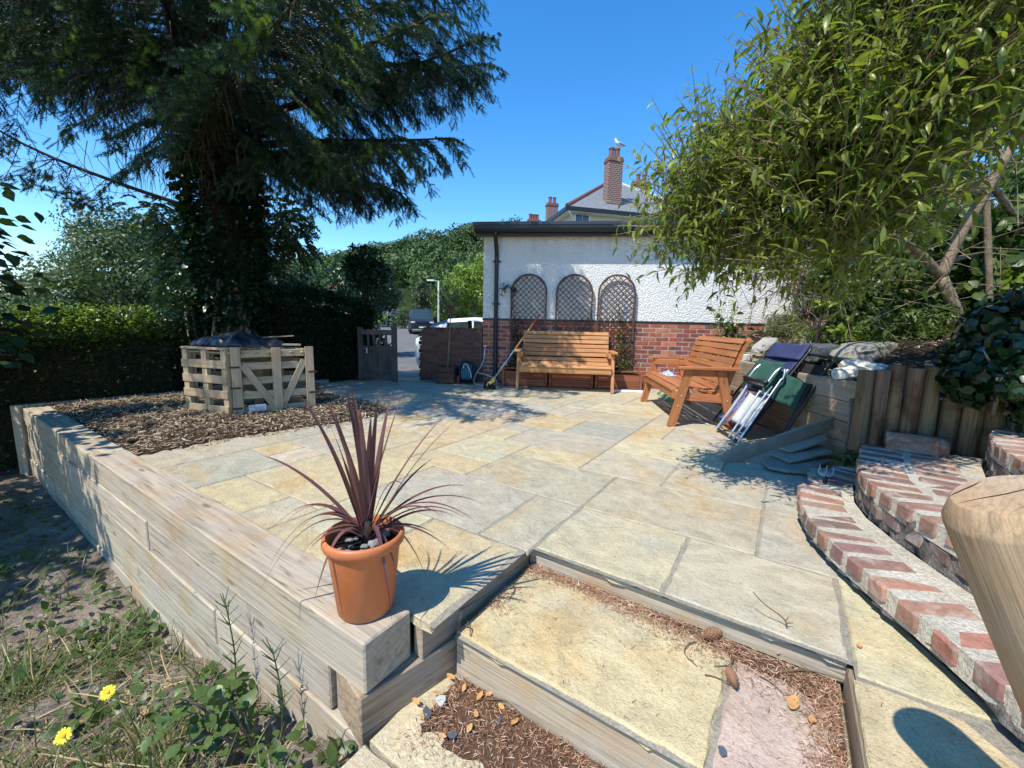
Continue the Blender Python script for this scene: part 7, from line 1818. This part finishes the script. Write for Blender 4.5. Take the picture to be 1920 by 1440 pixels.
for cx_, cy_, cz_, cr in CL:
    kk = 1.0 if cx_ < 1.5 else max(.66, 1 - (cx_ - 1.5) * .55)
    c = V((cx_ * kk, cy_ * kk, 1.05 + (cz_ - 1.05) * kk)); cr *= (kk + 1) / 2; s0 = min(src, key=lambda q: (q - c).length); m_ = s0.lerp(c, .5) + V((0, 0, .06)); br.tube(smooth_path([s0, m_, c], 4), [.016] * 4 + [.012] * 4 + [.008], 6)
    ns = int(16 + 165 * cr * cr / .16)
    for k in range(ns):
        d = V((g_.gauss(0, 1), g_.gauss(0, 1), g_.gauss(.15, .9))).normalized(); e = c + d * cr * g_.uniform(.40, 1.05); b0 = c.lerp(e, .72) - V((0, 0, .05))
        sh_ = (d + V((0, 0, .55)) + (c - V((3.2, 3.6, 2.1))).normalized() * .5).normalized(); tl = g_.uniform(.14, .34); e2 = e + sh_ * tl
        br.tube([b0, e, e2], [.0035, .0026, .0010], 3, False)
        nl_ = g_.randint(9, 14)
        for j in range(nl_):
            f = (j + .3) / nl_; q = b0.lerp(e, .5 + f) if f < .5 else e.lerp(e2, f * 2 - 1); a = j * 2.4 + k
            o_ = sh_.orthogonal().normalized(); o2 = sh_.cross(o_); w_ = o_ * math.cos(a) + o2 * math.sin(a)
            lp_.append(tuple(q)); ld_.append(tuple(w_ * .9 + sh_ * g_.uniform(.15, .7) + V((0, 0, g_.uniform(-.25, .1)))))
br.build('trunk', 'barkpale', gt_, smooth=True)
lp_, ld_ = np.array(lp_), np.array(ld_); nl_ = len(lp_)
sz = rng.uniform(.036, .076, nl_) * (.8 + .4 * rng.random(nl_)); rl_ = rng.uniform(-.7, .7, nl_)
LT = [leaf_tmpl(1, .27, .38, .35, (.7, 1.0, .85, .45)), leaf_tmpl(1, .25, .16, .3, (.7, 1.0, .85, .45)), leaf_tmpl(1, .30, .55, .35, (.7, 1.0, .85, .45))]
dist_ = np.sqrt(lp_[:, 0] ** 2 + lp_[:, 1] ** 2 + (lp_[:, 2] - 1.05) ** 2); dist_[(lp_[:, 0] / lp_[:, 1] > 1.2) | ((lp_[:, 2] - 1.05) / lp_[:, 1] > .72)] += 9; near = np.argsort(dist_)[:300]; msk = np.zeros(nl_, bool); msk[near] = True
lm_ = []
for k, tm in enumerate(LT): me = np_mesh('leaf', tm[0], tm[1]); me.materials.append(MT['shrub']); lm_.append(me)
Bm = basis(ld_, rl_)
for i in near:
    m4 = M(Bm[i].tolist()).to_4x4() @ M.Diagonal((sz[i], sz[i], sz[i], 1)); m4.translation = V(lp_[i]); link_mesh('leaf', lm_[i % 3], None, m4, gt_)
idx = np.where(~msk)[0]
for k in range(3):
    ii = idx[k::3]; leaves_obj('foliage', 'shrub', lp_[ii], ld_[ii], sz[ii], LT[k], gt_, roll=rl_[ii], kind='stuff')
leaves_obj('pale_tip_leaves', 'limeleaf', lp_[::37] + np.array([0, -.02, .03]), ld_[::37] + np.array([0, 0, .6]), sz[::37] * .8, LT[1], gt_)

# ================================================================ planting on the bank
def bush(name, label, c, rad, n, leaf, mat, seed, tm=DIAMOND, cat='shrub', lump=.36, lumps=26):
    z = bank_z(c[0], c[1]); t = thing(name, label, cat, (c[0], c[1], z)); mb = MB(); g = random.Random(seed)
    for k in range(14):
        a = g.uniform(0, 6.28); e = V(c) + V((math.cos(a) * rad[0] * .75, math.sin(a) * rad[1] * .75, g.uniform(-.3, .7) * rad[2])); b0 = V((c[0] + g.gauss(0, .08), c[1] + g.gauss(0, .08), z - .05)); mb.tube([b0, b0.lerp(e, .5) + V((0, 0, .1)), e], [.014, .010, .003], 5)
    mb.build('stem', 'barkgrey', t, smooth=True); p, d, e_ = lumpy_crown(c, rad, lumps, n, lump, seed, -.8, True); leaves_obj('foliage', mat, p, d, leaf * rng.uniform(.6, 1.3, n), tm, t, ups=e_); return t
bush('bank_shrub', 'dense green shrub at the far end of the bank by the white wall', (4.9, 6.3, 1.9), (.75, .7, .75), 4200, .07, 'bankleaf', 51, LANC)
bush('bank_shrub', 'rounded shrub on the bank below the spreading tree branches', (4.7, 5.0, 1.55), (.8, .7, .55), 4200, .075, 'bankleaf', 52)
bush('bank_shrub', 'tall dark shrub at the back of the bank behind the tree trunk', (6.2, 5.2, 2.3), (1.2, 1.0, 1.1), 6500, .09, 'bankleaf', 53)
bush('bank_shrub', 'leafy shrub with sunlit lime leaves right of the tree trunk', (4.75, 4.35, 1.75), (.75, .5, .6), 2600, .11, 'bankleaf', 54, OVAL)
bush('bank_shrub', 'broad dark shrub filling the upper right corner of the bank', (7.2, 4.6, 3.0), (1.4, 1.2, 1.5), 7000, .10, 'bankleaf', 55)
bush('bank_shrub', 'high shrub above the garage end behind the branches', (6.3, 6.8, 3.0), (1.3, .9, 1.4), 6000, .09, 'bankleaf', 56)
bush('bank_shrub', 'low twiggy shrub in front of the tree foot', (4.0, 4.2, 1.12), (.55, .4, .30), 2600, .06, 'bankleaf', 57, LANC)
bush('bank_shrub', 'bank shrub with fine leaves between young tree and trunk', (3.95, 4.75, 1.25), (.42, .4, .34), 1900, .06, 'bankleaf', 58, LANC)
bush('bank_shrub', 'mid green shrub between the pale branches left of the tree fork', (3.95, 4.45, 1.55), (.5, .4, .42), 2300, .07, 'bankleaf', 65)
bush('bank_shrub', 'bright green shrub low at the right edge behind the ivy', (5.0, 3.9, 1.55), (.55, .5, .45), 1900, .10, 'limeleaf', 66, OVAL)
bush('ivy_shrub', 'dark ivy mass spilling over the logs at the right edge', (2.90, 2.36, .76), (.34, .26, .30), 4200, .06, 'ivy', 59, leaf_tmpl(1, .8, .2, .1), lump=.45)
bush('ivy_shrub', 'dark evergreen mass behind the top brick step', (3.55, 2.55, 1.0), (.6, .5, .45), 4200, .065, 'ivy', 60, leaf_tmpl(1, .8, .2, .1), lump=.4)
bush('ivy_shrub', 'shaded ground ivy at the base of the tree trunk', (4.2, 3.3, 1.0), (.7, .5, .35), 3400, .065, 'ivy', 61, leaf_tmpl(1, .8, .2, .1), lump=.4)
bush('grass_clump', 'tufted green grass at the end of the garage brick base', (4.05, 6.2, 1.12), (.30, .3, .2), 900, .13, 'grass', 62, leaf_tmpl(1, .07, .4, .1), 'grass clump')
bush('lime_plant', 'low lime green plant on the bark below the shrubs', (3.72, 4.55, 1.0), (.32, .2, .12), 240, .09, 'limeleaf', 63, OVAL, 'plant')
bush('lime_plant', 'small golden leaved plant beside the young tree stem', (3.55, 5.0, 1.0), (.2, .2, .10), 160, .06, 'limeleaf', 64, LANC, 'plant')
# bare twigs through the bank
mb = MB(); g_ = random.Random(8)
for k in range(260):
    x, y = g_.uniform(3.3, 6.2), g_.uniform(3.2, 5.8); q = V((x, y, bank_z(x, y) + g_.uniform(.05, 1.5))); d = V((g_.gauss(-.2, 1), g_.gauss(0, .7), g_.gauss(.2, .4))).normalized() * g_.uniform(.25, .8); mb.tube([q, q + d * .5 + V((0, 0, .03)), q + d], [.004, .003, .0015], 4, False)
setp(mb.build('brushwood', 'barkpale', None, smooth=True), kind='stuff')
bp, bd = [], []
for k in range(5200):
    x, y = random.uniform(2.75, 6.5), random.uniform(2.7, 7.0)
    if inpoly(x, y, BANK): bp.append((x, y, bank_z(x, y) + random.uniform(.0, .03))); bd.append((random.gauss(0, 1), random.gauss(0, 1), random.gauss(0, .3)))
setp(leaves_obj('bark_litter', 'chips', bp, bd, rng.uniform(.015, .06, len(bp)), chip), kind='stuff')
bp, bd = [], []
for k in range(4200):
    x, y = random.uniform(3.1, 6.8), random.uniform(2.9, 7.0)
    if inpoly(x, y, BANK) and fbm(x, y, 1.3, 4) > -.05: bp.append((x, y, bank_z(x, y) + random.uniform(.02, .14))); bd.append((random.gauss(0, 1), random.gauss(0, 1), random.gauss(.4, .5)))
setp(leaves_obj('ground_cover', 'bankleaf', bp, bd, rng.uniform(.03, .085, len(bp)), LANC), kind='stuff')
# young tree
yt = thing('young_tree', 'young thin stemmed tree with a tuft of leaves rising behind the navy chair', 'tree', (3.34, 4.6, .8))
mb = MB(); st_ = smooth_path([(3.34, 4.6, .72), (3.36, 4.6, 1.15), (3.42, 4.6, 1.55), (3.40, 4.6, 2.0)], 5); mb.tube(st_, [.016 * (1 - .5 * i / len(st_)) for i in range(len(st_))], 8); YP, YD = [], []
for k in range(26):
    q = st_[random.randint(9, len(st_) - 1)]; e = q + V((random.gauss(0, .16), random.gauss(0, .12), random.uniform(.0, .22))); mb.tube([q, e], [.005, .002], 4)
    for j in range(26): YP.append(q.lerp(e, random.random()) + V((random.gauss(0, .03), random.gauss(0, .03), random.gauss(0, .03)))); YD.append(V((random.gauss(0, 1), random.gauss(0, 1), random.gauss(-.2, .5))))
mb.build('trunk', 'barkdark', yt, smooth=True); leaves_obj('crown', 'bankleaf', YP, YD, .062 * rng.uniform(.6, 1.3, len(YP)), OVAL, yt)
leaves_obj('yellow_leaves', 'limeleaf', [V((3.37, 4.58, 1.32)) + V(d) * .05 for d in rand_dirs(26)], rand_dirs(26, .2), .075, OVAL, yt)
# hydrangea and fuchsia in front of the white wall
hd = thing('hydrangea', 'hydrangea with pale cream green flower heads above the bench back', 'shrub', (3.42, 6.62, .72)); mb = MB(); HP, HD, FP, FD = [], [], [], []
for k in range(13):
    e = V((3.42 + random.uniform(-.28, .28), 6.62 + random.uniform(-.15, .15), random.uniform(1.05, 1.48))); b0 = V((3.42 + random.uniform(-.08, .08), 6.62, .68)); mb.tube([b0, b0.lerp(e, .5) + V((0, 0, .04)), e], [.006, .005, .003], 5)
    for j in range(16): q = b0.lerp(e, random.uniform(.15, .92)); HP.append(q + V((random.gauss(0, .05), random.gauss(0, .05), 0))); HD.append(V((random.gauss(0, 1), random.gauss(-.5, .7), random.gauss(0, .4))))
    if k < 7:
        for d in rand_dirs(46, .6): FP.append(e + V(d) * random.uniform(.02, .055)); FD.append(d)
mb.build('stem', 'bark' + 'grey', hd, smooth=True); leaves_obj('foliage', 'weed', HP, HD, .10 * rng.uniform(.6, 1.2, len(HP)), OVAL, hd); leaves_obj('flower_heads', 'creamflower', FP, FD, .028, DIAMOND, hd)
fu = thing('fuchsia', 'arching shrub dripping with red pink flowers against the white wall', 'shrub', (4.2, 6.5, 1.1)); mb = MB(); HP, HD, FP, FD = [], [], [], []
for k in range(26):
    b0 = V((4.5 + random.uniform(-.2, .3), 6.4 + random.uniform(-.15, .15), 1.25)); e = V((random.uniform(3.55, 4.5), 6.45 + random.uniform(-.25, .15), random.uniform(1.45, 2.25))); m_ = b0.lerp(e, .55) + V((0, 0, .35)); pth = smooth_path([b0, m_, e, e + V((-.06, 0, -.30))], 4); mb.tube(pth, [.006] * len(pth), 4)
    for j in range(34):
        q = random.choice(pth[3:]) + V((random.gauss(0, .03), random.gauss(0, .03), random.uniform(-.07, .02)))
        if random.random() < .62: FP.append(q); FD.append(V((random.gauss(0, .3), random.gauss(0, .3), -1)))
        else: HP.append(q); HD.append(V((random.gauss(0, 1), random.gauss(0, 1), random.gauss(0, .5))))
mb.build('stem', 'barkgrey', fu, smooth=True); leaves_obj('flowers', 'pinkflower', FP, FD, .036 * rng.uniform(.6, 1.2, len(FP)), LANC, fu); leaves_obj('foliage', 'bankleaf', HP, HD, .035, OVAL, fu)
leaves_obj_w = bush('weed_clump', 'small green weed growing at the foot of the right sleeper wall corner', (2.60, 3.0, .10), (.14, .10, .09), 120, .055, 'weed', 71, OVAL, 'weed')

# ================================================================ weedy plot below the sleeper wall
BLADE = (lambda n: (np.array([q for i in range(n) for q in ((i / n, .022 * (1 - i / n * .6), -.32 * (i / n) ** 2), (i / n, -.022 * (1 - i / n * .6), -.32 * (i / n) ** 2))] + [(1, 0, -.32)]), np.array([f for i in range(n - 1) for f in ((2 * i, 2 * i + 1, 2 * i + 2), (2 * i + 1, 2 * i + 3, 2 * i + 2))] + [(2 * n - 2, 2 * n - 1, 2 * n)])))(4)
def plot_pts(n, u0, u1, v0, v1, dens=None):
    out = []
    while len(out) < n:
        u, v = random.uniform(u0, u1), random.uniform(v0, v1)
        if dens is None or random.random() < dens(u, v): out.append(uv(u, v, plot_z(u, v) - .01))
    return out
near_ = lambda u, v: max(.05, min(1, .5 + 1.4 * fbm(u, v, 1.6, 3))) * (1 if v < .55 else .45)
near_ = lambda u, v: max(.03, min(1, .35 + 1.7 * fbm(u, v, 1.9, 3))) * (1 if v < .5 else .4)
gp_ = plot_pts(1800, -6.5, -2.6, -1.2, .60, near_) + plot_pts(4200, -3.4, -1.08, -1.3, .72, near_) + plot_pts(1700, -2.2, -1.0, -.6, .45, None)
setp(leaves_obj('grass', 'grass', gp_, [(random.gauss(0, .5), random.gauss(0, .5), random.uniform(.5, 1.4)) for _ in gp_], rng.uniform(.06, .24, len(gp_)), (BLADE[0] * np.array([1, .7, 1]), BLADE[1])), kind='stuff')
gp_ = plot_pts(2200, -4.2, -1.2, -1.6, .6, lambda u, v: max(0, min(1, .55 + 1.8 * fbm(u, v, 1.1, 8)))) + plot_pts(1300, -3.6, -1.5, -.9, .35) + plot_pts(250, -2.6, -1.1, .3, .7)
setp(leaves_obj('dry_grass', 'straw', gp_, [(random.gauss(0, .8), random.gauss(0, .8), random.uniform(.0, .9)) for _ in gp_], rng.uniform(.08, .30, len(gp_)), (BLADE[0] * np.array([1, .55, 1]), BLADE[1])), kind='stuff')
gp_ = plot_pts(1300, -6.5, -2.4, -.9, .68) + plot_pts(1500, -3.6, -1.05, -1.3, .72, lambda u, v: max(0, min(1, .35 + 2 * fbm(u, v, 2.1, 15))))
setp(leaves_obj('ground_weeds', 'weed', [q + V((0, 0, random.uniform(.01, .09))) for q in gp_], [(random.gauss(0, 1), random.gauss(0, 1), random.gauss(.35, .4)) for _ in gp_], rng.uniform(.025, .075, len(gp_)), OVAL), kind='stuff')
gp_ = plot_pts(1100, -4.5, -1.0, -1.3, .74); stc = (np.array([(-.5, -.4, 0), (.5, -.3, 0), (.35, .5, 0), (-.45, .35, 0), (0, 0, .45)]), np.array([(0, 1, 4), (1, 2, 4), (2, 3, 4), (3, 0, 4)]))
pbo = setp(leaves_obj('pebbles', 'pebble', gp_, [(random.gauss(0, 1), random.gauss(0, 1), random.gauss(0, .2)) for _ in gp_], rng.uniform(.008, .035, len(gp_)), stc), kind='stuff'); pbo.color = (.36, .33, .28, 1)
br_ = thing('bramble', 'leafy green bramble growing against the foot of the sleeper wall', 'bramble', tuple(uv(-1.62, .62, -.55))); mb = MB(); PP, DD = [], []
for k in range(12):
    b0 = uv(-1.62 + random.uniform(-.2, .2), .6, -.58); e = b0 + V((random.uniform(-.25, .22), random.uniform(-.2, .05), random.uniform(.08, .36))); pth = smooth_path([b0, b0.lerp(e, .6) + V((0, 0, .08)), e], 4); mb.tube(pth, .004, 5)
    for j in range(13): PP.append(random.choice(pth[2:]) + V((random.gauss(0, .02), random.gauss(0, .02), random.gauss(0, .015)))); DD.append(V((random.gauss(0, 1), random.gauss(-.3, .9), random.gauss(.1, .35))))
mb.build('stem', 'barkgrey', br_, smooth=True)
om = np_mesh('leaf', *leaf_tmpl(1, .72, .15, .15, (.8, 1, .6))); om.materials.append(MT['weed'])
for q, d in zip(PP, DD):
    m4 = M(basis(np.array([tuple(d)]), np.array([random.uniform(-.4, .4)]))[0].tolist()).to_4x4(); s_ = random.uniform(.032, .064); m4 = m4 @ M.Diagonal((s_, s_, s_, 1)); m4.translation = q; link_mesh('leaf', om, None, m4, br_)
for k, (b0, h, lab) in enumerate(((uv(-1.83, .66, -.60), .48, 'tall seed stalk with pointed pods before the sleeper wall'), (uv(-1.45, .66, -.55), .40, 'thin dry seed stalk nearer the wall end'))):
    sk = thing('seed_stalk', lab, 'weed', tuple(b0)); mb = MB(); top = b0 + V((-.02, .02, h)); pth = smooth_path([b0, b0.lerp(top, .5) + V((.02, 0, 0)), top], 6); mb.tube(pth, [.004 - .002 * i / len(pth) for i in range(len(pth))], 5); mb.build('stem', 'weed', sk, smooth=True)
    mb = MB()
    for j in range(22):
        q = pth[random.randint(4, len(pth) - 1)]; a = j * 2.4; mb.tube([q, q + V((math.cos(a) * .05, math.sin(a) * .03, .05))], [.0025, .0012], 4, False)
    mb.build('pods', 'weed', sk)['kind'] = 'stuff'
for k, (x, y, bx, by, lab) in enumerate(((-1.528, 1.404, -1.36, 1.36, 'upper yellow daisy like flower on a long bent stalk'), (-1.515, 1.233, -1.36, 1.18, 'lower yellow daisy like flower in the bottom left corner'))):
    fl = thing('yellow_flower', lab, 'flower', (bx, by, -.62), group='yellow flowers in the weedy plot'); mb = MB(); h_ = V((x, y, -.38)); mb.tube(smooth_path([(bx, by, -.64), V((bx, by, -.5)).lerp(h_, .45), h_], 5), .0028, 6); mb.build('stem', 'weed', fl, smooth=True)
    nrm = V((.35, -.75, .8)).normalized(); a1 = nrm.orthogonal().normalized(); a2 = nrm.cross(a1)
    for j in range(17):
        a = 2 * math.pi * j / 17 + random.uniform(-.08, .08); d = a1 * math.cos(a) + a2 * math.sin(a); s_ = nrm.cross(d); Lp_ = random.uniform(.021, .027)
        mb = MB(); mb.add([h_ + s_ * .0015, h_ - s_ * .0015, h_ + d * Lp_ * .7 - s_ * .0036 + nrm * .004, h_ + d * Lp_ - s_ * .0022 + nrm * .003, h_ + d * Lp_ + s_ * .0022 + nrm * .003, h_ + d * Lp_ * .7 + s_ * .0036 + nrm * .004], [(0, 1, 2, 5), (5, 2, 3, 4)]); mb.build('petal', 'petal', fl)
    mb = MB(); mb.lathe([(0, .006), (.005, .005), (.008, .001), (.008, -.006)], h_, 12, M((a1, a2, nrm)).transposed()); mb.build('flower_centre', 'bird_yellow', fl)
gs_ = thing('tall_grass', 'tall flowering grass stem standing in the shaded plot', 'grass stem', tuple(uv(-2.75, -.35, -.78)))
mb = MB(); b0 = uv(-2.75, -.35, -.80)
for k in range(5): mb.tube(smooth_path([b0 + V((random.gauss(0, .03), random.gauss(0, .03), 0)), b0 + V((random.gauss(.02, .03), 0, .3)), b0 + V((random.gauss(.03, .05), 0, random.uniform(.45, .65)))], 4), [.005, .005, .004, .004, .005, .007, .008, .006, .002], 5)
mb.build('stem', 'straw', gs_, smooth=True)
